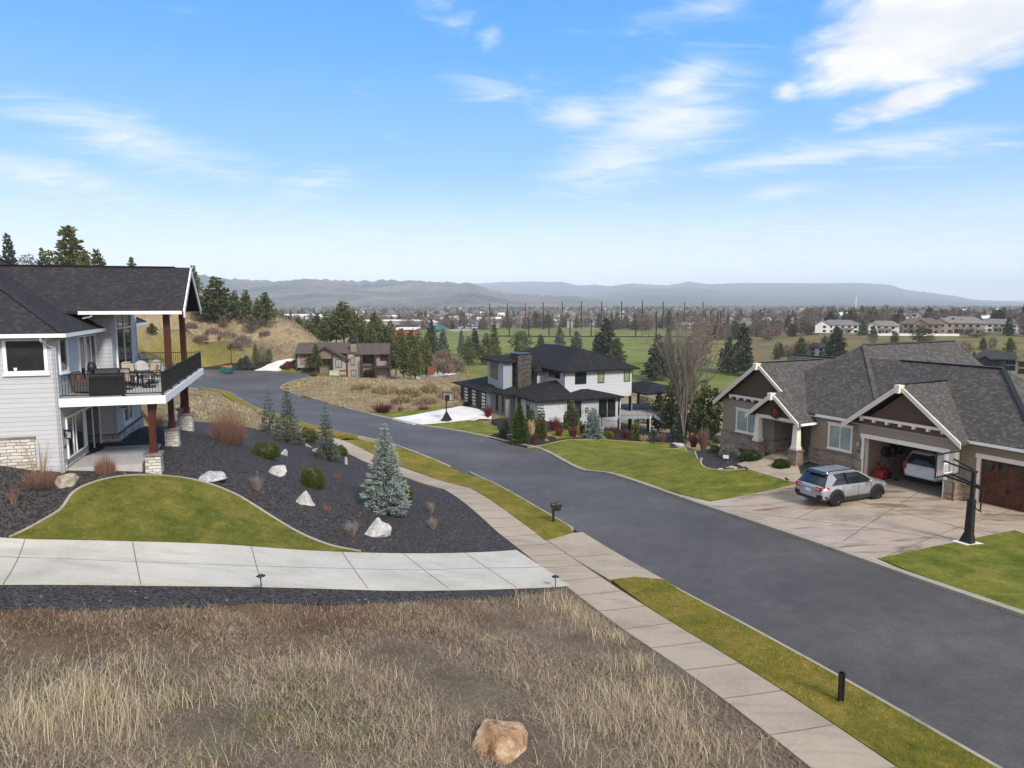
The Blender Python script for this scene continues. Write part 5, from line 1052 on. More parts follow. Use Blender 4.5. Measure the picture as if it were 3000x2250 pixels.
def suv(label, loc, rz, scale, paint, L, W, Hh, wb, roofx, clad=True, plate_txt=None):
    t = thing("parked_car", label, "car", loc, rz); t.scale = (scale,) * 3; hw = W / 2; r = .345 if L < 5 else .4
    xr, xf = -L / 2, L / 2; zb = .24; belt = Hh * .62; bl = belt
    def ring(k, zlo, zmid, ztop, crown): return [(hw * k * .86, zlo), (hw * k * .985, zlo + .10), (hw * k, zmid), (hw * k * .97, ztop - .05), (hw * k * .90, ztop), (hw * k * .5, ztop + crown)]
    hood = belt + .02
    st = [(xr, ring(.90, .42, .62, belt - .18, .02)), (xr + .06, ring(.97, .30, .62, belt - .06, .03)), (xr + .35, ring(1, zb, .66, belt, .03)), (-wb * .25, ring(1, zb, .64, belt, .0)), (wb * .2, ring(1, zb, .64, belt - .02, .0)), (wb * .5 - .35, ring(1, zb, .64, hood - .02, .05)),
          (wb * .5 + .15, ring(.985, zb, .62, hood - .07, .05)), (xf - .22, ring(.93, zb + .03, .58, hood - .15, .04)), (xf - .04, ring(.80, .36, .55, hood - .30, .02)), (xf, ring(.72, .42, .52, hood - .38, .01))]
    body = loft(MB(), st).build("body", paint, t)
    (r0, r1, r2, r3) = roofx      # tailgate base, roof rear, roof front, windscreen base
    def cab(xa, k0, xb, z): return z
    cz = Hh - .05
    def cr(x, zt, kt): return (x, [(hw * .90, belt - .08), (hw * .905, belt), (hw * (.90 * (1 - kt) + .72 * kt) * 1.0, belt + (zt - belt) * .55), (hw * (.90 * (1 - kt) + .66 * kt), max(zt - .06, belt + .004)), (hw * (.88 * (1 - kt) + .58 * kt), max(zt - .01, belt + .006)), (hw * .3, zt + .02)])
    cabin = loft(MB(), [cr(r0, belt + .02, .02), cr((r0 + r1) / 2, belt + (cz - belt) * .55, .6), cr(r1, cz - .02, 1), (cr((r1 + r2) / 2, cz + .02, 1)), cr(r2, cz - .02, 1), cr((r2 + r3) / 2, belt + (cz - belt) * .52, .6), cr(r3, belt + .02, .02)]).build("window", M_CGLASS, t)
    b = MB(); rw = hw * .635
    b.hexa([(r1 - .05, -rw, cz - .03), (r2 + .02, -rw, cz - .03), (r2 + .02, rw, cz - .03), (r1 - .05, rw, cz - .03), (r1 - .02, -rw * .94, cz + .055), (r2 - .06, -rw * .94, cz + .05), (r2 - .06, rw * .94, cz + .05), (r1 - .02, rw * .94, cz + .055)]); b.build("roof_panel", paint, t, .02)
    b = MB(); b.hexa([(r1 - .26, -rw * .9, cz - .06), (r1, -rw * .95, cz - .03), (r1, rw * .95, cz - .03), (r1 - .26, rw * .9, cz - .06), (r1 - .24, -rw * .88, cz - .03), (r1, -rw * .93, cz + .05), (r1, rw * .93, cz + .05), (r1 - .24, rw * .88, cz - .03)]); b.build("spoiler", M_CGLASS if clad else paint, t)
    for s_ in (-1, 1):      # pillars and side frames
        def P(x, z, out_=.012):
            f = min(max((z - belt) / (cz - belt), 0), 1); return (x, s_ * (hw * (.905 - .245 * f) + out_), z)
        b = MB(); 
        def strip(pts, wd):
            for (xa, za), (xb, zb_) in zip(pts[:-1], pts[1:]):
                a, c = Vector(P(xa, za)), Vector(P(xb, zb_)); b.bar(a, c, .03, wd)
        strip([(r3 + .02, belt + .02), ((r2 + r3) / 2, belt + (cz - belt) * .55), (r2, cz - .03), ((r1 + r2) / 2, cz + .0), (r1, cz - .03)], .07); b.build("roof_rail_frame", paint, t)
        b = MB(); xq = r1 + .1
        b.prism([P(r0 + .02, belt - .02), P(r0 + .42, belt - .02), P(xq + .30, belt + (cz - belt) * .5), P(xq + .12, cz - .04), P(r1 - .04, cz - .04), P((r0 + r1) / 2, belt + (cz - belt) * .5)], (0, s_ * .012, 0)); b.build("rear_pillar", paint, t)
        b = MB(); xm = (r1 + r2) / 2 + .15; b.bar(P(xm, belt), P(xm - .08, cz - .03), .03, .09); b.build("door_pillar", M_CLAD, t)
        b = MB(); b.path([(r1 + .02, s_ * rw * .98, cz + .02), (r1 + .1, s_ * rw, cz + .1), (r2 - .15, s_ * rw, cz + .1), (r2 - .02, s_ * rw * .98, cz + .02)], .022, 6); b.build("roof_rail", M_CLAD, t)
        b = MB(); b.blob((r3 - .42, s_ * (hw + .10), belt + .06), (.07, .11, .085), 0, 1, .03); b.build("mirror", paint, t)
        for xh in (-.15, .85): b = MB(); b.cbox((xh * .9 - .1, s_ * (hw + .012), belt - .12), (.2, .03, .035)); b.build("door_handle", M_CHROME, t)
        for xs in (wb * .5 - .42, .08, -.9 if L < 5 else -1.0): b = MB(); b.box((xs - .006, s_ * hw * .99, .40), (xs + .006, s_ * (hw + .003), belt - .06)); b.build("door_gap", M_CLAD, t)
        b = MB()
        for xw in (-wb / 2, wb / 2):
            pts = [(xw + (r + .085) * math.cos(a), s_ * (hw + .004), r + (r + .075) * math.sin(a)) for a in np.linspace(-.25, math.pi + .25, 13)]
            for p, q in zip(pts[:-1], pts[1:]): b.bar(p, q, .05, .12 if clad else .05)
        b.bar((-wb / 2 + r, s_ * (hw - .01), .30), (wb / 2 - r, s_ * (hw - .01), .30), .06, .17); b.build("wheel_arch_trim", M_CLAD if clad else paint, t)
        for xw in (-wb / 2, wb / 2):
            b = MB(); b.tube((xw, s_ * (hw - .24), r), (xw, s_ * (hw + .003), r), r + .055, r + .055, 20); b.build("wheel_well", M_TYRE, t); wheel(t, xw, s_ * (hw - .09), r, .23, s_)
        b = MB()
        if clad: b.hexa([(xr - .015, s_ * hw * .50, belt - .22), (xr - .015, s_ * hw * .86, belt - .24), (xr + .42, s_ * (hw + .004), belt - .13), (xr + .02, s_ * hw * .5, belt - .2), (xr - .01, s_ * hw * .50, belt - .06), (xr + .0, s_ * hw * .92, belt - .06), (xr + .40, s_ * (hw + .006), belt - .04), (xr + .02, s_ * hw * .5, belt - .04)])
        else: b.box((xr - .01, s_ * hw * .80, belt - .42), (xr + .14, s_ * (hw + .004), belt + .02))
        b.build("tail_lamp", M_LAMP, t)
        if clad: b = MB(); b.box((xr - .013, s_ * hw * .52, belt - .17), (xr - .003, s_ * hw * .74, belt - .11)); b.build("reversing_lamp", M_LAMPW, t)
        b = MB(); b.hexa([(xf - .42, s_ * hw * .72, .68), (xf - .12, s_ * hw * .55, .66), (xf - .10, s_ * hw * .86, .66), (xf - .42, s_ * hw * .955, .68), (xf - .42, s_ * hw * .72, .80), (xf - .14, s_ * hw * .55, .76), (xf - .14, s_ * hw * .80, .76), (xf - .42, s_ * hw * .945, .80)]); b.build("headlight", M_LAMPW, t)
        if clad: b = MB(); b.hexa([(xr - .02, s_ * hw * .55, .34), (xr - .02, s_ * hw * .9, .34), (xr + .5, s_ * (hw + .006), .26), (xr + .05, s_ * hw * .5, .28), (xr - .02, s_ * hw * .6, .56), (xr - .0, s_ * hw * .93, .58), (xr + .25, s_ * (hw + .006), .52), (xr + .05, s_ * hw * .6, .5)]); b.build("bumper_corner", M_CLAD, t)
    b = MB(); b.box((xr - .012, -.5, belt - .36), (xr + .05, .5, belt - .18)); b.build("plate_recess", paint, t)
    b = MB(); b.box((xr - .024, -.17, belt - .35), (xr - .011, .17, belt - .20)); b.build("licence_plate", M_PLATE, t)
    b = MB(); b.box((xr - .03, -.5, belt - .16), (xr - .004, .5, belt - .12)); b.build("tailgate_trim", M_CHROME, t)
    b = MB(); b.hexa([(xr - .02, -hw * .8, .27), (xr + .3, -hw * .97, .25), (xr + .3, hw * .97, .25), (xr - .02, hw * .8, .27), (xr - .025, -hw * .8, .36), (xr + .3, -hw * .99, .34), (xr + .3, hw * .99, .34), (xr - .025, hw * .8, .36)]); b.build("rear_bumper", M_CLAD, t)
    return t
cr_, cf_ = at(2447.6, 1482, .12), at(2566.5, 1460, .12); cd_ = (cf_ - cr_)[:2]; cd_ /= np.linalg.norm(cd_); cl_ = np.array([-cd_[1], cd_[0]]); cc = cr_[:2] + cd_ * 1.33 * 1.17 + cl_ * .84 * 1.17
suv("silver crossover with black wheels and cladding parked on the stained driveway", (cc[0], cc[1], Tz(cc[0], cc[1]) + .125), math.atan2(cd_[1], cd_[0]), 1.17, M_SILVER, 4.46, 1.8, 1.58, 2.665, (-2.08, -1.62, .22, 1.12))
q = th(-2.55, 4.45, .12); wc = suv("white full size vehicle parked nose first inside the open garage", q, TRZ + R(90), 1.03, M_WHITECAR, 5.3, 2.06, 1.92, 3.07, (-2.62, -2.35, .45, 1.3), False)
text_mesh("badge", "GMC", .13, M_RED, wc, Matrix.Translation((-2.665, 0, 1.22)) @ Matrix.Rotation(R(-90), 4, 'Z') @ UP)
# ================================================================ STREET THINGS
def gp_(px, py, zo=0): p = at(px, py, zo); return (p[0], p[1], p[2])
RZ_ST = math.atan2(DV[1], DV[0]) - R(90)     # local y along the street, local x across it
M_DARKM = plain("dark_bronze_metal", (.018, .017, .016), .45, .4)
def mailbox(label, loc, rz):
    t = thing("mailbox", label, "mailbox", loc, rz); b = MB(); b.box((-.055, -.055, -.3), (.055, .055, .82)); b.build("post", M_DARKM, t)
    b = MB(); b.box((-.1, -.05, .62), (.42, .05, .72)); b.box((.12, -.11, .73), (.40, .11, .80)); b.build("bracket", M_DARKM, t)
    b = MB(); n_ = 10; sec = [(-.11, .82), (.11, .82), (.11, .98)] + [(.11 * math.cos(a), .98 + .11 * math.sin(a)) for a in np.linspace(.3, 2.84, 7)] + [(-.11, .98)]
    b.prism([(-.12, y, z) for y, z in sec], (.56, 0, 0)); o = b.build("box", M_DARKM, t); b = MB(); b.prism([(.44, y * 1.06, .82 + (z - .82) * 1.04) for y, z in sec], (.02, 0, 0)); b.build("door", M_DARKM, o)
    b = MB(); b.box((.1, -.125, .95), (.14, -.112, 1.12)); b.build("flag", M_DARKM, o)
mailbox("black mailbox on a post in the grass verge by the driveway apron", gp_(1621, 1530, .1), R(0) + RZ_ST)
mailbox("black mailbox among the conifers in front of the white house", gp_(1497, 1302, .05), RZ_ST + R(180))
t = thing("utility_post", "short black square post with a notched top in the verge", "post", gp_(2461, 2056, .1), RZ_ST + R(20))
b = MB(); b.box((-.085, -.03, -.2), (.0, .03, .80)); b.box((.0, -.075, -.2), (.07, .075, .80)); b.box((-.12, -.03, .74), (.12, .03, .80)); b.build("post", M_DARKM, t)
def path_light(label, px, py, h, tilt=.03):
    t = thing("path_light", label, "garden light", gp_(px, py, .05)); b = MB(); b.tube((0, 0, -.1), (tilt, 0, h), .018, .015, 8); b.build("stake", M_DARKM, t)
    b = MB(); b.lathe([(0, h + .05), (.05, h + .045), (.15, h - .01), (.14, h - .015), (.03, h + .0)], 16, (tilt, 0, 0)); b.build("lamp_shade", M_DARKM, t)
path_light("dark mushroom path light beside the long pale driveway", 764, 1745, .68); path_light("slim path light where the driveway meets the pavement", 1627, 1726, .52, 0)
def spot(label, px, py):
    t = thing("spotlight", label, "garden light", gp_(px, py, .05), R(200)); b = MB(); b.tube((0, 0, 0), (0, 0, .2), .02, .02, 8); b.build("stake", M_DARKM, t); b = MB(); b.tube((-.08, 0, .22), (.14, 0, .34), .05, .075, 10); b.build("lamp_head", M_DARKM, t)
spot("small black spotlight at the curved end of the rock bed", 2187, 1383); spot("small black spotlight in the lawn edge by the silver car", 2306, 1416)
t = thing("yard_sign", "small white sign on a stake in front of the blue spruce", "sign", gp_(2126, 1356, .05), R(-25)); b = MB(); b.tube((0, 0, 0), (0, 0, .4), .015, .015, 6); b.build("stake", M_DARKM, t); b = MB(); b.box((-.2, -.02, .33), (.2, .0, .58)); p_ = b.build("panel", M_PLATE, t)
# street lamp, hydrant, utility box, flower box, ornaments
p = gp_(679, 1077); t = thing("street_lamp", "thin dark street lamp at the far side of the turning circle", "street lamp", p); b = MB(); b.tube((0, 0, -.3), (0, 0, 4.2), .085, .06, 8); b.lathe([(.15, 0), (.15, .5), (.08, .6)], 10); b.build("pole", M_DARKM, t)
b = MB(); b.lathe([(.08, 4.15), (.17, 4.2), (.22, 4.6), (.28, 4.62), (.05, 4.82), (0, 4.9)], 10); b.build("lantern", M_DARKM, t)
M_YEL = plain("yellow_hydrant_paint", (.62, .36, .02), .5); t = thing("fire_hydrant", "yellow fire hydrant in the dry grass at the bend", "hydrant", gp_(875, 1133, .1)); b = MB(); b.lathe([(.17, 0), (.17, .06), (.12, .08), (.12, .52), (.16, .54), (.15, .62), (.08, .72), (.03, .76), (0, .8)], 12); b.build("barrel", M_YEL, t)
for s_ in (0, 1.57, 3.14): b = MB(); b.tube((.1 * math.cos(s_), .1 * math.sin(s_), .42), (.2 * math.cos(s_), .2 * math.sin(s_), .42), .06, .06, 8); b.build("outlet", M_YEL, t)
M_TEAL = plain("teal_box_paint", (.02, .10, .10), .6); M_BRNPLANT = plain("dried_flowers", (.30, .12, .06), .9)
t = thing("planter_box", "teal planter box with rust coloured flowers on the kerb", "planter", gp_(665, 1092, .1)); b = MB(); b.hexa([(-1, -.6, 0), (1, -.6, 0), (1, .6, 0), (-1, .6, 0), (-1.15, -.7, 1.0), (1.15, -.7, 1.0), (1.15, .7, 1.0), (-1.15, .7, 1.0)]); b.build("box", M_TEAL, t, .05); b = MB()
for k in range(9): b.blob((-.7 + .18 * k, .1 * math.sin(k * 3), 1.15), (.3, .35, .25), 0, k, .4)
b.build("flowers", M_BRNPLANT, t)
M_UTIL = plain("pale_green_cabinet", (.42, .46, .36), .6); t = thing("utility_cabinet", "pale green utility cabinet below the brown house", "utility box", gp_(980, 1100, .1)); b = MB(); b.box((-.9, -.5, -.3), (.9, .5, .9)); b.build("cabinet", M_UTIL, t, .05); b = MB(); b.box((-.95, -.55, .9), (.95, .55, .98)); b.build("lid", M_UTIL, t)
t = thing("christmas_ball", "large green christmas ball on the lawn of the brown house", "ornament", gp_(871, 1080, .1)); b = MB(); b.blob((0, 0, .72), (.75, .75, .72), 0, 0, .02); b.build("ball", plain("green_inflatable", (.06, .26, .12), .3), t); b = MB(); b.tube((0, 0, 1.4), (0, 0, 1.55), .15, .15, 10); b.build("cap", M_CHROME, t)
t = thing("christmas_ball", "large red christmas ball on the lawn of the brown house", "ornament", gp_(881, 1079, .1)); b = MB(); b.blob((0, 0, .75), (.78, .78, .75), 0, 1, .02); b.build("ball", plain("red_inflatable", (.45, .015, .02), .3), t); b = MB(); b.tube((0, 0, 1.45), (0, 0, 1.6), .15, .15, 10); b.build("cap", M_CHROME, t)
# basketball hoops
M_ACRY = bpy.data.materials.new("clear_acrylic_board"); M_ACRY.use_nodes = True; nb = NT(M_ACRY.node_tree); bb = nb.n["Principled BSDF"]; bb.inputs["Base Color"].default_value = (.75, .8, .82, 1); bb.inputs["Alpha"].default_value = .10; bb.inputs["Roughness"].default_value = .05
M_NET = plain("white_net", (.75, .75, .75), .9)
def board(t, x, zc, W, Hh, arms_to):
    b = MB(); b.box((x, -W / 2, zc - Hh / 2), (x + .02, W / 2, zc + Hh / 2)); bd = b.build("backboard", M_ACRY, t); b = MB(); f = .035
    for y in (-W / 2, W / 2): b.box((x - .02, y - f, zc - Hh / 2 - f), (x + .04, y + f, zc + Hh / 2 + f))
    for z in (-Hh / 2, Hh / 2): b.box((x - .02, -W / 2, zc + z - f), (x + .04, W / 2, zc + z + f))
    b.build("board_frame", M_DARKM, bd); b = MB(); w2, z0 = .3, zc - Hh / 2 + .12; l_ = .025
    for y in (-w2, w2): b.box((x - .012, y - l_, z0), (x + .032, y + l_, z0 + .45))
    for z in (z0, z0 + .45): b.box((x - .012, -w2, z - l_), (x + .032, w2, z + l_))
    b.build("board_marking", M_WHITE, bd)
    b = MB(); zr = zc - Hh / 2 + .12; n = 20; pts = [(x - .4 + .23 * math.cos(a), .23 * math.sin(a), zr) for a in np.linspace(0, 2 * math.pi, n + 1)]; b.path(pts, .016, 6); b.box((x - .18, -.1, zr - .1), (x - .0, .1, zr + .02)); b.build("rim", plain("red_rim", (.5, .02, .02), .5) if "red_rim" not in bpy.data.materials else bpy.data.materials["red_rim"], t)
    b = MB()
    for k in range(12):
        a = k * 6.283 / 12
        for s_ in (-.26, .26): b.tube((x - .4 + .22 * math.cos(a), .22 * math.sin(a), zr), (x - .4 + .13 * math.cos(a + s_), .13 * math.sin(a + s_), zr - .4), .008, .008, 4, 0, False)
    b.build("net", M_NET, t)
p = gp_(2838, 1590, .12); t = thing("basketball_hoop", "tall black basketball hoop with clear backboard at the edge of the stained driveway", "basketball hoop", p, math.atan2(-RHX[1], -RHX[0]) + R(180))
b = MB(); b.box((-.075, -.075, 0), (.075, .075, 3.36)); b.build("pole", M_DARKM, t); b = MB(); b.hexa([(-.36, -.2, 0), (.2, -.2, 0), (.2, .2, 0), (-.36, .2, 0), (-.17, -.15, .5), (.13, -.15, .5), (.13, .15, .5), (-.17, .15, .5)]); b.hexa([(-.17, -.15, .5), (.13, -.15, .5), (.13, .15, .5), (-.17, .15, .5), (-.14, -.14, 2.05), (.12, -.14, 2.05), (.12, .14, 2.05), (-.14, .14, 2.05)]); b.build("pole_padding", M_COVER, t, .02)
for s_ in (-.16, .16): b = MB(); b.bar((.1, s_ * .6, 3.3), (-1.15, s_ * 2.4, 3.62), .05, .08); b.bar((.45, s_ * .6, 2.62), (-1.15, s_ * 1.6, 2.92), .05, .09); b.build("arm", M_DARKM, t)
b = MB(); b.bar((.45, 0, 2.62), (.38, 0, 1.62), .05); b.bar((.1, 0, 1.7), (.45, 0, 1.55), .04); b.build("height_crank", M_DARKM, t); b = MB(); b.bar((-.25, -.11, 2.70), (-.75, -.145, 2.795), .012, .09); b.build("arm_label", M_NET, t); b = MB(); b.box((-.5, -.45, -.02), (.45, .45, .012)); b.build("base_plate", M_CONC_WHITE, t)
board(t, -1.2, 3.42, 1.83, 1.07, None)
p = gp_(1308, 1232, .12); t = thing("basketball_hoop", "portable black basketball hoop standing on the white driveway", "basketball hoop", p, R(-110))
b = MB(); b.hexa([(-.6, -.55, 0), (.6, -.55, 0), (.6, .55, 0), (-.6, .55, 0), (-.5, -.45, .28), (.5, -.45, .28), (.5, .45, .28), (-.5, .45, .28)]); b.build("base", M_COVER, t, .04); b = MB(); b.hexa([(-.45, -.4, .28), (.4, -.4, .28), (.4, .4, .28), (-.45, .4, .28), (-.1, -.08, 1.1), (.08, -.08, 1.1), (.08, .08, 1.1), (-.1, .08, 1.1)]); b.build("base_cover", M_COVER, t)
b = MB(); b.bar((0, 0, .2), (0, 0, 2.2), .12); b.bar((0, 0, 2.2), (-.45, 0, 2.9), .1); b.build("pole", M_DARKM, t); b = MB(); b.bar((0, .1, 2.3), (-.62, .2, 3.2), .05); b.bar((0, -.1, 2.3), (-.62, -.2, 3.2), .05); b.cbox((-.3, 0, 2.8), (.3, .5, .7)); b.build("arm", M_DARKM, t); board(t, -.66, 2.95, 1.55, .95, None)
p = gp_(1118, 1094, .1); t = thing("round_sign", "round white sign with a dark emblem on a post by the brown house", "sign", p, R(10)); b = MB(); b.tube((0, 0, 0), (0, 0, 2.4), .09, .07, 8); b.build("post", M_DARKM, t); b = MB(); b.tube((0, .04, 3.4), (0, -.04, 3.4), 1.0, 1.0, 28); o = b.build("disc", M_WHITE, t); o.scale = (.62, 1, 1.15); o.location = (0, 0, -.5); b = MB(); b.bar((-.2, -.07, 3.75), (-.2, -.07, 3.1), .16, .04); b.bar((-.3, -.07, 3.1), (.35, -.07, 3.1), .04, .16); b.build("emblem", M_BLACK, o); b = MB(); b.box((-.7, -.5, 0), (.7, .5, .35)); b.build("base", M_COVER, t)
# patio things behind the dry lot
t = thing("parasol", "folded orange parasol standing behind the white house garage", "parasol", aty(1372, 1112, 112.0).tolist()); t.scale = (.5, .5, .5); b = MB(); b.tube((0, 0, 0), (0, 0, 2.8), .05, .05, 8); b.build("pole", M_BLACK, t); b = MB(); b.lathe([(.05, 2.9), (.2, 2.3), (.34, 1.3), (.22, .95), (.05, 1.0)], 12); b.build("canopy", plain("orange_canvas", (.62, .20, .01), .8), t)
p = at(1270, 1108); t = thing("terrace_wall", "curved low stone wall round a white terrace beside the dry lot", "wall", (p[0], p[1], p[2])); b = MB()
for k in range(18): a = R(-100 + k * 11); b.cbox((5.5 * math.cos(a), 5.5 * math.sin(a) * 1.4, .45), (.5, 1.5, 1.5), 0, a)
b.build("stone_wall", M_TSTONE, t); b = MB(); b.lathe([(0, .9), (5.2, .9), (5.2, .3)], 24); o = b.build("terrace_floor", M_CONC_WHITE, t); o.scale = (1, 1.35, 1)
t = thing("slatted_screen", "rust red slatted garden screen by the white terrace", "screen", aty(1265, 1096, 118.).tolist()); b = MB(); t.scale = (.42, .42, .5)
for k in range(9): b.box((-1.4 + k * .33, -.05, 0), (-1.15 + k * .33, .05, 2.6))
b.box((-1.5, -.09, 2.2), (1.6, -.05, 2.35)); b.box((-1.5, -.09, .4), (1.6, -.05, .55)); b.build("screen", plain("rust_slats", (.22, .07, .035), .8), t)
# black picket fence in front of the white house
def fence(label, pts, h=1.25):
    P = [np.array(gp_(*q)) for q in pts]; base = P[0]; t = thing("metal_fence", label, "fence", base.tolist())
    for a, c in zip(P[:-1], P[1:]):
        a, c = Vector(a - base), Vector(c - base); L = (c - a).length; b = MB(); U = Vector((0, 0, 1)); b.bar(a + U * .18, c + U * .18, .03); b.bar(a + U * (h - .12), c + U * (h - .12), .03)
        for k in range(int(L / .13) + 1): p = a + (c - a) * (k * .13 / L); b.bar(p + U * .05, p + U * (h + .05), .018)
        b.build("fence_panel", M_BLACK, t); b = MB(); b.box((a.x - .05, a.y - .05, a.z - .2), (a.x + .05, a.y + .05, a.z + h + .12)); b.build("post", M_BLACK, t)
fence("black picket fence from the white house round the stairs to the tan house", [(1762, 1262), (1810, 1270), (1860, 1290), (1915, 1302), (1970, 1304), (2010, 1297), (2060, 1292), (2110, 1296)], 1.5)
# ---- boulders
def m_rock(name, a, b_, c_):
    n = mat(name, .85, .2); f = n.math('ADD', n.math('MULTIPLY', n.noise(n.ob, 2.2, 8, .7, .8), .75), n.math('MULTIPLY', n.noise(n.ob, 14, 5, .7), .3)); n.col(n.ramp(f, [(.36, a), (.52, b_), (.66, c_)])); n.nrm(n.bump(n.noise(n.ob, 5, 8, .75), .8, .15)); return n.m
M_RGREY = m_rock("grey_granite", (.16, .16, .17), (.40, .40, .42), (.62, .61, .60)); M_RWHITE = m_rock("white_quartz_rock", (.22, .215, .21), (.46, .455, .45), (.64, .63, .62)); M_RTAN = m_rock("tan_rock", (.20, .17, .12), (.42, .37, .28), (.56, .52, .44)); M_RRUST = m_rock("rust_stained_rock", (.20, .065, .018), (.46, .29, .16), (.70, .58, .44))
def boulder(label, x0, x1, yt, yb, m, seed, depth=.8, hs=1.0, peak=0.0):
    p = at((x0 + x1) / 2, yb - (yb - yt) * .22); d = math.hypot(p[1], p[2]); w_ = (x1 - x0) / 2080 * d; h_ = (yb - yt) / 2080 * d * hs
    t = MB(); t.rock((w_ * .60, w_ * .56 * depth, h_ * .86 / (1 + peak)), seed, 0, peak); o = t.build("boulder", m); o.location = (p[0], p[1], p[2] + h_ * .10); o.rotation_euler.z = math.atan2(-p[0], p[1]) + .2; return tag(o, label, "boulder")
boulder("rust and cream boulder lying in the dry field", 1414, 1603, 2088, 2222, M_RRUST, 5, .9, .92)
boulder("tan boulder at the corner of the grey house", 160, 230, 1393, 1428, M_RTAN, 2); boulder("long grey boulder above the green lawn", 582, 659, 1383, 1416, M_RGREY, 3, .7)
boulder("pale flat topped rock between the two low pines", 783, 839, 1368, 1400, M_RWHITE, 4); boulder("small pointed white rock beside the spreading pine", 819, 851, 1318, 1342, M_RWHITE, 6, .7, 1, .4)
boulder("grey rock below the bushy pine near the street", 894, 926, 1296, 1315, M_RGREY, 7); boulder("small grey rock touching a larger one by the slim spruce", 912, 940, 1312, 1329, M_RGREY, 8); boulder("white rock partly hidden behind the bare spruce skirt", 1003, 1025, 1338, 1369, M_RWHITE, 9)
boulder("white rock standing in the middle of the black rock bed", 868, 920, 1446, 1488, M_RWHITE, 11, .6, 1.1, .3); boulder("large peaked white rock in front of the blue spruce", 1062, 1142, 1529, 1582, M_RWHITE, 12, .6, 1.15, .5)
boulder("dark flat rock at the end of the curved lawn", 1962, 2004, 1296, 1312, M_RGREY, 13, .8); boulder("small tan rock by the walkway of the tan house", 2127, 2161, 1366, 1379, M_RTAN, 14); boulder("tiny white rock in the bed by the small sign", 2102, 2122, 1372, 1379, M_RWHITE, 15)
# ================================================================ PLANTS
def quads(P, D, Wv):
    """one leaf-like quad per point: base P, along D, half width Wv; returns V, F"""
    n = len(P); V = np.stack([P - Wv * .6, P + Wv * .6, P + D * .55 + Wv, P + D * .55 - Wv, P + D + Wv * .15, P + D - Wv * .15], 1).reshape(-1, 3)
    i = np.arange(n)[:, None] * 6; F = np.concatenate([i + [0, 1, 2, 3], i + [3, 2, 4, 5]]); return V, F
def unit(v): return v / (np.linalg.norm(v, axis=-1, keepdims=True) + 1e-9)
def side(D, g):
    r = g.normal(size=D.shape); return unit(np.cross(D, r))
M_BARK = plain("grey_brown_bark", (.085, .065, .05), .95, .1, 0, .4, 5); M_BARKP = plain("pale_bark", (.20, .175, .15), .95, .1, 0, .3, 5)
M_BLUE = m_leafy("blue_spruce_needles", (.075, .11, .10), (.36, .42, .39)); M_BLUED = m_leafy("dark_spruce_needles", (.045, .066, .050), (.19, .225, .185))
M_PINE = m_leafy("pine_needles", (.042, .060, .022), (.175, .195, .070)); M_PINED = m_leafy("dark_conifer_needles", (.022, .034, .020), (.090, .112, .062)); M_OLIVE = m_leafy("olive_pine_needles", (.050, .066, .022), (.19, .20, .065))
M_MUGO = m_leafy("mugo_pine_needles", (.018, .036, .006), (.085, .125, .018)); M_BRIGHT = m_leafy("fresh_green_needles", (.022, .05, .010), (.095, .135, .030)); M_DEADN = m_leafy("bare_lower_branches", (.085, .062, .045), (.20, .16, .12))
M_REDT = m_leafy("red_twigs", (.065, .018, .016), (.17, .045, .038)); M_RUSTT = m_leafy("rust_brown_twigs", (.10, .060, .045), (.29, .165, .125)); M_BRUSH = m_leafy("brown_brush_twigs", (.10, .072, .048), (.25, .185, .12)); M_WEED = m_leafy("tan_weeds", (.19, .145, .085), (.40, .32, .20)); M_GREYT = m_leafy("grey_brown_twigs", (.13, .10, .085), (.36, .285, .25)); M_TANG = m_leafy("tan_plume_grass", (.26, .18, .09), (.62, .47, .28)); M_MAUVE = m_leafy("mauve_bare_twigs", (.10, .076, .064), (.28, .215, .18)); M_YELG = m_leafy("golden_shrub", (.10, .11, .012), (.24, .23, .04))
def spruce_mesh(name, h, rad, seed, m, n=5200, whorls=24, nb=8, L=.17, wd=.022, droop=.18, prof=.9, bare=0.0, openness=.0):
    g = np.random.default_rng(seed); t = 1 - np.sqrt(g.uniform(0, 1, n * 2)); t = t[g.uniform(size=n * 2) > openness * t][:n]; n = len(t)
    k = np.floor(t * whorls); t = np.clip((k + .5 + g.normal(0, .13, n)) / whorls, 0, .995)
    off = g.uniform(0, 6.28, whorls + 1); lv = g.uniform(.66, 1.18, (whorls + 1, nb)); b = g.integers(0, nb, n)
    ph = off[k.astype(int)] + 2 * np.pi * b / nb + g.normal(0, .13, n); s = np.sqrt(g.uniform(.02, 1, n)); Rr = rad * (1 - t) ** prof * lv[k.astype(int), b] + .04
    z0 = h * (.035 + .965 * t); P = np.stack([s * Rr * np.cos(ph), s * Rr * np.sin(ph), z0 - droop * s * Rr * (1.2 - t) + .16 * Rr * s ** 3 + g.normal(0, .02, n)], 1)
    o = np.stack([np.cos(ph), np.sin(ph), .25 * t + 0 * ph], 1); D = unit(o * .75 + g.normal(0, .42, (n, 3)) + np.array([0, 0, .12])) * (L * g.uniform(.6, 1.25, (n, 1))) * (.55 + .6 * (1 - t[:, None]))
    Wv = side(D, g) * wd * g.uniform(.8, 1.5, (n, 1)); V, F = quads(P, D, Wv); V2, F2 = quads(P, D, np.cross(unit(D), Wv)); F = np.concatenate([F, F2 + len(V)]); V = np.concatenate([V, V2])
    tone = np.repeat(np.clip(g.normal(.45, .22, n), 0, 1), 6); tone[2::6] += .0; tone.reshape(-1, 6)[:, 4:] += .35; tone = np.clip(np.concatenate([tone, tone]), 0, 1)
    return V, F, np.stack([tone] * 3, 1)
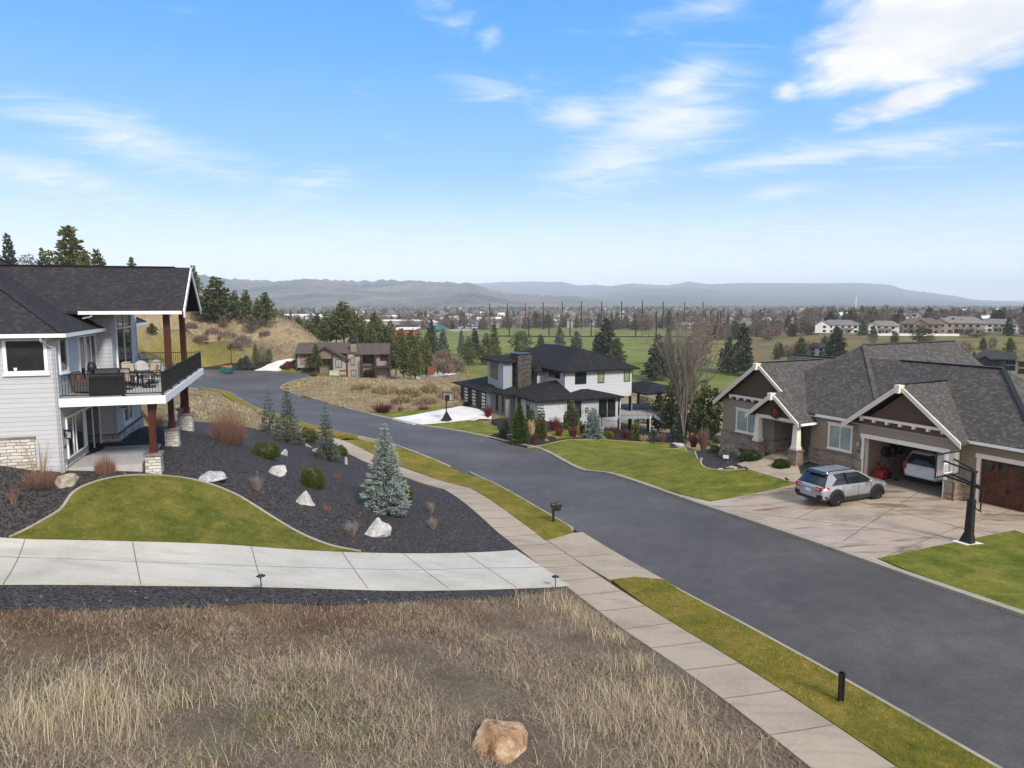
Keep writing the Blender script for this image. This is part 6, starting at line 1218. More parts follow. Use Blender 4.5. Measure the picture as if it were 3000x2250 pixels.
def tree_thing(name, label, cat, loc, crown, m, h, trunk_r, group=None, rz=0, bark=None, tz0=-.4, parent_parts=()):
    t = thing(name, label, cat, loc, rz, group); b = MB(); b.tube((0, 0, tz0), (0, 0, h * .93), trunk_r, trunk_r * .12, 8); b.build("trunk", bark or M_BARK, t)
    V, F, c = crown; raw_mesh("crown", V, F, m, t, c); return t
def on(px, py, zo=0): p = at(px, py); return (p[0], p[1], p[2] + zo)
tree_thing("spruce_tree", "blue spruce with silvery needles, largest in the rock bed", "tree", on(1131, 1500), spruce_mesh("", 4.75, 1.30, 1, M_BLUE, 7600, 19, 8, .19, .021, .14, .92), M_BLUE, 4.75, .09)
tree_thing("spruce_tree", "slim spruce with a bare brown skirt beside the street pavement", "tree", on(957, 1350), spruce_mesh("", 4.55, .95, 2, M_BLUED, 2600, 14, 6, .17, .019, .16, .85, 0, .4), M_BLUED, 4.55, .07)
tree_thing("spruce_tree", "tall slim spruce standing left of the bushy low pine", "tree", on(845, 1298), spruce_mesh("", 5.05, 1.28, 3, M_BLUED, 3600, 16, 6, .18, .020, .16, 1.0, 0, .15), M_BLUED, 5.05, .08)
tree_thing("spruce_tree", "thin open spruce nearest the dry slope", "tree", on(791, 1268), spruce_mesh("", 4.05, .95, 4, M_BLUED, 1500, 12, 5, .18, .019, .2, .9, 0, .4), M_BLUED, 4.05, .06)
# low plants -------------------------------------------------------------
def dome(seed, r, h, n, L, wd, upright=.8):
    g = np.random.default_rng(seed); u = unit(g.normal(size=(n, 3))); u[:, 2] = np.abs(u[:, 2]); f = g.uniform(.62, 1, (n, 1)) ** .5 * (1 + .14 * np.sin(u[:, :1] * 5 + seed) * np.cos(u[:, 1:2] * 6 + 2 * seed))
    P = u * f * np.array([r, r, h * .9]); D = unit(u * .6 + np.array([0, 0, upright]) + g.normal(0, .3, (n, 3))) * L * g.uniform(.6, 1.3, (n, 1)); Wv = side(D, g) * wd
    V, F = quads(P, D, Wv); V2, F2 = quads(P, D, np.cross(unit(D), Wv)); tone = np.clip(g.normal(.42, .22, n), 0, 1); T6 = np.repeat(tone, 6); T6.reshape(-1, 6)[:, 4:] += .3; c = np.clip(np.concatenate([T6, T6]), 0, 1)
    return np.concatenate([V, V2]), np.concatenate([F, F2 + len(V)]), np.stack([c] * 3, 1)
def twigs(seed, r, h, n, spread=.5, wd=.012, curve=.3, base=.35, seg=3, hmin=.55):
    """upright stems rising from a small base, bending outwards"""
    g = np.random.default_rng(seed); a = g.uniform(0, 6.28, n); q = np.sqrt(g.uniform(0, 1, n)); B = np.stack([np.cos(a) * q * r * base, np.sin(a) * q * r * base, -.05 * np.ones(n)], 1)
    hh = h * g.uniform(hmin, 1.05, n) * (1 - .45 * q ** 2 * (hmin < .5)); out_ = np.stack([np.cos(a + g.normal(0, .5, n)), np.sin(a + g.normal(0, .5, n)), 0 * a], 1) * (r * (1 - base) * q * g.uniform(.5, 1.2, n) * spread * 2)[:, None]
    ts = np.linspace(0, 1, seg + 1); C = [B + out_ * (t ** (1 + curve))[None, None] .reshape(1, 1) + np.stack([0 * a, 0 * a, hh * t], 1) for t in ts]
    sd = unit(np.stack([-out_[:, 1] + g.normal(0, .3, n) * r, out_[:, 0] + g.normal(0, .3, n) * r, 0 * a], 1)); V = []; 
    for i, c in enumerate(C): w_ = wd * (1 - .75 * i / seg); V += [c - sd * w_, c + sd * w_]
    k = len(V); V = np.stack(V, 1).reshape(-1, 3); i0 = np.arange(n)[:, None] * k; F = np.concatenate([i0 + [2 * j, 2 * j + 1, 2 * j + 3, 2 * j + 2] for j in range(seg)]); tone = np.repeat(np.clip(g.normal(.5, .25, n), 0, 1), k)
    return V, F, np.stack([tone] * 3, 1)
def plant(name, label, cat, px, py, mesh, m, group=None, part="foliage", rz=0):
    t = thing(name, label, cat, on(px, py, .02), rz, group); V, F, c = mesh; raw_mesh(part, V, F, m, t, c); return t
def psize(px, py, wpx): p = at(px, py); return wpx / 2080 * math.hypot(p[1], p[2])
def mugo(label, x0, x1, yt, yb, seed, m=None):
    px = (x0 + x1) / 2; w_ = psize(px, yb - 8, x1 - x0); h_ = psize(px, yb - 8, yb - yt) * .92; t = plant("pine_shrub", label, "shrub", px, yb - (yb - yt) * .18, dome(seed, w_ * .46, h_ * .85, 1500, .20, .018, .9), m or M_MUGO, part="needles")
    b = MB(); b.blob((0, 0, h_ * .3), (w_ * .34, w_ * .34, h_ * .5), 0, seed, .15); b.build("inner_branches", M_PINED if False else M_BARK, t); return t
mugo("spreading low pine nearest the grey house deck", 733, 820, 1296, 1352, 1); mugo("rounded bushy pine between the white rock and the slim spruce", 880, 953, 1366, 1440, 2); mugo("low bushy pine growing behind the two grey rocks", 872, 932, 1252, 1304, 3); mugo("small bright pine against the pavement beyond the slim spruce", 972, 1018, 1306, 1340, 4); mugo("bushy pine half hidden by the blue spruce", 1158, 1208, 1411, 1474, 5)
def tuft(label, x0, x1, yt, yb, seed, m=None, n=150, cat="grass clump", name="grass_tuft", spread=.55, group=None, wd=.014):
    px = (x0 + x1) / 2; w_ = psize(px, yb, x1 - x0); h_ = psize(px, yb, yb - yt); return plant(name, label, cat, px, yb - 3, twigs(seed, w_ * .5, h_, n, spread, wd, base=.6, hmin=.2, curve=.05) if n >= 700 else twigs(seed, w_ * .5, h_, n, spread, wd), m or M_GREYT, group, "stems")
tuft("dry grey tuft left of the pale flat rock", 729, 776, 1395, 1440, 1); tuft("faint brown tuft below the bushy pine", 944, 975, 1482, 1508, 2, M_RUSTT, 70); tuft("rounded dry tuft just left of the large peaked rock", 1003, 1058, 1529, 1572, 3); tuft("upper of two pinkish dry tufts by the pavement", 1246, 1277, 1472, 1507, 4); tuft("lower of two pinkish dry tufts by the pavement", 1248, 1287, 1518, 1556, 5)
tuft("low russet twiggy bush under the slim spruce", 974, 1002, 1385, 1418, 6, M_RUSTT, 90)
tuft("big bare rust coloured bush at the end of the rock bed", 610, 730, 1178, 1302, 7, M_RUSTT, 1500, "shrub", "twiggy_shrub", .75, None, .010); tuft("feathery pink brown bush at the corner of the patio", 273, 345, 1325, 1392, 8, M_RUSTT, 900, "shrub", "twiggy_shrub", .42, None, .008); tuft("brown bush with orange leaves at the foot of the grey wall", 62, 172, 1355, 1428, 9, M_RUSTT, 700, "shrub", "twiggy_shrub", .8, None, .008); tuft("russet bush behind the deck posts", 435, 495, 1205, 1255, 10, M_RUSTT, 240, "shrub", "twiggy_shrub", .6, None, .016)
tuft("thin yellow leaved stems against the grey wall", 70, 165, 1285, 1385, 12, M_TANG, 26, "shrub", "leafy_stems", .7, None, .022); tuft("small dry weed by the lower left driveway edge", 20, 60, 1430, 1480, 13, M_RUSTT, 30, "weed", "dry_weed")
def skirt(px, py, r, seed, label): 
    return plant("bare_branches", label, "shrub", px, py, dome(seed, r, .9, 500, .35, .014, .1), M_DEADN, part="branches")
skirt(957, 1345, .85, 21, "bare brown skirt of twigs round the slim spruce"); skirt(838, 1296, 1.1, 22, "bare grey brush at the foot of the tall slim spruce")
# ---- in front of the white house
def spr(label, px, pyb, pyt, wpx, seed, m, n=2400, prof=.8, name="spruce_tree", **kw):
    p = on(px, pyb); s = math.hypot(p[1], p[2]) / 2080; h = (pyb - pyt) * s; r = wpx * s / 2
    return tree_thing(name, label, "tree", p, spruce_mesh("", h, r, seed, m, n, max(9, int(h * 3.6)), 8, .26, .035, kw.pop('droop', .15), prof, **kw), m, h, .08)
spr("dark dense dwarf spruce left of the black mailbox", 1482, 1283, 1226, 40, 31, M_PINED); spr("fresh green fir right of the black mailbox", 1522, 1300, 1178, 56, 32, M_BRIGHT, 4200); spr("small green fir just behind the weeping conifer", 1558, 1275, 1192, 34, 33, M_BRIGHT, 1400, .85); spr("dark green spruce in front of the white house wall", 1674, 1258, 1172, 56, 34, M_PINE, 3600, .7); spr("pale weeping blue spruce in front of the white house windows", 1737, 1285, 1192, 66, 35, M_BLUE, 4200, .55, droop=.5)
spr("narrow weeping conifer behind the red twig shrub", 1585, 1288, 1184, 26, 36, M_OLIVE, 2400, .35, "weeping_conifer", droop=1.2)
spr("grey green upright juniper beside the bare tree", 1986, 1296, 1222, 42, 37, M_BLUED, 2000, .5)
spr("pale pointed spruce near the corner of the tan house", 2078, 1290, 1220, 40, 38, M_BLUED, 1500)
tuft("tall tan plume grass with dark red twigs at its base", 1542, 1572, 1232, 1290, 41, M_TANG, 200, "grass clump", "plume_grass", .6, None, .03); tuft("dark red twig shrub at the foot of the tan plume grass", 1544, 1576, 1270, 1302, 42, M_REDT, 200, "shrub", "red_twig_shrub", .5, None, .022)
rt = "red twig shrubs in front of the white house"
for i, (x0, x1, yt, yb, lab) in enumerate([(1602, 1650, 1222, 1264, "large dark red twig shrub against the white house wall"), (1622, 1652, 1256, 1284, "short red twig shrub left of its wider twin"), (1660, 1696, 1252, 1286, "wide red twig shrub below the dark green spruce"), (1776, 1818, 1248, 1284, "red twig shrub just left of the white stair"), (1820, 1852, 1258, 1290, "bright red twig shrub beside the stair foot"), (1695, 1722, 1245, 1276, "dark maroon shrub between two conifers"), (1508, 1540, 1215, 1250, "dark red shrub near the white house entry"), (1410, 1450, 1190, 1224, "dark red bushy shrub beside the garage paving")]): tuft(lab, x0, x1, yt, yb, 50 + i, M_REDT, 260, "shrub", "red_twig_shrub", .55, rt, .024)
tuft("pale tan grass beside the wide red twig shrub", 1686, 1700, 1246, 1280, 61, M_TANG, 70, "grass clump", "plume_grass", .5, None, .025); tuft("straw grass clump near the stair foot", 1866, 1905, 1276, 1298, 62, M_TANG, 160, spread=.8, wd=.025); tuft("orange brown dry grass clump by the fence", 1920, 1956, 1272, 1300, 63, M_RUSTT, 160, spread=.5, wd=.03)
mugo("golden green round shrub between the red twig shrubs", 1768, 1798, 1264, 1286, 64, M_YELG)
for i, (x, y, lab) in enumerate([(1608, 1284, "small straw tuft below the weeping conifer"), (1634, 1292, "pale straw tuft at the lawn edge"), (1602, 1300, "flat straw tuft nearest the street")]): tuft(lab, x - 8, x + 8, y - 12, y, 70 + i, M_TANG, 80, wd=.03)
tuft("red brown bush behind the fence by the bare tree", 2012, 2050, 1268, 1312, 75, M_REDT, 260, "shrub", "twiggy_shrub", .6, None, .02); tuft("tall rust and maroon bush beside the tan house", 2040, 2082, 1256, 1320, 76, M_RUSTT, 320, "shrub", "twiggy_shrub", .5, None, .02); tuft("maroon shrub in the dry lot beside the white driveway", 1085, 1156, 1182, 1214, 77, M_REDT, 420, "shrub", "red_twig_shrub", .9, None, .03); tuft("small maroon shrub next to the larger one in the dry lot", 1165, 1185, 1190, 1210, 78, M_RUSTT, 140, "shrub", "red_twig_shrub", .6, None, .03); tuft("orange brown bush behind the portable hoop", 1220, 1262, 1188, 1205, 79, M_RUSTT, 240, "shrub", "twiggy_shrub", .9, None, .03)
# ---- in front of the tan house
def dome_shrub(label, x0, x1, yt, yb, seed, m, n=1600): 
    px = (x0 + x1) / 2; w_ = psize(px, yb, x1 - x0); h_ = psize(px, yb, yb - yt); t = plant("rounded_shrub", label, "shrub", px, yb - (yb - yt) * .25, dome(seed, w_ * .47, h_ * .82, n, .13, .022, .25), m); b = MB(); b.blob((0, 0, h_ * .32), (w_ * .38, w_ * .38, h_ * .42), 0, seed, .1); b.build("inner_branches", M_BARK, t)
dome_shrub("round silver blue dwarf spruce by the walkway", 2110, 2169, 1307, 1350, 81, M_BLUE, 2200); dome_shrub("clipped olive green mound beside the porch pier", 2170, 2230, 1322, 1358, 82, M_MUGO, 2200); dome_shrub("small clipped green mound in front of the porch post", 2264, 2316, 1348, 1380, 83, M_MUGO, 1800); dome_shrub("dark blue spruce mound at the corner of the tan house", 2085, 2114, 1276, 1306, 84, M_BLUED, 1200); dome_shrub("dark green low bush left of the silver blue mound", 2080, 2110, 1306, 1334, 85, M_PINE, 1200)
# ---- bare trees -----------------------------------------------------------
def bare_tree(seed, h, spread, trunk_r, depth=4, nb=4, up=.75, first=.25, Ls=(.20, .42, .30, .20, .12), nb1=None):
    g = np.random.default_rng(seed); V = []; F = []
    def tube(a, b_, r0, r1, n=4):
        d = unit(b_ - a); x = unit(np.cross(d, [.3, .9, .1])); y = np.cross(d, x); k = len(V)
        for p, r in ((a, r0), (b_, r1)):
            for i in range(n): t = 2 * math.pi * i / n; V.append(p + (x * math.cos(t) + y * math.sin(t)) * r)
        for i in range(n): F.append([k + i, k + (i + 1) % n, k + n + (i + 1) % n, k + n + i])
    def grow(a, d, L, r, lev):
        p = a; ns = 3
        for s in range(ns):
            d = unit(d + g.normal(0, .10, 3) + np.array([0, 0, .06])); q = p + d * L / ns; tube(p, q, r * (1 - .22 * s), r * (1 - .22 * (s + 1))); 
            if lev < depth and (s > 0 or lev > 0):
                for _ in range((nb1 or nb) if lev == 0 else nb if s == ns - 1 else max(1, nb - 2)):
                    a_ = g.uniform(0, 6.28); o = np.array([math.cos(a_), math.sin(a_), 0]); grow(q, unit(d * up + o * spread * g.uniform(.6, 1.2) + np.array([0, 0, .25])), h * Ls[lev + 1] * g.uniform(.75, 1.2), r * .5, lev + 1)
            p = q
    grow(np.zeros(3), np.array([0, 0, 1.0]), h * Ls[0], trunk_r, 0); V = np.array(V); V[:, 2] *= h / V[:, 2].max(); return V, np.array(F)
def bare(name, label, loc, mesh, m, group=None): t = thing(name, label, "tree", loc, 0, group); V, F = mesh; raw_mesh("trunk_and_branches", V, F, m, t); return t
p = on(2001, 1298); s_ = math.hypot(p[1], p[2]) / 2080
bare("bare_tree", "tall bare multi stemmed tree between the white and tan houses", p, bare_tree(4, (1298 - 868) * s_, .19, .15, 3, 4, 1.0, .25, (.13, .44, .34, .22), 6), M_BARKP)
for i, (px, pyb, pyt, lab) in enumerate([(1058, 1090, 1042, "small bare tree before the balcony of the brown house"), (1012, 1092, 1040, "slender bare tree by the corner of the brown house"), (1680, 1262, 1175, "leafless young tree against the white house wall")]):
    p = on(px, pyb); s_ = math.hypot(p[1], p[2]) / 2080; bare("bare_tree", lab, p, bare_tree(10 + i, (pyb - pyt) * s_, .55, .06, 3, 3), M_BARK)
t = spr("staked small tree with tied green leaves by the white stair", 1862, 1290, 1228, 16, 90, M_OLIVE, 700, .3, "young_tree")
# ================================================================ DRY GRASS of the field: countless, one body
def blades(P, h, lean, az_, wd, cols, seg=3):
    n = len(P); d = np.stack([np.cos(az_), np.sin(az_), 0 * az_], 1); sd = np.stack([-np.sin(az_), np.cos(az_), 0 * az_], 1); V = []
    for i in range(seg + 1):
        t = i / seg; c = P + d * (lean * h * t ** 1.8)[:, None] + np.stack([0 * h, 0 * h, h * t * (1 - .25 * lean * t)], 1); w_ = (wd * (1 - .85 * t))[:, None]; V += [c - sd * w_, c + sd * w_]
    k = len(V); V = np.stack(V, 1).reshape(-1, 3); i0 = np.arange(n)[:, None] * k; F = np.concatenate([i0 + [2 * j, 2 * j + 1, 2 * j + 3, 2 * j + 2] for j in range(seg)]); return V, F, np.repeat(cols, k, axis=0)
PAL = np.array([(.46, .38, .245), (.35, .28, .19), (.24, .19, .145), (.17, .13, .10), (.58, .50, .34), (.30, .245, .20), (.20, .095, .055), (.12, .14, .035)])
def field_grass():
    g = np.random.default_rng(5); out_ = []; fp = [tuple(q) for q in fd]
    def pick(poly_px, n): 
        pp = [at2(*q) for q in poly_px]; lo = np.min(pp, 0); hi = np.max(pp, 0); P = g.uniform(lo, hi, (n * 3, 2)); P = P[inside(P, pp)]; return P[:n]
    def emit(P, hm, leanm, wd, w_, hs=.35):
        P = P[inside(P, fp)] if len(P) else P; n = len(P); z = T(P[:, 0], P[:, 1]) + .04; c = PAL[g.choice(len(PAL), n, p=np.array(w_) / sum(w_))] * g.uniform(.75, 1.2, (n, 1))
        out_.append(blades(np.concatenate([P, z[:, None]], 1), hm * np.exp(g.normal(0, hs, n)), np.clip(g.normal(leanm, .3, n), 0, 1.6), g.uniform(0, 6.28, n), np.full(n, wd) * g.uniform(.6, 1.4, n), c))
    ALL = [(-400, 1800), (0, 1803), (1000, 1780), (1640, 1735), (1760, 1760), (2200, 2050), (2700, 2400), (-400, 2400)]
    def clump(P, k, sd): return (P[:, None] + g.normal(0, sd, (len(P), k, 2))).reshape(-1, 2)
    bo = np.array(at2(1508, 2190))
    def patch(P, k1, k2, ph): return np.sin(P[:, 0] * k1 + ph + 1.1 * np.sin(P[:, 1] * k2 * 1.3)) * np.cos(P[:, 1] * k2 + ph * 1.7 + .8 * np.sin(P[:, 0] * k1 * .6))
    far_ = lambda P, r: P[np.hypot(*(P - bo).T) > r]
    base = far_(pick(ALL, 150000), .7); base = base[g.uniform(size=len(base)) < .62 + .38 * patch(base, 1.0, .9, 1)]
    emit(base, .075, 1.15, .0048, (1.8, 4, 5, 2.6, .8, 6, .7, .7), .5)
    c1 = clump(pick(ALL, 3200), 20, .17); c1 = far_(c1[g.uniform(size=len(c1)) < .45 + .55 * patch(c1, .8, .7, 2.5)], .8); emit(c1, .13, 1.15, .0045, (3, 4, 3, 1.2, 1.6, 5, .3, .2))
    c2 = clump(pick([(-400, 1960), (400, 1930), (1000, 1960), (1650, 1980), (2200, 2060), (2650, 2400), (-400, 2400)], 1500), 22, .17); c2 = far_(c2[g.uniform(size=len(c2)) < .4 + .6 * patch(c2, .9, 1.1, .3)], .85); emit(c2, .21, 1.05, .0042, (4, 4, 1.5, .6, 3, 4, 0, .2), .4)
    # red brown weeds near the driveway
    emit(clump(pick([(0, 1800), (700, 1790), (1600, 1745), (1700, 1800), (1500, 1850), (0, 1860)], 300), 20, .12), .16, .55, .006, (.5, 2, 2, 2, .2, 2, 6, .2))
    emit(pick([(-300, 1800), (1300, 1780), (1300, 1900), (-300, 1950)], 7000), .07, .7, .008, (.3, 1.5, 3, 4, .1, 2, 5, .3))
    # tall pale stems
    tall = [(60, 2130, 300), (150, 2150, 240), (190, 2060, 240), (260, 2060, 300), (300, 2100, 240), (430, 1990, 160), (490, 2080, 140), (380, 2150, 170), (700, 1980, 50), (960, 1960, 160), (900, 1930, 50), (1660, 1800, 260), (1720, 1830, 220), (1780, 1880, 180), (1860, 1960, 280), (1950, 2030, 280), (1900, 2110, 240), (2000, 2150, 240), (2080, 2210, 180), (1800, 2050, 220), (1740, 2130, 180), (1120, 2010, 80), (640, 2240, 100), (1620, 1765, 130), (1980, 2230, 220), (1700, 2230, 150), (1250, 2140, 40), (1560, 1770, 110)]
    for px, py, n in tall:
        p = at2(px, py); emit(np.array(p) + g.normal(0, .40, (n, 2)), .52 if px < 600 else .38, .55, .005, (6, 2, .4, .1, 6, 1, .1, .1), .3)
    # green shoots
    for px, py, n in [(560, 2240, 260), (640, 2200, 300), (740, 2150, 300), (800, 2110, 300), (960, 2010, 260), (1030, 1950, 200), (960, 2200, 260), (1060, 2160, 260), (1160, 2120, 200), (1240, 2085, 160), (860, 2000, 500), (840, 2030, 300), (940, 2090, 420), (880, 2150, 260), (700, 2200, 260), (1160, 1830, 90), (1300, 1800, 80), (1450, 1825, 70), (540, 1850, 60), (1240, 1835, 60)]:
        p = at2(px, py); emit(np.array(p) + g.normal(0, .3, (n, 2)), .09, .5, .008, (.1, .2, .2, .1, .1, .1, 0, 5))
    V = []; F = []; C = []; k = 0
    for v, f, c in out_: V.append(v); F.append(f + k); C.append(c); k += len(v)
    o = raw_mesh("dry_grass", np.concatenate(V), np.concatenate(F), m_tone("dry_grass_blades").m, colors=np.concatenate(C)); tag(o, "dry straw and brown grass covering the field in front", "grass", kind="stuff")
field_grass()
# short grass blades over the near lawns and verges
def lawn_grass(name, label, polys, dens, hm, pal, zo, seed, maxn=60000):
    g = np.random.default_rng(seed); PP = []
    for poly in polys:
        lo, hi = np.min(poly, 0), np.max(poly, 0); n = int(min(maxn, dens * np.prod(hi - lo))); P = g.uniform(lo, hi, (n, 2)); P = P[inside(P, poly)]; PP.append(P + g.normal(0, .035, P.shape))
    P = np.concatenate(PP); n = len(P); z = T(P[:, 0], P[:, 1]) + zo; pal = np.array(pal); w_ = .5 + .5 * np.sin(P[:, 0] * 1.1 + 1.7 * np.sin(P[:, 1] * .7)) * np.cos(P[:, 1] * 1.3 + P[:, 0] * .3)
    ci = np.clip((w_ * .7 + g.uniform(0, .5, n)) * len(pal) / 1.2, 0, len(pal) - 1).astype(int); V, F, C = blades(np.concatenate([P, z[:, None]], 1), hm * g.uniform(.6, 1.4, n), g.uniform(.2, 1.0, n), g.uniform(0, 6.28, n), np.full(n, .008), pal[ci] * g.uniform(.75, 1.25, (n, 1)), 2)
    o = raw_mesh(name, V, F, m_tone(name + "_blades").m, colors=C); tag(o, label, "grass", kind="stuff")
ver1 = [tuple(rc(a, 12.66)) for a in np.arange(-2, 24.1, 3)] + [at2(1791, 1706), at2(1860, 1698), at2(1946, 1706)] + [tuple(rc(a, 14.66)) for a in np.arange(23, -2.1, -3)]
ver2 = [at2(1597, 1589), at2(1676, 1566)] + [tuple(rc(a, 14.66)) for a in np.arange(34, 52, 3)] + [at2(1180, 1319), at2(1062, 1310), at2(1148, 1359)] + [tuple(rc(a, 12.66)) for a in np.arange(46, 33.5, -3)]
lawnL = lawnp + [at2(1000, 1623), at2(737, 1607), at2(389, 1593), at2(33, 1583)]
def dry_scatter(name, label, poly, n, h, seed, pal, zo=0.0, dens=None):
    g = np.random.default_rng(seed); lo, hi = np.min(poly, 0), np.max(poly, 0); P = g.uniform(lo, hi, (n * 3, 2)); P = P[inside(P, poly)][:n]; q = np.sin(P[:, 0] * .23 + seed + np.sin(P[:, 1] * .17)) * np.cos(P[:, 1] * .19); P = P[g.uniform(size=len(P)) < .55 + .45 * q]
    P = (P[:, None] + g.normal(0, h * .4, (len(P), 4, 2))).reshape(-1, 2); m = len(P); pal = np.array(pal); V, F, C = blades(np.concatenate([P, (T(P[:, 0], P[:, 1]) + zo)[:, None]], 1), h * g.uniform(.4, 1.4, m), g.uniform(.3, 1.1, m), g.uniform(0, 6.28, m), np.full(m, h * .07), pal[g.integers(0, len(pal), m)] * g.uniform(.7, 1.25, (m, 1)), 2)
    o = raw_mesh(name, V, F, m_tone(name + "_tufts").m, colors=C); tag(o, label, "grass", kind="stuff")
STRAW = [(.46, .38, .24), (.36, .29, .18), (.25, .195, .125), (.52, .45, .30), (.16, .12, .085)]
dry_scatter("dry_grass", "tufts of straw grass on the dry lot inside the street bend", lot, 9000, .34, 3, STRAW, .08)
dry_scatter("dry_grass", "tufts of straw grass on the slope between rock bed and street end", [at2(600, 1150), at2(692, 1184), at2(880, 1255), at2(960, 1290), at2(801, 1270), at2(640, 1239), at2(555, 1234), at2(480, 1220)], 2600, .28, 4, STRAW, .05)
dry_scatter("dry_grass", "tufts of dry grass and weeds covering the pine hill", [(-100, 150), (-66, 153), (-46, 160), (-34, 182), (-66, 205), (-120, 200), (-125, 160)], 15000, .55, 5, [(.34, .27, .17), (.25, .19, .12), (.16, .12, .085), (.42, .35, .23), (.11, .085, .07)], 0)
lawn_grass("verge_grass", "short yellow green grass on the street verge", [ver1, ver2], 340, .045, [(.09, .125, .014), (.16, .175, .022), (.25, .21, .04), (.38, .28, .08)], .13, 1)
lawn_grass("lawn_grass", "short green grass of the small lawn beside the pale driveway", [lawnL], 240, .04, [(.05, .095, .010), (.10, .145, .016), (.16, .175, .024), (.26, .22, .05)], .11, 2)
# ================================================================ TREES BEYOND, GOLF COURSE, TOWN, HILLS
def crown(seed, n, prof, z0=.08, size=.055, nb=7, whorls=11, r=.22, rag=.25, flat=.5, wd=.26):
    """unit-height crown; prof(t) gives the outline"""
    g = np.random.default_rng(seed); t = g.uniform(0, 1, n * 3); w_ = np.array([prof(q) for q in t]); t = t[g.uniform(size=n * 3) < w_ / w_.max()][:n]; n = len(t)
    k = np.floor(t * whorls).astype(int); b = g.integers(0, nb, n); lv = g.uniform(1 - rag * 1.6, 1 + rag, (whorls + 1, nb)); ph = g.uniform(0, 6.28, whorls + 1)[k] + 6.283 * b / nb + g.normal(0, .22, n)
    R_ = r * np.array([prof(q) for q in t]) * lv[k, b]; s = np.sqrt(g.uniform(.03, 1, n)); tq = (k + .5) / whorls + g.normal(0, .22, n) / whorls
    P = np.stack([s * R_ * np.cos(ph), s * R_ * np.sin(ph), z0 + (1 - z0) * np.clip(tq, 0, .985) - .12 * s * R_], 1); D = unit(np.stack([np.cos(ph), np.sin(ph), 0 * ph + .2], 1) * .7 + g.normal(0, flat, (n, 3))) * size * g.uniform(.6, 1.4, (n, 1)); W_ = side(D, g) * size * wd
    V, F = quads(P, D, W_); V2, F2 = quads(P, D, np.cross(unit(D), W_)); tone = np.repeat(np.clip(g.normal(.42, .25, n), 0, 1), 6); c = np.concatenate([tone, tone]); return np.concatenate([V, V2]), np.concatenate([F, F2 + len(V)]), np.stack([c] * 3, 1)
cone = lambda t: (1 - t) ** .85 + .02; pinep = lambda t: max(.05, math.sin(math.pi * min(1, .18 + .80 * t)) ** .8) * (1.05 - .45 * t); roundp = lambda t: max(.05, math.sin(math.pi * (.08 + .9 * t)) ** .6)
def rawme(name, mesh, m): o = raw_mesh(name, mesh[0], mesh[1], m, colors=mesh[2]); me = o.data; bpy.data.objects.remove(o); return me
KIND = {}
def kind(k, m, n, prof, seeds, **kw): KIND[k] = [rawme(k + "_crown", crown(s, n, prof, **kw), m) for s in seeds]
kind("spruce", M_PINED, 1100, cone, (1, 2, 3), size=.055, whorls=14); kind("blue", M_BLUED, 1100, cone, (4, 5), size=.05, whorls=14); kind("fir", M_PINE, 1100, cone, (6, 7), size=.055, r=.24, whorls=13); kind("pine", M_PINE, 1500, pinep, (8, 9, 10), z0=.16, rag=.42, whorls=10, nb=5, size=.055, r=.24); kind("olive", M_OLIVE, 1300, pinep, (11, 12, 13), z0=.06, rag=.35, r=.25, size=.052, whorls=12)
kind("round", M_PINE, 1000, roundp, (14, 15), z0=.12, r=.36, size=.06); kind("haze", M_MAUVE, 520, roundp, (16, 17, 18), z0=.12, r=.36, size=.11, rag=.35, flat=.4, wd=.10); kind("haze2", M_GREYT, 300, roundp, (19,), z0=.12, r=.36, size=.1, rag=.3)
def trunk_me(m): b = MB(); b.tube((0, 0, -.06), (0, 0, .9), .018, .004, 6); o = b.build("trunk", m); me = o.data; bpy.data.objects.remove(o); return me
TRK = trunk_me(M_BARK)
CR = {"spruce": .22, "blue": .22, "fir": .24, "pine": .24, "olive": .25, "round": .36, "haze": .36, "haze2": .36}
def link(name, me, parent=None): o = bpy.data.objects.new(name, me); COL.objects.link(o); o.parent = parent; return o
_k = [0]
def wtree(k, label, px, top, base, wpx, D=None, group=None, name=None, parts=True):
    _k[0] += 1; g = np.random.default_rng(_k[0])
    if D is None: p = at(px, base); 
    else: p = aty(px, base, D)
    s = math.hypot(p[1], p[2]) / 2080; h = max(1.0, (base - top) * s); r = wpx * s / 2 / CR[k]; nm = name or ("bare_tree" if k.startswith("haze") else "pine_tree" if k in ("pine", "olive") else "conifer_tree")
    t = thing(nm, label, "tree", (p[0], p[1], p[2]), g.uniform(0, 6.28), group); t.scale = (r, r, h)
    link("trunk", TRK, t); link("crown", KIND[k][g.integers(len(KIND[k]))], t); return t
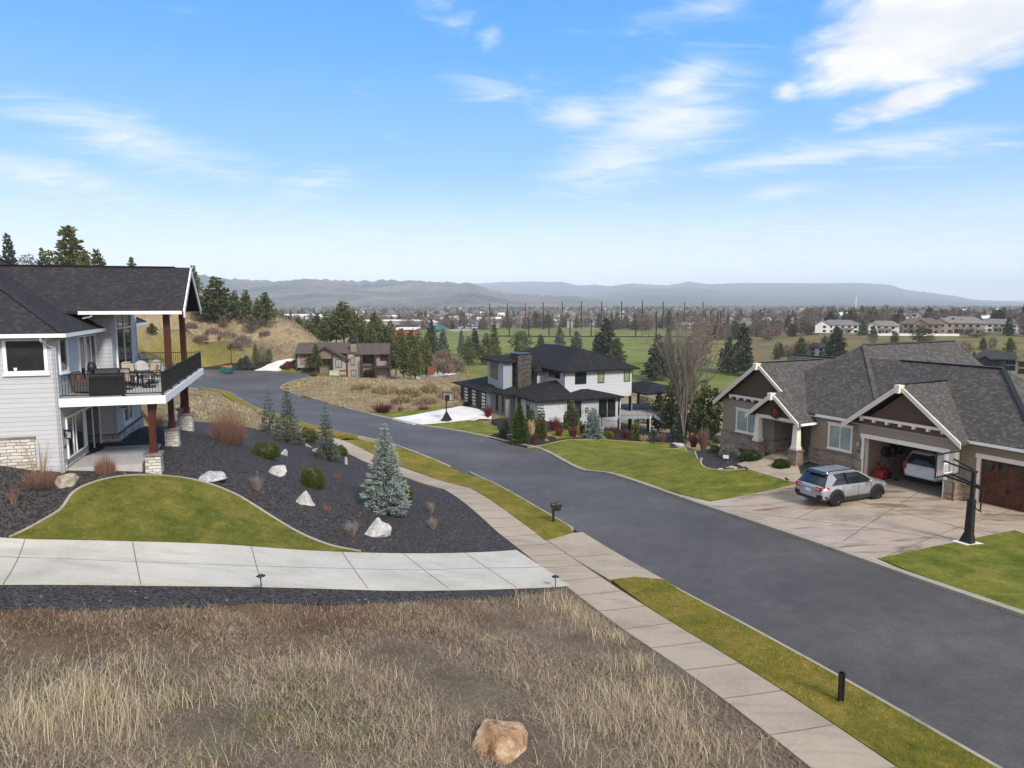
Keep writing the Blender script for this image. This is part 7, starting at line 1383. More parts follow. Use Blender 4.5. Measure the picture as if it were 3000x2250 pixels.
# skyline pines behind the grey house
for a in [("pine", "tall ragged pine, largest on the skyline above the grey roof", 213, 667, 870, 118, 190), ("spruce", "narrow conifer on the skyline at the left edge of the picture", 34, 689, 860, 62, 185), ("spruce", "small pointed conifer left of the tallest skyline pine", 130, 730, 850, 44, 195), ("haze", "faint bare tree on the skyline between two conifers", 88, 746, 850, 60, 205), ("olive", "bushy pine touching the right side of the tallest skyline pine", 252, 735, 860, 60, 180), ("pine", "conifer at the right end of the skyline group", 291, 733, 860, 54, 180), ("pine", "small lone pine top just above the roof ridge", 390, 755, 850, 36, 190), ("haze", "bare grey bush on the skyline left of the tallest pine", 170, 760, 850, 60, 205)]: wtree(*a)
for a in [("olive", "pine behind the gable peak of the grey house", 569, 780, 880, 52, 188), ("pine", "broad topped pine, tallest on the dry hill", 638, 812, 945, 86, None), ("pine", "dark low spreading pine in front of the broad topped pine", 612, 850, 946, 74, None), ("olive", "light green pine left in the row on the dry crest", 690, 852, 930, 40, None), ("olive", "tall light green pine in the middle of the dry crest", 722, 850, 940, 52, None), ("pine", "pine at the right end of the dry crest above a pale bank", 779, 858, 950, 60, None), ("olive", "short pine between the two tall pines of the crest", 755, 872, 938, 30, None), ("pine", "young pine on the slope seen past the deck", 446, 947, 977, 26, None)]: wtree(*a)
for i, (px, top, base, w_, lab) in enumerate([(735, 922, 975, 46, "bare purple brown tree on the slope below the crest pines"), (655, 880, 925, 44, "mauve bare thicket behind the dark spreading pine"), (655, 925, 960, 28, "small bare bush under the crest pines"), (1030, 1050, 1092, 30, "bare ornamental tree near the balcony post")]): wtree("haze", lab, px, top, base, w_)
# brush on the hill: low dark thickets
def brush(label, px, base, wpx, hpx, seed, m=None):
    p = at(px, base); s = math.hypot(p[1], p[2]) / 2080; return plant("brush_thicket", label, "shrub", px, base, dome(seed, wpx * s / 2, hpx * s, 360, .6, .06, .9), m or M_MAUVE, part="stems")
for i, (px, b_, w_, h_, lab) in enumerate([(625, 985, 50, 22, "dark brown brush at the left of the hillside thicket"), (668, 997, 60, 26, "dark brown brush in the middle of the hillside thicket"), (712, 1008, 50, 24, "dark brown brush at the right of the hillside thicket"), (560, 965, 34, 16, "brown brush beside the timber post view of the hill"), (690, 1020, 40, 16, "low brush just above the roadside conifers"), (590, 1000, 40, 14, "small brush patch over the green bank"), (780, 985, 36, 12, "thin brush on the pale bank")]): brush(lab, px, b_, w_, h_, 200 + i)
# by the street lamp and brown house
for a in [("blue", "round blue green juniper beside the street lamp", 722, 1040, 1080, 44, None), ("fir", "dark low juniper left of the blue green one", 706, 1048, 1080, 28, None), ("olive", "young upright pine right of the street lamp", 750, 1006, 1068, 24, None), ("haze", "russet leaved small tree beside the young upright pine", 768, 1010, 1066, 26, None), ("round", "clipped dark round tree on a thin stem", 788, 1020, 1064, 26, None), ("fir", "dark spruce against the front wall of the brown house", 927, 1008, 1078, 40, 146), ("spruce", "slim dwarf conifer before the brown house lawn", 967, 1054, 1092, 18, None)]: wtree(*a)
for i, (px, b_, w_, h_, lab) in enumerate([(846, 1078, 26, 14, "dark red shrub at the driveway of the brown house"), (868, 1076, 40, 18, "wide dark red shrub by the brown garage"), (900, 1088, 30, 8, "low dark shrub row on the brown house lawn"), (940, 1092, 36, 8, "low grey shrub below the brown house windows"), (835, 1082, 24, 8, "low maroon shrub nearest the street end")]): brush(lab, px, b_, w_, h_, 230 + i, M_REDT if i in (0, 1, 4) else M_MAUVE)
for i, (px, b_, w_, h_) in enumerate([(1060, 1142, 60, 14), (1130, 1152, 80, 20), (1200, 1162, 70, 22), (1262, 1152, 70, 24), (1312, 1172, 60, 22), (1180, 1182, 60, 16), (1250, 1186, 70, 18), (1340, 1160, 40, 26)]): brush("brown weedy thicket on the dry lot, " + ["first", "second", "third", "fourth", "fifth", "sixth", "seventh", "eighth"][i] + " from the bend" , px, b_, w_, h_, 280 + i, M_WEED)
# pines round the brown house
ordn = ["first", "second", "third", "fourth", "fifth", "sixth", "seventh", "eighth", "ninth", "tenth", "eleventh", "twelfth", "thirteenth"]
grp = "pines standing behind and beside the brown house"
pl_ = [(844, 924, 990, 34, 210), (876, 930, 1000, 34, 215), (905, 935, 1005, 40, 205), (930, 918, 1000, 36, 220), (958, 912, 1005, 42, 215), (985, 905, 1000, 44, 218), (1008, 884, 1005, 60, 212), (1040, 905, 1010, 44, 220), (1062, 925, 1020, 36, 214), (1098, 918, 1020, 42, 210), (1112, 930, 1030, 40, 208), (1145, 940, 1050, 44, 190), (1130, 955, 1060, 40, 185), (1175, 962, 1075, 48, 175), (1205, 965, 1100, 52, 158), (1182, 985, 1098, 40, 152), (1228, 975, 1100, 46, 160), (1250, 985, 1104, 36, 150), (1160, 1000, 1095, 36, 160), (1217, 1010, 1106, 40, 146), (1085, 950, 1030, 36, 200), (950, 940, 1005, 34, 206), (868, 945, 1000, 26, 204)]
w0 = ["tall", "ragged", "light green", "dense", "slender", "broad", "young", "dark tipped"]; w1 = ["left of the brown house roof", "above the brown house chimney", "behind the brown house gable", "right of the brown house balcony", "beside the white terrace"]
for i, (px, t_, b_, w_, D_) in enumerate(pl_):
    z_ = at(px, b_) if D_ > 999 else None; pos = w1[0] if px < 900 else w1[1] if px < 1030 else w1[2] if px < 1120 else w1[3] if px < 1190 else w1[4]; n_ = sum(1 for q in pl_[:i] if (q[0] < 900, q[0] < 1030, q[0] < 1120, q[0] < 1190) == (px < 900, px < 1030, px < 1120, px < 1190))
    wtree("olive" if i % 3 else "pine", f"{w0[(i * 3 + n_) % 8]} pine {pos}, {ordn[n_]} from the left there", px, t_, b_, w_ * 1.3, D_, grp)
for i, (px, b_, w_, h_, D_) in enumerate([(1290, 1095, 70, 34, 150), (1330, 1092, 60, 40, 160), (1300, 1060, 60, 30, 200), (1255, 1065, 40, 24, 190)]):
    p = aty(px, b_, D_); s = D_ / 2080; t = thing("brush_thicket", ["mauve brush behind the white terrace", "mauve brush behind the white house garage", "mauve brush on the golf course edge", "mauve brush under the nearest pines"][i], "shrub", p.tolist()); V, F, c = dome(260 + i, w_ * s / 2, h_ * s, 420, 1.2, .08, .9); raw_mesh("stems", V, F, M_MAUVE, t, c)
# golf course conifers
for a in [("spruce", "dark spruce at the left end of the fairway trees", 1264, 936, 1052, 52, None), ("blue", "blue grey spruce next to the dark fairway spruce", 1298, 962, 1045, 44, None), ("blue", "slim blue spruce standing alone by the fairway", 1352, 963, 1040, 26, None), ("spruce", "dark spruce with a visible trunk on the bright fairway", 1391, 962, 1050, 46, None), ("olive", "light green pine before the dark trunked spruce", 1372, 985, 1070, 50, None), ("fir", "tall dark fir left of the stone chimney", 1448, 944, 1055, 44, None), ("olive", "pale pine beside the tall dark fir", 1425, 975, 1068, 48, None), ("round", "broad round conifer above the stone chimney", 1528, 970, 1040, 66, None), ("fir", "small dark fir above the white house ridge", 1584, 979, 1024, 36, None), ("blue", "blue grey spruce right of the small dark fir", 1639, 952, 1042, 44, None), ("blue", "shorter grey spruce beside the blue grey one", 1689, 967, 1048, 50, None), ("spruce", "tallest dark spruce behind the white house roof", 1774, 929, 1062, 76, None), ("blue", "grey spruce hugging the left of the tallest dark spruce", 1748, 975, 1060, 44, None), ("fir", "leaning dark fir at the right of the tallest spruce", 1806, 988, 1068, 64, None), ("spruce", "big dark spruce just left of the tall bare tree", 1926, 980, 1114, 84, None), ("fir", "dark spruce top behind the big dark spruce", 1955, 955, 1075, 40, None), ("haze", "tall reddish brown larch behind the bare tree", 2045, 935, 1090, 84, None), ("spruce", "dark open spruce with a bare lower trunk on the fairway", 2132, 986, 1090, 62, None), ("spruce", "tall dark spruce beside the open one on the fairway", 2174, 948, 1100, 76, None), ("fir", "small dark spruce left of the white cottage", 2286, 1004, 1046, 32, None), ("fir", "dark spruce by the cottage wall", 2346, 988, 1046, 50, None), ("spruce", "large dark spruce right of the white cottage", 2448, 956, 1050, 72, None), ("haze", "round brown bare tree on the far fairway edge", 2279, 952, 988, 28, None), ("olive", "pale conical conifer on the far fairway edge", 2320, 948, 987, 32, None), ("round", "broad dark conifer below the white fence", 2702, 958, 1006, 56, None), ("olive", "light green small pine below the white fence", 2621, 970, 1004, 28, None), ("blue", "dense blue spruce between two white houses on the ridge", 2527, 938, 984, 36, None), ("blue", "grey spruce in front of the white gabled ridge house", 2558, 952, 992, 28, None), ("olive", "faint light pine on the brown slope", 2879, 988, 1024, 24, None), ("olive", "light pine on the brown slope above the dark roof", 2958, 988, 1034, 32, None), ("blue", "dark blue conifer by the pale ridge house", 2381, 946, 972, 26, None), ("fir", "narrow dark conifer against the white ridge house", 2408, 950, 972, 14, None), ("round", "dark bush tree left of the ridge house with the deck", 2634, 952, 978, 18, None)]: wtree(*a)
for i, (px, top, base, w_, lab) in enumerate([(2250, 960, 1000, 50, "brown bare trees left of the far path"), (2378, 1000, 1040, 60, "mauve bare trees beside the white cottage"), (2310, 1010, 1040, 40, "brown bare bushes by the fairway road"), (2860, 962, 990, 70, "round brown thicket below the grey ridge house"), (2420, 985, 1010, 36, "thin bare tree near the far path"), (2830, 1000, 1040, 40, "faint bare tree above the dark ridge line"), (2720, 985, 1010, 40, "bare bush behind the broad dark conifer")]): wtree("haze", lab, px, top, base, w_)
# dense evergreens between the white and tan houses
for a in [("olive", "olive green tree behind the fence, left of the bare tree", 1968, 1100, 1265, 70, 92), ("olive", "olive green tree behind the bare tree trunk", 2020, 1080, 1275, 84, 88), ("olive", "dense evergreen behind the bare branches", 2060, 1110, 1285, 70, 84), ("pine", "dark evergreen filling the gap beside the tan house", 2092, 1135, 1290, 64, 82), ("olive", "short evergreen behind the stair foot", 1930, 1150, 1262, 56, 96), ("round", "low evergreen behind the deck of the white house", 1885, 1160, 1262, 60, 112)]: wtree(*a)
# driving range poles -------------------------------------------------------
M_POLE = plain("black_steel_pole", (.012, .012, .013), .6)
def pole(px, top, base, w_, lab, grp_):
    p = at(px, base); s = math.hypot(p[1], p[2]) / 2080; h = (base - top) * s; t = thing("net_pole", lab, "pole", p.tolist(), 0, grp_); b = MB(); b.tube((0, 0, -1), (0, 0, h), w_, w_ * .8, 6); b.build("mast", M_POLE, t); b = MB(); b.tube((0, 0, h), (0, 0, h + .4), w_ * 1.3, w_ * 1.3, 6); b.build("cap", M_POLE, t)
def c7(x, y): return 1300 + x * .4069, 750 + y * .4069
ordn_ = ["first", "second", "third", "fourth", "fifth", "sixth", "seventh", "eighth", "ninth", "tenth", "eleventh", "twelfth", "thirteenth", "fourteenth"]
for i, (x, t_, b_) in enumerate([(332, 347, 520), (458, 347, 528), (588, 347, 526), (716, 343, 530), (852, 336, 512), (990, 334, 524), (1135, 333, 520), (1278, 330, 528), (1427, 329, 528), (1576, 337, 526), (1729, 340, 528), (1862, 340, 520)]): a, c_ = c7(x, t_), c7(x, b_); pole(a[0], a[1], c_[1], .55, f"{ordn[i]} tall net pole from the left along the far side of the driving range", "tall net poles along the far side of the driving range")
for i, (x, t_, b_) in enumerate([(196, 470, 532), (472, 470, 582), (611, 468, 580), (758, 468, 580), (909, 456, 580), (1061, 466, 582), (1220, 466, 584), (1382, 468, 586), (1529, 406, 582), (1678, 415, 592), (1917, 405, 578), (1968, 404, 575), (1991, 400, 570)]): a, c_ = c7(x, t_), c7(x, b_); pole(a[0], a[1], c_[1], .46, f"{ordn[i]} shorter net pole from the left along the near side of the driving range", "shorter net poles along the near side of the driving range")
p0, p1 = at(*c7(300, 582)), at(*c7(1990, 588)); t = thing("net_skirt", "low dark net along the foot of the near driving range poles", "net", p0.tolist()); b = MB(); q0 = Vector((0, 0, 0)); pr = [Vector(at(*c7(x, 580 + (x - 300) * .004)) - p0) for x in range(300, 2000, 100)]
for a, c_ in zip(pr[:-1], pr[1:]): b.bar(a + Vector((0, 0, .35)), c_ + Vector((0, 0, .35)), .1, .7)
b.build("net", M_POLE, t)
p = at(*c7(1450, 590)); s = math.hypot(p[1], p[2]) / 2080 * .4069; t = thing("goal_frame", "small dark goal frame on the driving range grass", "goal", p.tolist()); b = MB(); b.path([(-25 * s, 0, 0), (-25 * s, 0, 33 * s), (25 * s, 0, 33 * s), (25 * s, 0, 0)], .12, 6); b.build("frame", M_POLE, t)
p = at(2506, 913); s = math.hypot(p[1], p[2]) / 2080; t = thing("cell_tower", "slim white antenna mast rising above the right hand trees", "mast", p.tolist()); b = MB(); b.tube((0, 0, -2), (0, 0, 54 * s), 1.3 * s, .9 * s, 8); b.build("mast", M_WHITE, t)
for k in range(6):
    b = MB(); a = k * 1.05; b.box((2.6 * s * math.cos(a) - .6 * s, 2.6 * s * math.sin(a) - .6 * s, 44 * s), (2.6 * s * math.cos(a) + .6 * s, 2.6 * s * math.sin(a) + .6 * s, 49 * s)); b.build("antenna", M_CHROME, t); b = MB(); b.box((2.2 * s * math.cos(a) - .5 * s, 2.2 * s * math.sin(a) - .5 * s, 52 * s), (2.2 * s * math.cos(a) + .5 * s, 2.2 * s * math.sin(a) + .5 * s, 56 * s)); b.build("antenna", M_CHROME, t)
# houses on the ridge -------------------------------------------------------
RW = {k: plain(k, c, .8) for k, c in dict(ridge_white=(.66, .66, .66), ridge_beige=(.36, .32, .28), ridge_brown=(.24, .19, .155), ridge_grey=(.34, .345, .36), dark_slate=(.035, .036, .042), ridge_tan=(.30, .265, .20)).items()}
RR = {k: plain(k, c, .9, .2, 0, .2, .6) for k, c in dict(roof_grey=(.17, .165, .165), roof_brown=(.13, .105, .09), roof_dark=(.045, .046, .052), roof_taupe=(.20, .185, .17)).items()}
def far_house(label, px0, px1, top, base, wall, roof, D=None, gable=None, deck=False, depth=.7, storeys=2, dark=False, cat="house", name="house"):
    pc = at((px0 + px1) / 2, base) if D is None else aty((px0 + px1) / 2, base, D); s = math.hypot(pc[1], pc[2]) / 2080; W_ = (px1 - px0) * s; Ht = (base - top) * s; dp = W_ * depth; az_ = math.atan2(pc[0], pc[1])
    t = thing(name, label, cat, pc.tolist(), -az_ + R(random.uniform(-6, 6))); hw, wh = W_ / 2, Ht * .64
    b = MB(); b.box((-hw * .94, 0, -1.5), (hw * .94, dp, wh)); b.build("wall", RW[wall], t)
    b = MB(); rr = min(hw, dp / 2) * .9; o = .5
    quadroof(b, [[(-hw - o * .2, -o, wh), (hw + o * .2, -o, wh), (hw - rr * .8, dp / 2, Ht), (-hw + rr * .8, dp / 2, Ht)], [(hw + o * .2, -o, wh), (hw + o * .2, dp + o, wh), (hw - rr * .8, dp / 2, Ht)], [(hw + o * .2, dp + o, wh), (-hw - o * .2, dp + o, wh), (-hw + rr * .8, dp / 2, Ht), (hw - rr * .8, dp / 2, Ht)], [(-hw - o * .2, dp + o, wh), (-hw - o * .2, -o, wh), (-hw + rr * .8, dp / 2, Ht)]], .25); b.build("roof", RR[roof], t)
    if gable is not None:
        gx = -hw + W_ * gable; gw = W_ * .17; b = MB(); b.prism([(gx - gw, -1.6, 0), (gx + gw, -1.6, 0), (gx + gw, -1.6, wh), (gx, -1.6, wh + gw * .62), (gx - gw, -1.6, wh)], (0, 1.5, 0)); b.build("gable_wing", RW[wall], t); b = MB(); quadroof(b, [[(gx - gw - .5, -2.1, wh - .25), (gx, -2.1, wh + gw * .68), (gx, dp * .45, wh + gw * .68), (gx - gw - .5, dp * .45, wh - .25)][::-1], [(gx + gw + .5, -2.1, wh - .25), (gx + gw + .5, dp * .45, wh - .25), (gx, dp * .45, wh + gw * .68), (gx, -2.1, wh + gw * .68)][::-1]], .25); b.build("roof", RR[roof], t)
    nwin = max(2, int(W_ / 3.4))
    for lv in range(storeys):
        for k in range(nwin):
            x = -hw * .82 + hw * 1.64 * (k + .5) / nwin; zc = wh * (lv + .5) / storeys
            if gable is not None and abs(x - (-hw + W_ * gable)) < W_ * .17: yq = -1.62
            else: yq = -.02
            MB().box((x - .75, yq - .04, zc - .65), (x + .75, yq + .02, zc + .6)).build("window", M_GLASS, t)
    if deck:
        b = MB(); b.box((-hw * .25, -3, wh * .46), (hw * .6, 0, wh * .5)); b.box((-hw * .25, -3, wh * .5), (hw * .6, -2.9, wh * .5 + 1.0)); dk_ = b.build("deck", RW["ridge_brown"] if not dark else M_BLACK, t)
        for x in (-hw * .23, hw * .18, hw * .58): MB().box((x - .12, -2.98, -1), (x + .12, -2.74, wh * .46)).build("deck_post", RW["ridge_white"], dk_)
    return t
def c8(x, y): return 2100 + x * .4069, 750 + y * .4069
for lab, x0, x1, yt, yb, w_, r_, gb, dk_ in [("long low white building with a grey roof beside the range poles", 50, 285, 468, 555, "ridge_white", "roof_grey", None, False), ("beige house half hidden by bare trees behind the fairway", 412, 545, 438, 512, "ridge_beige", "roof_taupe", .6, False), ("white ridge house with a long grey roof", 735, 1032, 462, 556, "ridge_white", "roof_grey", .12, True), ("white ridge house with a broad gable and green deck posts", 1085, 1298, 468, 560, "ridge_white", "roof_taupe", .25, True), ("brown beige ridge house with a wide covered deck", 1325, 1605, 448, 562, "ridge_brown", "roof_brown", .5, True), ("pale beige ridge house with a hipped roof", 1590, 1905, 438, 562, "ridge_beige", "roof_taupe", .1, True), ("white and grey ridge house with a dark deck", 1895, 2160, 455, 548, "ridge_white", "roof_grey", .8, True), ("white ridge house cut by the right picture edge", 2175, 2300, 448, 575, "ridge_white", "roof_dark", .2, True), ("small white cottage with a dark roof behind the tan house", 652, 785, 628, 718, "ridge_white", "roof_dark", None, False)]:
    (a, t_), (c_, b_) = c8(x0, yt), c8(x1, yb); far_house(lab, a, c_, t_, b_, w_, r_, None, gb, dk_)
(a, t_), (c_, b_) = c8(1862, 680), c8(2060, 800); far_house("dark slate house with an open gable porch behind the tan roof", a, c_, t_, b_ + 14, "dark_slate", "roof_dark", 170, .35, True, dark=True); (a, t_), (c_, b_) = c8(2040, 695), c8(2150, 790); far_house("dark slate garage wing right of the open gable porch", a, c_, t_, b_ + 14, "ridge_grey", "roof_dark", 178, None); (a, t_), (c_, b_) = c8(2162, 700), c8(2300, 830); far_house("olive tan house with white windows at the right picture edge", a, c_, t_, b_ + 10, "ridge_tan", "roof_brown", 170, None)
t = thing("vinyl_fence", "long white fence along the top of the grassy slope", "fence", at(2570, 986).tolist()); P_ = [Vector(at(x, 985 + (x - 2570) * .004) - at(2570, 986)) for x in range(2570, 2830, 20)]; b = MB()
for a, c_ in zip(P_[:-1], P_[1:]): b.bar(a + Vector((0, 0, .8)), c_ + Vector((0, 0, .8)), .12, 1.1)
b.build("fence_panel", RW["ridge_white"], t)
for lab, x0, x1, yt, yb, w_, r_ in [("grey roofed house at the far left of the range trees", 1345, 1480, 498, 528, "ridge_grey", "roof_grey"), ("taupe house behind the tall range poles", 1618, 1765, 478, 532, "ridge_grey", "roof_taupe"), ("long grey apartment roof behind the range", 880, 1100, 432, 515, "ridge_grey", "roof_brown"), ("second grey apartment roof behind the range", 1130, 1330, 440, 505, "ridge_beige", "roof_grey"), ("brown roofed apartments right of the range centre", 1380, 1600, 418, 480, "ridge_brown", "roof_brown"), ("grey house low behind the net poles", 1790, 1900, 492, 530, "ridge_grey", "roof_grey")]:
    (a, t_), (c_, b_) = c7(x0, yt), c7(x1, yb); far_house(lab, a, c_, t_, b_, w_, r_, None, None, depth=.4)
# warehouses ----------------------------------------------------------------
M_WH = plain("white_flat_roof", (.70, .70, .68), .8); M_WG = plain("grey_warehouse_wall", (.26, .25, .25), .8); M_WR = plain("red_warehouse_wall", (.30, .07, .04), .8); M_WGR = plain("green_metal_roof", (.03, .14, .11), .6)
def warehouse(label, x0, x1, yt, yb, wallm, roofm, depth_px):
    a, c_ = at(x0, yb), at(x1, yb); s = math.hypot(a[1], a[2]) / 2080; h = max(3, (yb - yt - depth_px) * s); t = thing("warehouse", label, "warehouse", ((a + c_) / 2).tolist()); hw = abs(c_[0] - a[0]) / 2; dep = max(25, depth_px * s * 14)
    b = MB(); b.box((-hw, 0, -2), (hw, dep, h)); b.build("wall", wallm, t); b = MB(); b.box((-hw - .6, -.6, h), (hw + .6, dep, h + .7)); b.build("roof", roofm, t); nb_ = max(2, int(hw / 6))
    for k in range(nb_): x = -hw * .9 + 1.8 * hw * (k + .5) / nb_; MB().box((x - 1.6, -.08, .4), (x + 1.6, .02, min(4, h * .6))).build("loading_door", M_GLASS, t)
for a in [("long white roofed warehouse at the left of the valley", 876, 942, 912, 934, M_WG, M_WH, 14), ("wide white roofed warehouse behind the brown house pines", 1090, 1272, 914, 936, M_WG, M_WH, 14), ("grey walled warehouse with a white roof edge", 1060, 1232, 938, 966, M_WG, M_WH, 3), ("red walled building with a thin white roof", 1152, 1216, 962, 992, M_WR, M_WH, 4), ("white commercial building far behind the range", 1434, 1500, 904, 914, M_WG, M_WH, 6), ("pale store roof behind the tall range poles", 1640, 1700, 912, 922, M_WG, M_WH, 6), ("white offices above the right hand trees", 2620, 2840, 896, 912, M_WG, M_WH, 9), ("pale school roof at the right of the valley", 2300, 2460, 902, 912, M_WG, M_WH, 6), ("small white roof far in the valley centre", 1790, 1840, 900, 908, M_WG, M_WH, 5)]: warehouse(*a)
p = at(1284, 978); t = thing("pavilion", "small pavilion with a green metal roof by the car park", "pavilion", p.tolist()); b = MB(); b.lathe([(9, 3.2), (0, 7.5)], 4); b.build("roof", M_WGR, t); b = MB(); b.box((-5, -5, -1), (5, 5, 3.2)); b.build("wall", M_WG, t)
# car park with cars
cp_ = [at2(*q) for q in [(1262, 958), (1300, 946), (1425, 944), (1450, 956), (1400, 968), (1330, 972)]]; drape("car_park", cp_, m_concrete("grey_car_park", (.30, .29, .28)), .2, 12, .3)
b = MB(); b.hexa([(-2.2, -.9, .2), (2.2, -.9, .2), (2.2, .9, .2), (-2.2, .9, .2), (-2.2, -.9, .95), (2.2, -.9, .85), (2.2, .9, .85), (-2.2, .9, .95)]); b.hexa([(-1.6, -.85, .95), (.9, -.85, .9), (.9, .85, .9), (-1.6, .85, .95), (-1.2, -.7, 1.5), (.3, -.7, 1.5), (.3, .7, 1.5), (-1.2, .7, 1.5)], 1)
for x in (-1.4, 1.4): b.tube((x, -.92, .34), (x, .92, .34), .34, .34, 10, 2)
dc = [plain("distant_car_" + k, c, .4, .5) for k, c in (("white", (.7, .7, .7)), ("dark", (.03, .03, .035)), ("silver", (.4, .41, .43)))]; co = b.build("parked_car", [dc[0], M_CGLASS, M_TYRE]); cme = co.data; bpy.data.objects.remove(co); mes = [cme]
for m_ in dc[1:]: q = cme.copy(); q.materials[0] = m_; mes.append(q)
g = np.random.default_rng(9)
for i in range(34):
    px, py = [(1290 + i * 7.0, 950 + (i % 3)), (1300 + (i - 17) * 6.0, 960 + (i % 2) * 3)][i >= 17]
    p = at(px, py); o = link("parked_car", mes[g.integers(3)]); o.location = (p[0], p[1], p[2] + .22); o.rotation_euler.z = g.choice([R(80), R(95), R(10)]); o.scale = (1.25,) * 3; tag(o, "tiny parked car in the distant car park beyond the golf course", "car", "cars in the distant car park")
# town trees -----------------------------------------------------------------
g = np.random.default_rng(21); cnt = {"c": 0, "b": 0}
def far_tree(k, x, y, h, w_, label, group, nm):
    o = link(nm, KIND[k][g.integers(len(KIND[k]))]); o.location = (x, y, Tz(x, y) - .3); r = w_ / 2 / CR[k]; o.scale = (r, r, h); o.rotation_euler.z = g.uniform(0, 6.28); tag(o, label, "tree", group)
spots = []
while len(spots) < 400:
    a, d = R(g.uniform(-24, 37)), 600 + 900 * g.uniform() ** 1.4; x, y = d * math.sin(a), d * math.cos(a)
    if math.degrees(a) > 15 and d < 640: continue
    spots.append((x, y, d))
for i, (x, y, d) in enumerate(spots):
    if i % 9 < 4: far_tree(["spruce", "fir", "pine", "blue"][i % 4], x, y, g.uniform(8, 17), g.uniform(5, 9), "dark evergreen tree standing among the roofs of the valley town", "evergreen trees of the valley town", "conifer_tree")
    else: far_tree("haze", x, y, g.uniform(7, 13), g.uniform(9, 15), "leafless brown tree standing among the roofs of the valley town", "leafless trees of the valley town", "bare_tree")
for i in range(60):      # ridge trees behind the right hand houses
    px = g.uniform(2080, 3100); p = aty(px, 960, g.uniform(440, 600)); k = ["haze", "spruce", "haze", "fir", "haze"][i % 5]; far_tree(k, p[0], p[1], g.uniform(7, 15), g.uniform(6, 12), "dark evergreen behind the roofs of the ridge houses" if k in ("spruce", "fir") else "leafless tree behind the roofs of the ridge houses", "trees behind the ridge houses", "conifer_tree" if k in ("spruce", "fir") else "bare_tree")
for i in range(90):      # scattered bare trees and conifers on the slopes below and beside the ridge
    a, d = R(g.uniform(15, 37)), g.uniform(430, 520) if i % 4 else g.uniform(290, 350); k = ["haze", "haze", "fir", "haze", "blue"][i % 5]; hh = g.uniform(3, 5.5) if d < 400 else g.uniform(6, 12); far_tree(k, d * math.sin(a), d * math.cos(a), hh, hh * g.uniform(.45, .9), "small evergreen scattered on the grassy slope below the ridge houses" if k in ("fir", "blue") else "leafless brown tree scattered round the ridge houses", "scattered trees round the ridge houses", "conifer_tree" if k in ("fir", "blue") else "bare_tree")
for i in range(70):      # belt of trees just beyond the driving range
    a, d = R(g.uniform(-9, 17)), g.uniform(575, 660); k = ["haze", "haze", "fir", "haze", "spruce", "haze"][i % 6]; hh = g.uniform(7, 15); far_tree(k, d * math.sin(a), d * math.cos(a), hh, hh * g.uniform(.5, 1.0), "dark evergreen in the tree belt behind the driving range" if k in ("fir", "spruce") else "leafless mauve tree in the belt behind the driving range", "tree belt behind the driving range", "conifer_tree" if k in ("fir", "spruce") else "bare_tree")
# far woods: one body
def woods():
    n = 5200; a = np.radians(g.uniform(-26, 40, n)); d = 1300 + 3600 * g.uniform(0, 1, n) ** 1.3; x, y = d * np.sin(a), d * np.cos(a); z = T(x, y); V = []; F = []; C = []; k = 0
    cl_ = np.sin(x * .004 + 1) * np.cos(y * .003) + g.normal(0, .5, n); dark = cl_ > .1
    for i in range(n):
        h, r = g.uniform(7, 17), g.uniform(4, 9) * (1 if dark[i] else 1.5); b_ = np.array([x[i], y[i], z[i]]); m_ = 5; ang = np.arange(m_) / m_ * 6.283 + g.uniform(0, 6); lo = np.stack([np.cos(ang) * r * .8, np.sin(ang) * r * .8, 0 * ang + h * .12], 1); mid = np.stack([np.cos(ang + .6) * r * g.uniform(.6, 1.1, m_), np.sin(ang + .6) * r * g.uniform(.6, 1.1, m_), h * g.uniform(.35, .6, m_)], 1); top = np.stack([np.cos(ang) * r * .2, np.sin(ang) * r * .2, h * g.uniform(.75, 1.0, m_)], 1)
        V.append(np.concatenate([lo, mid, top]) + b_); j = np.arange(m_); jn = (j + 1) % m_
        F.append(np.concatenate([np.stack([j, jn, jn + m_, j + m_], 1), np.stack([j + m_, jn + m_, jn + 2 * m_, j + 2 * m_], 1)]) + k); c = (np.array([.024, .036, .024]) if dark[i] else np.array([.125, .10, .085])) * g.uniform(.7, 1.35); C.append(np.tile(c, (3 * m_, 1))); k += 3 * m_
    o = raw_mesh("woods", np.concatenate(V), np.concatenate(F), m_tone("far_woods_foliage").m, colors=np.concatenate(C)); tag(o, "far woods and street trees spread across the valley town", "woods", kind="stuff")
woods()
b = MB(); b.box((-.5, -.5, 0), (.5, .5, .7)); b.prism([(-.52, -.52, .7), (-.52, .52, .7), (-.52, 0, 1)], (1.04, 0, 0), 1); ho = b.build("far_building", [RW["ridge_white"], RR["roof_grey"]]); hme = ho.data; bpy.data.objects.remove(ho); hm2 = hme.copy(); hm2.materials[0] = RW["ridge_beige"]; hm2.materials[1] = RR["roof_taupe"]; hm3 = hme.copy(); hm3.materials[1] = M_WH
for i in range(290):
    a, d = R(g.uniform(-25, 38)), 640 + 2600 * g.uniform() ** 1.3; x, y = d * math.sin(a), d * math.cos(a); big = g.uniform() < .22; o = link("town_building", (hme, hm2, hm3)[g.integers(3)]); o.location = (x, y, Tz(x, y) - .3); o.scale = (g.uniform(25, 60), g.uniform(15, 30), g.uniform(5, 8)) if big else (g.uniform(12, 24), g.uniform(10, 14), g.uniform(6.5, 9.5)); o.rotation_euler.z = g.uniform(-.5, .5) - a; tag(o, "small pale building among the trees of the valley town", "building", "buildings of the valley town")
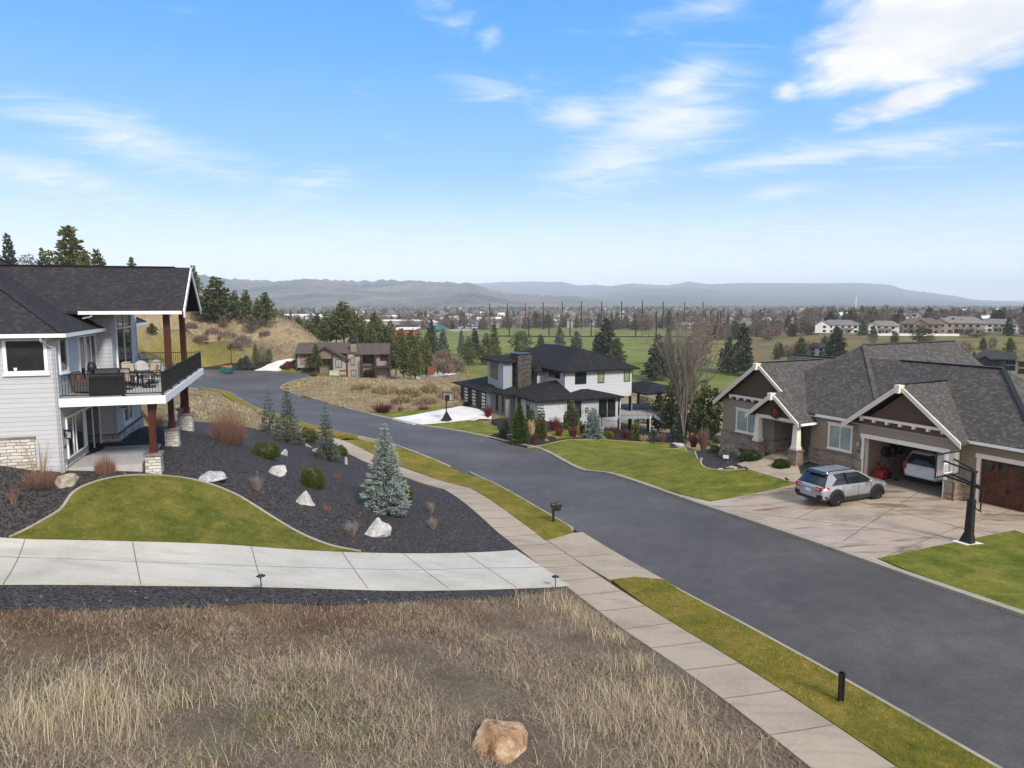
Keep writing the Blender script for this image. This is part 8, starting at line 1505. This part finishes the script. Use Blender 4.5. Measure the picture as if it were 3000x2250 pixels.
# hills ----------------------------------------------------------------------
def m_hill(name, wood, open_, sc_):
    n = mat(name, .95, .05); f = n.math('ADD', n.math('MULTIPLY', n.noise(n.pos, .0022 * sc_, 6, .65), .7), n.math('MULTIPLY', n.noise(n.pos, .02 * sc_, 5, .7), .4)); n.col(n.ramp(f, [(.44, wood), (.56, tuple((a + b_) / 2 for a, b_ in zip(wood, open_))), (.68, open_)])); n.nrm(n.bump(n.noise(n.pos, .012 * sc_, 6, .75), 1, 30)); return n.m
def hill(name, D, prof, m, foot=.62, back=1.25, rough=14):
    prof = np.array(prof, float); px = np.linspace(prof[0, 0], prof[-1, 0], 240); py = np.interp(px, prof[:, 0], prof[:, 1]); gg = np.random.default_rng(int(D)); rows = []
    fr = np.linspace(0, 1, 22)
    for f in fr:
        d = D * (foot + (1 - foot) * f); row = []
        for x, y in zip(px, py):
            p = aty(x, y, D); zt = p[2]; zb = -44.0; e = f ** .85 * (1 + .10 * math.sin(x * .013 + f * 5) * math.sin(3.14 * f)); z = zb + (zt - zb) * e; row.append((p[0] * d / D, d, z))
        rows.append(row)
    rows.append([(p[0] * back, p[1] * back, -60) for p in rows[-1]])
    V = np.array(rows); V[1:-1, :, 2] += gg.normal(0, rough, V[1:-1, :, 2].shape) * np.linspace(.1, .35, V.shape[0] - 2)[:, None]; ny, nx = V.shape[:2]; idx = np.arange(ny * nx).reshape(ny, nx); F = np.stack([idx[:-1, :-1], idx[:-1, 1:], idx[1:, 1:], idx[1:, :-1]], -1).reshape(-1, 4)
    o = raw_mesh(name, V.reshape(-1, 3), F, m, smooth=True); o["kind"] = "structure"; return o
hill("hills", 5200, [(-1200, 830), (-400, 790), (100, 785), (420, 798), (583, 804), (681, 819), (807, 824), (862, 819), (898, 817), (970, 820), (1042, 823), (1144, 824), (1300, 826), (1381, 829), (1434, 848), (1495, 862), (1585, 866), (1707, 870), (1760, 880), (1830, 893)], m_hill("wooded_hill", (.014, .024, .020), (.21, .18, .14), 1), rough=16)
hill("hills", 8200, [(1500, 895), (1640, 880), (1727, 868), (1788, 856), (1870, 848), (1992, 844), (2073, 846), (2154, 858), (2242, 860), (2344, 866), (2446, 857), (2548, 862), (2640, 868), (2750, 880), (2900, 892), (3300, 897)], m_hill("blue_hill", (.022, .032, .028), (.10, .09, .075), .6), rough=16)
hill("mountains", 11200, [(1200, 890), (1310, 850), (1390, 832), (1480, 825), (1650, 826), (1690, 836), (1740, 834), (1790, 838), (1850, 830), (1960, 836), (2020, 824), (2060, 832), (2200, 829), (2400, 830), (2500, 828), (2610, 835), (2657, 850), (2792, 866), (2853, 878), (3000, 886), (3600, 893)], m_hill("far_mountain", (.022, .032, .03), (.06, .06, .055), .5), back=1.04, rough=12)
# ---- the air between
vm = bpy.data.materials.new("haze_air"); vm.use_nodes = True; nv = NT(vm.node_tree); nv.n.clear(); pv = nv.add('ShaderNodeVolumePrincipled'); pv.inputs['Color'].default_value = (.74, .85, 1.0, 1); pv.inputs['Density'].default_value = HAZE; pv.inputs['Anisotropy'].default_value = -.25; ov = nv.add('ShaderNodeOutputMaterial'); nv.l.new(pv.outputs[0], ov.inputs['Volume'])
b = MB(); b.box((-13000, -80, -75), (13000, 12900, 345)); hz = b.build("haze", vm); tag(hz, "thin blue haze filling the air over the valley", "haze", kind="stuff")
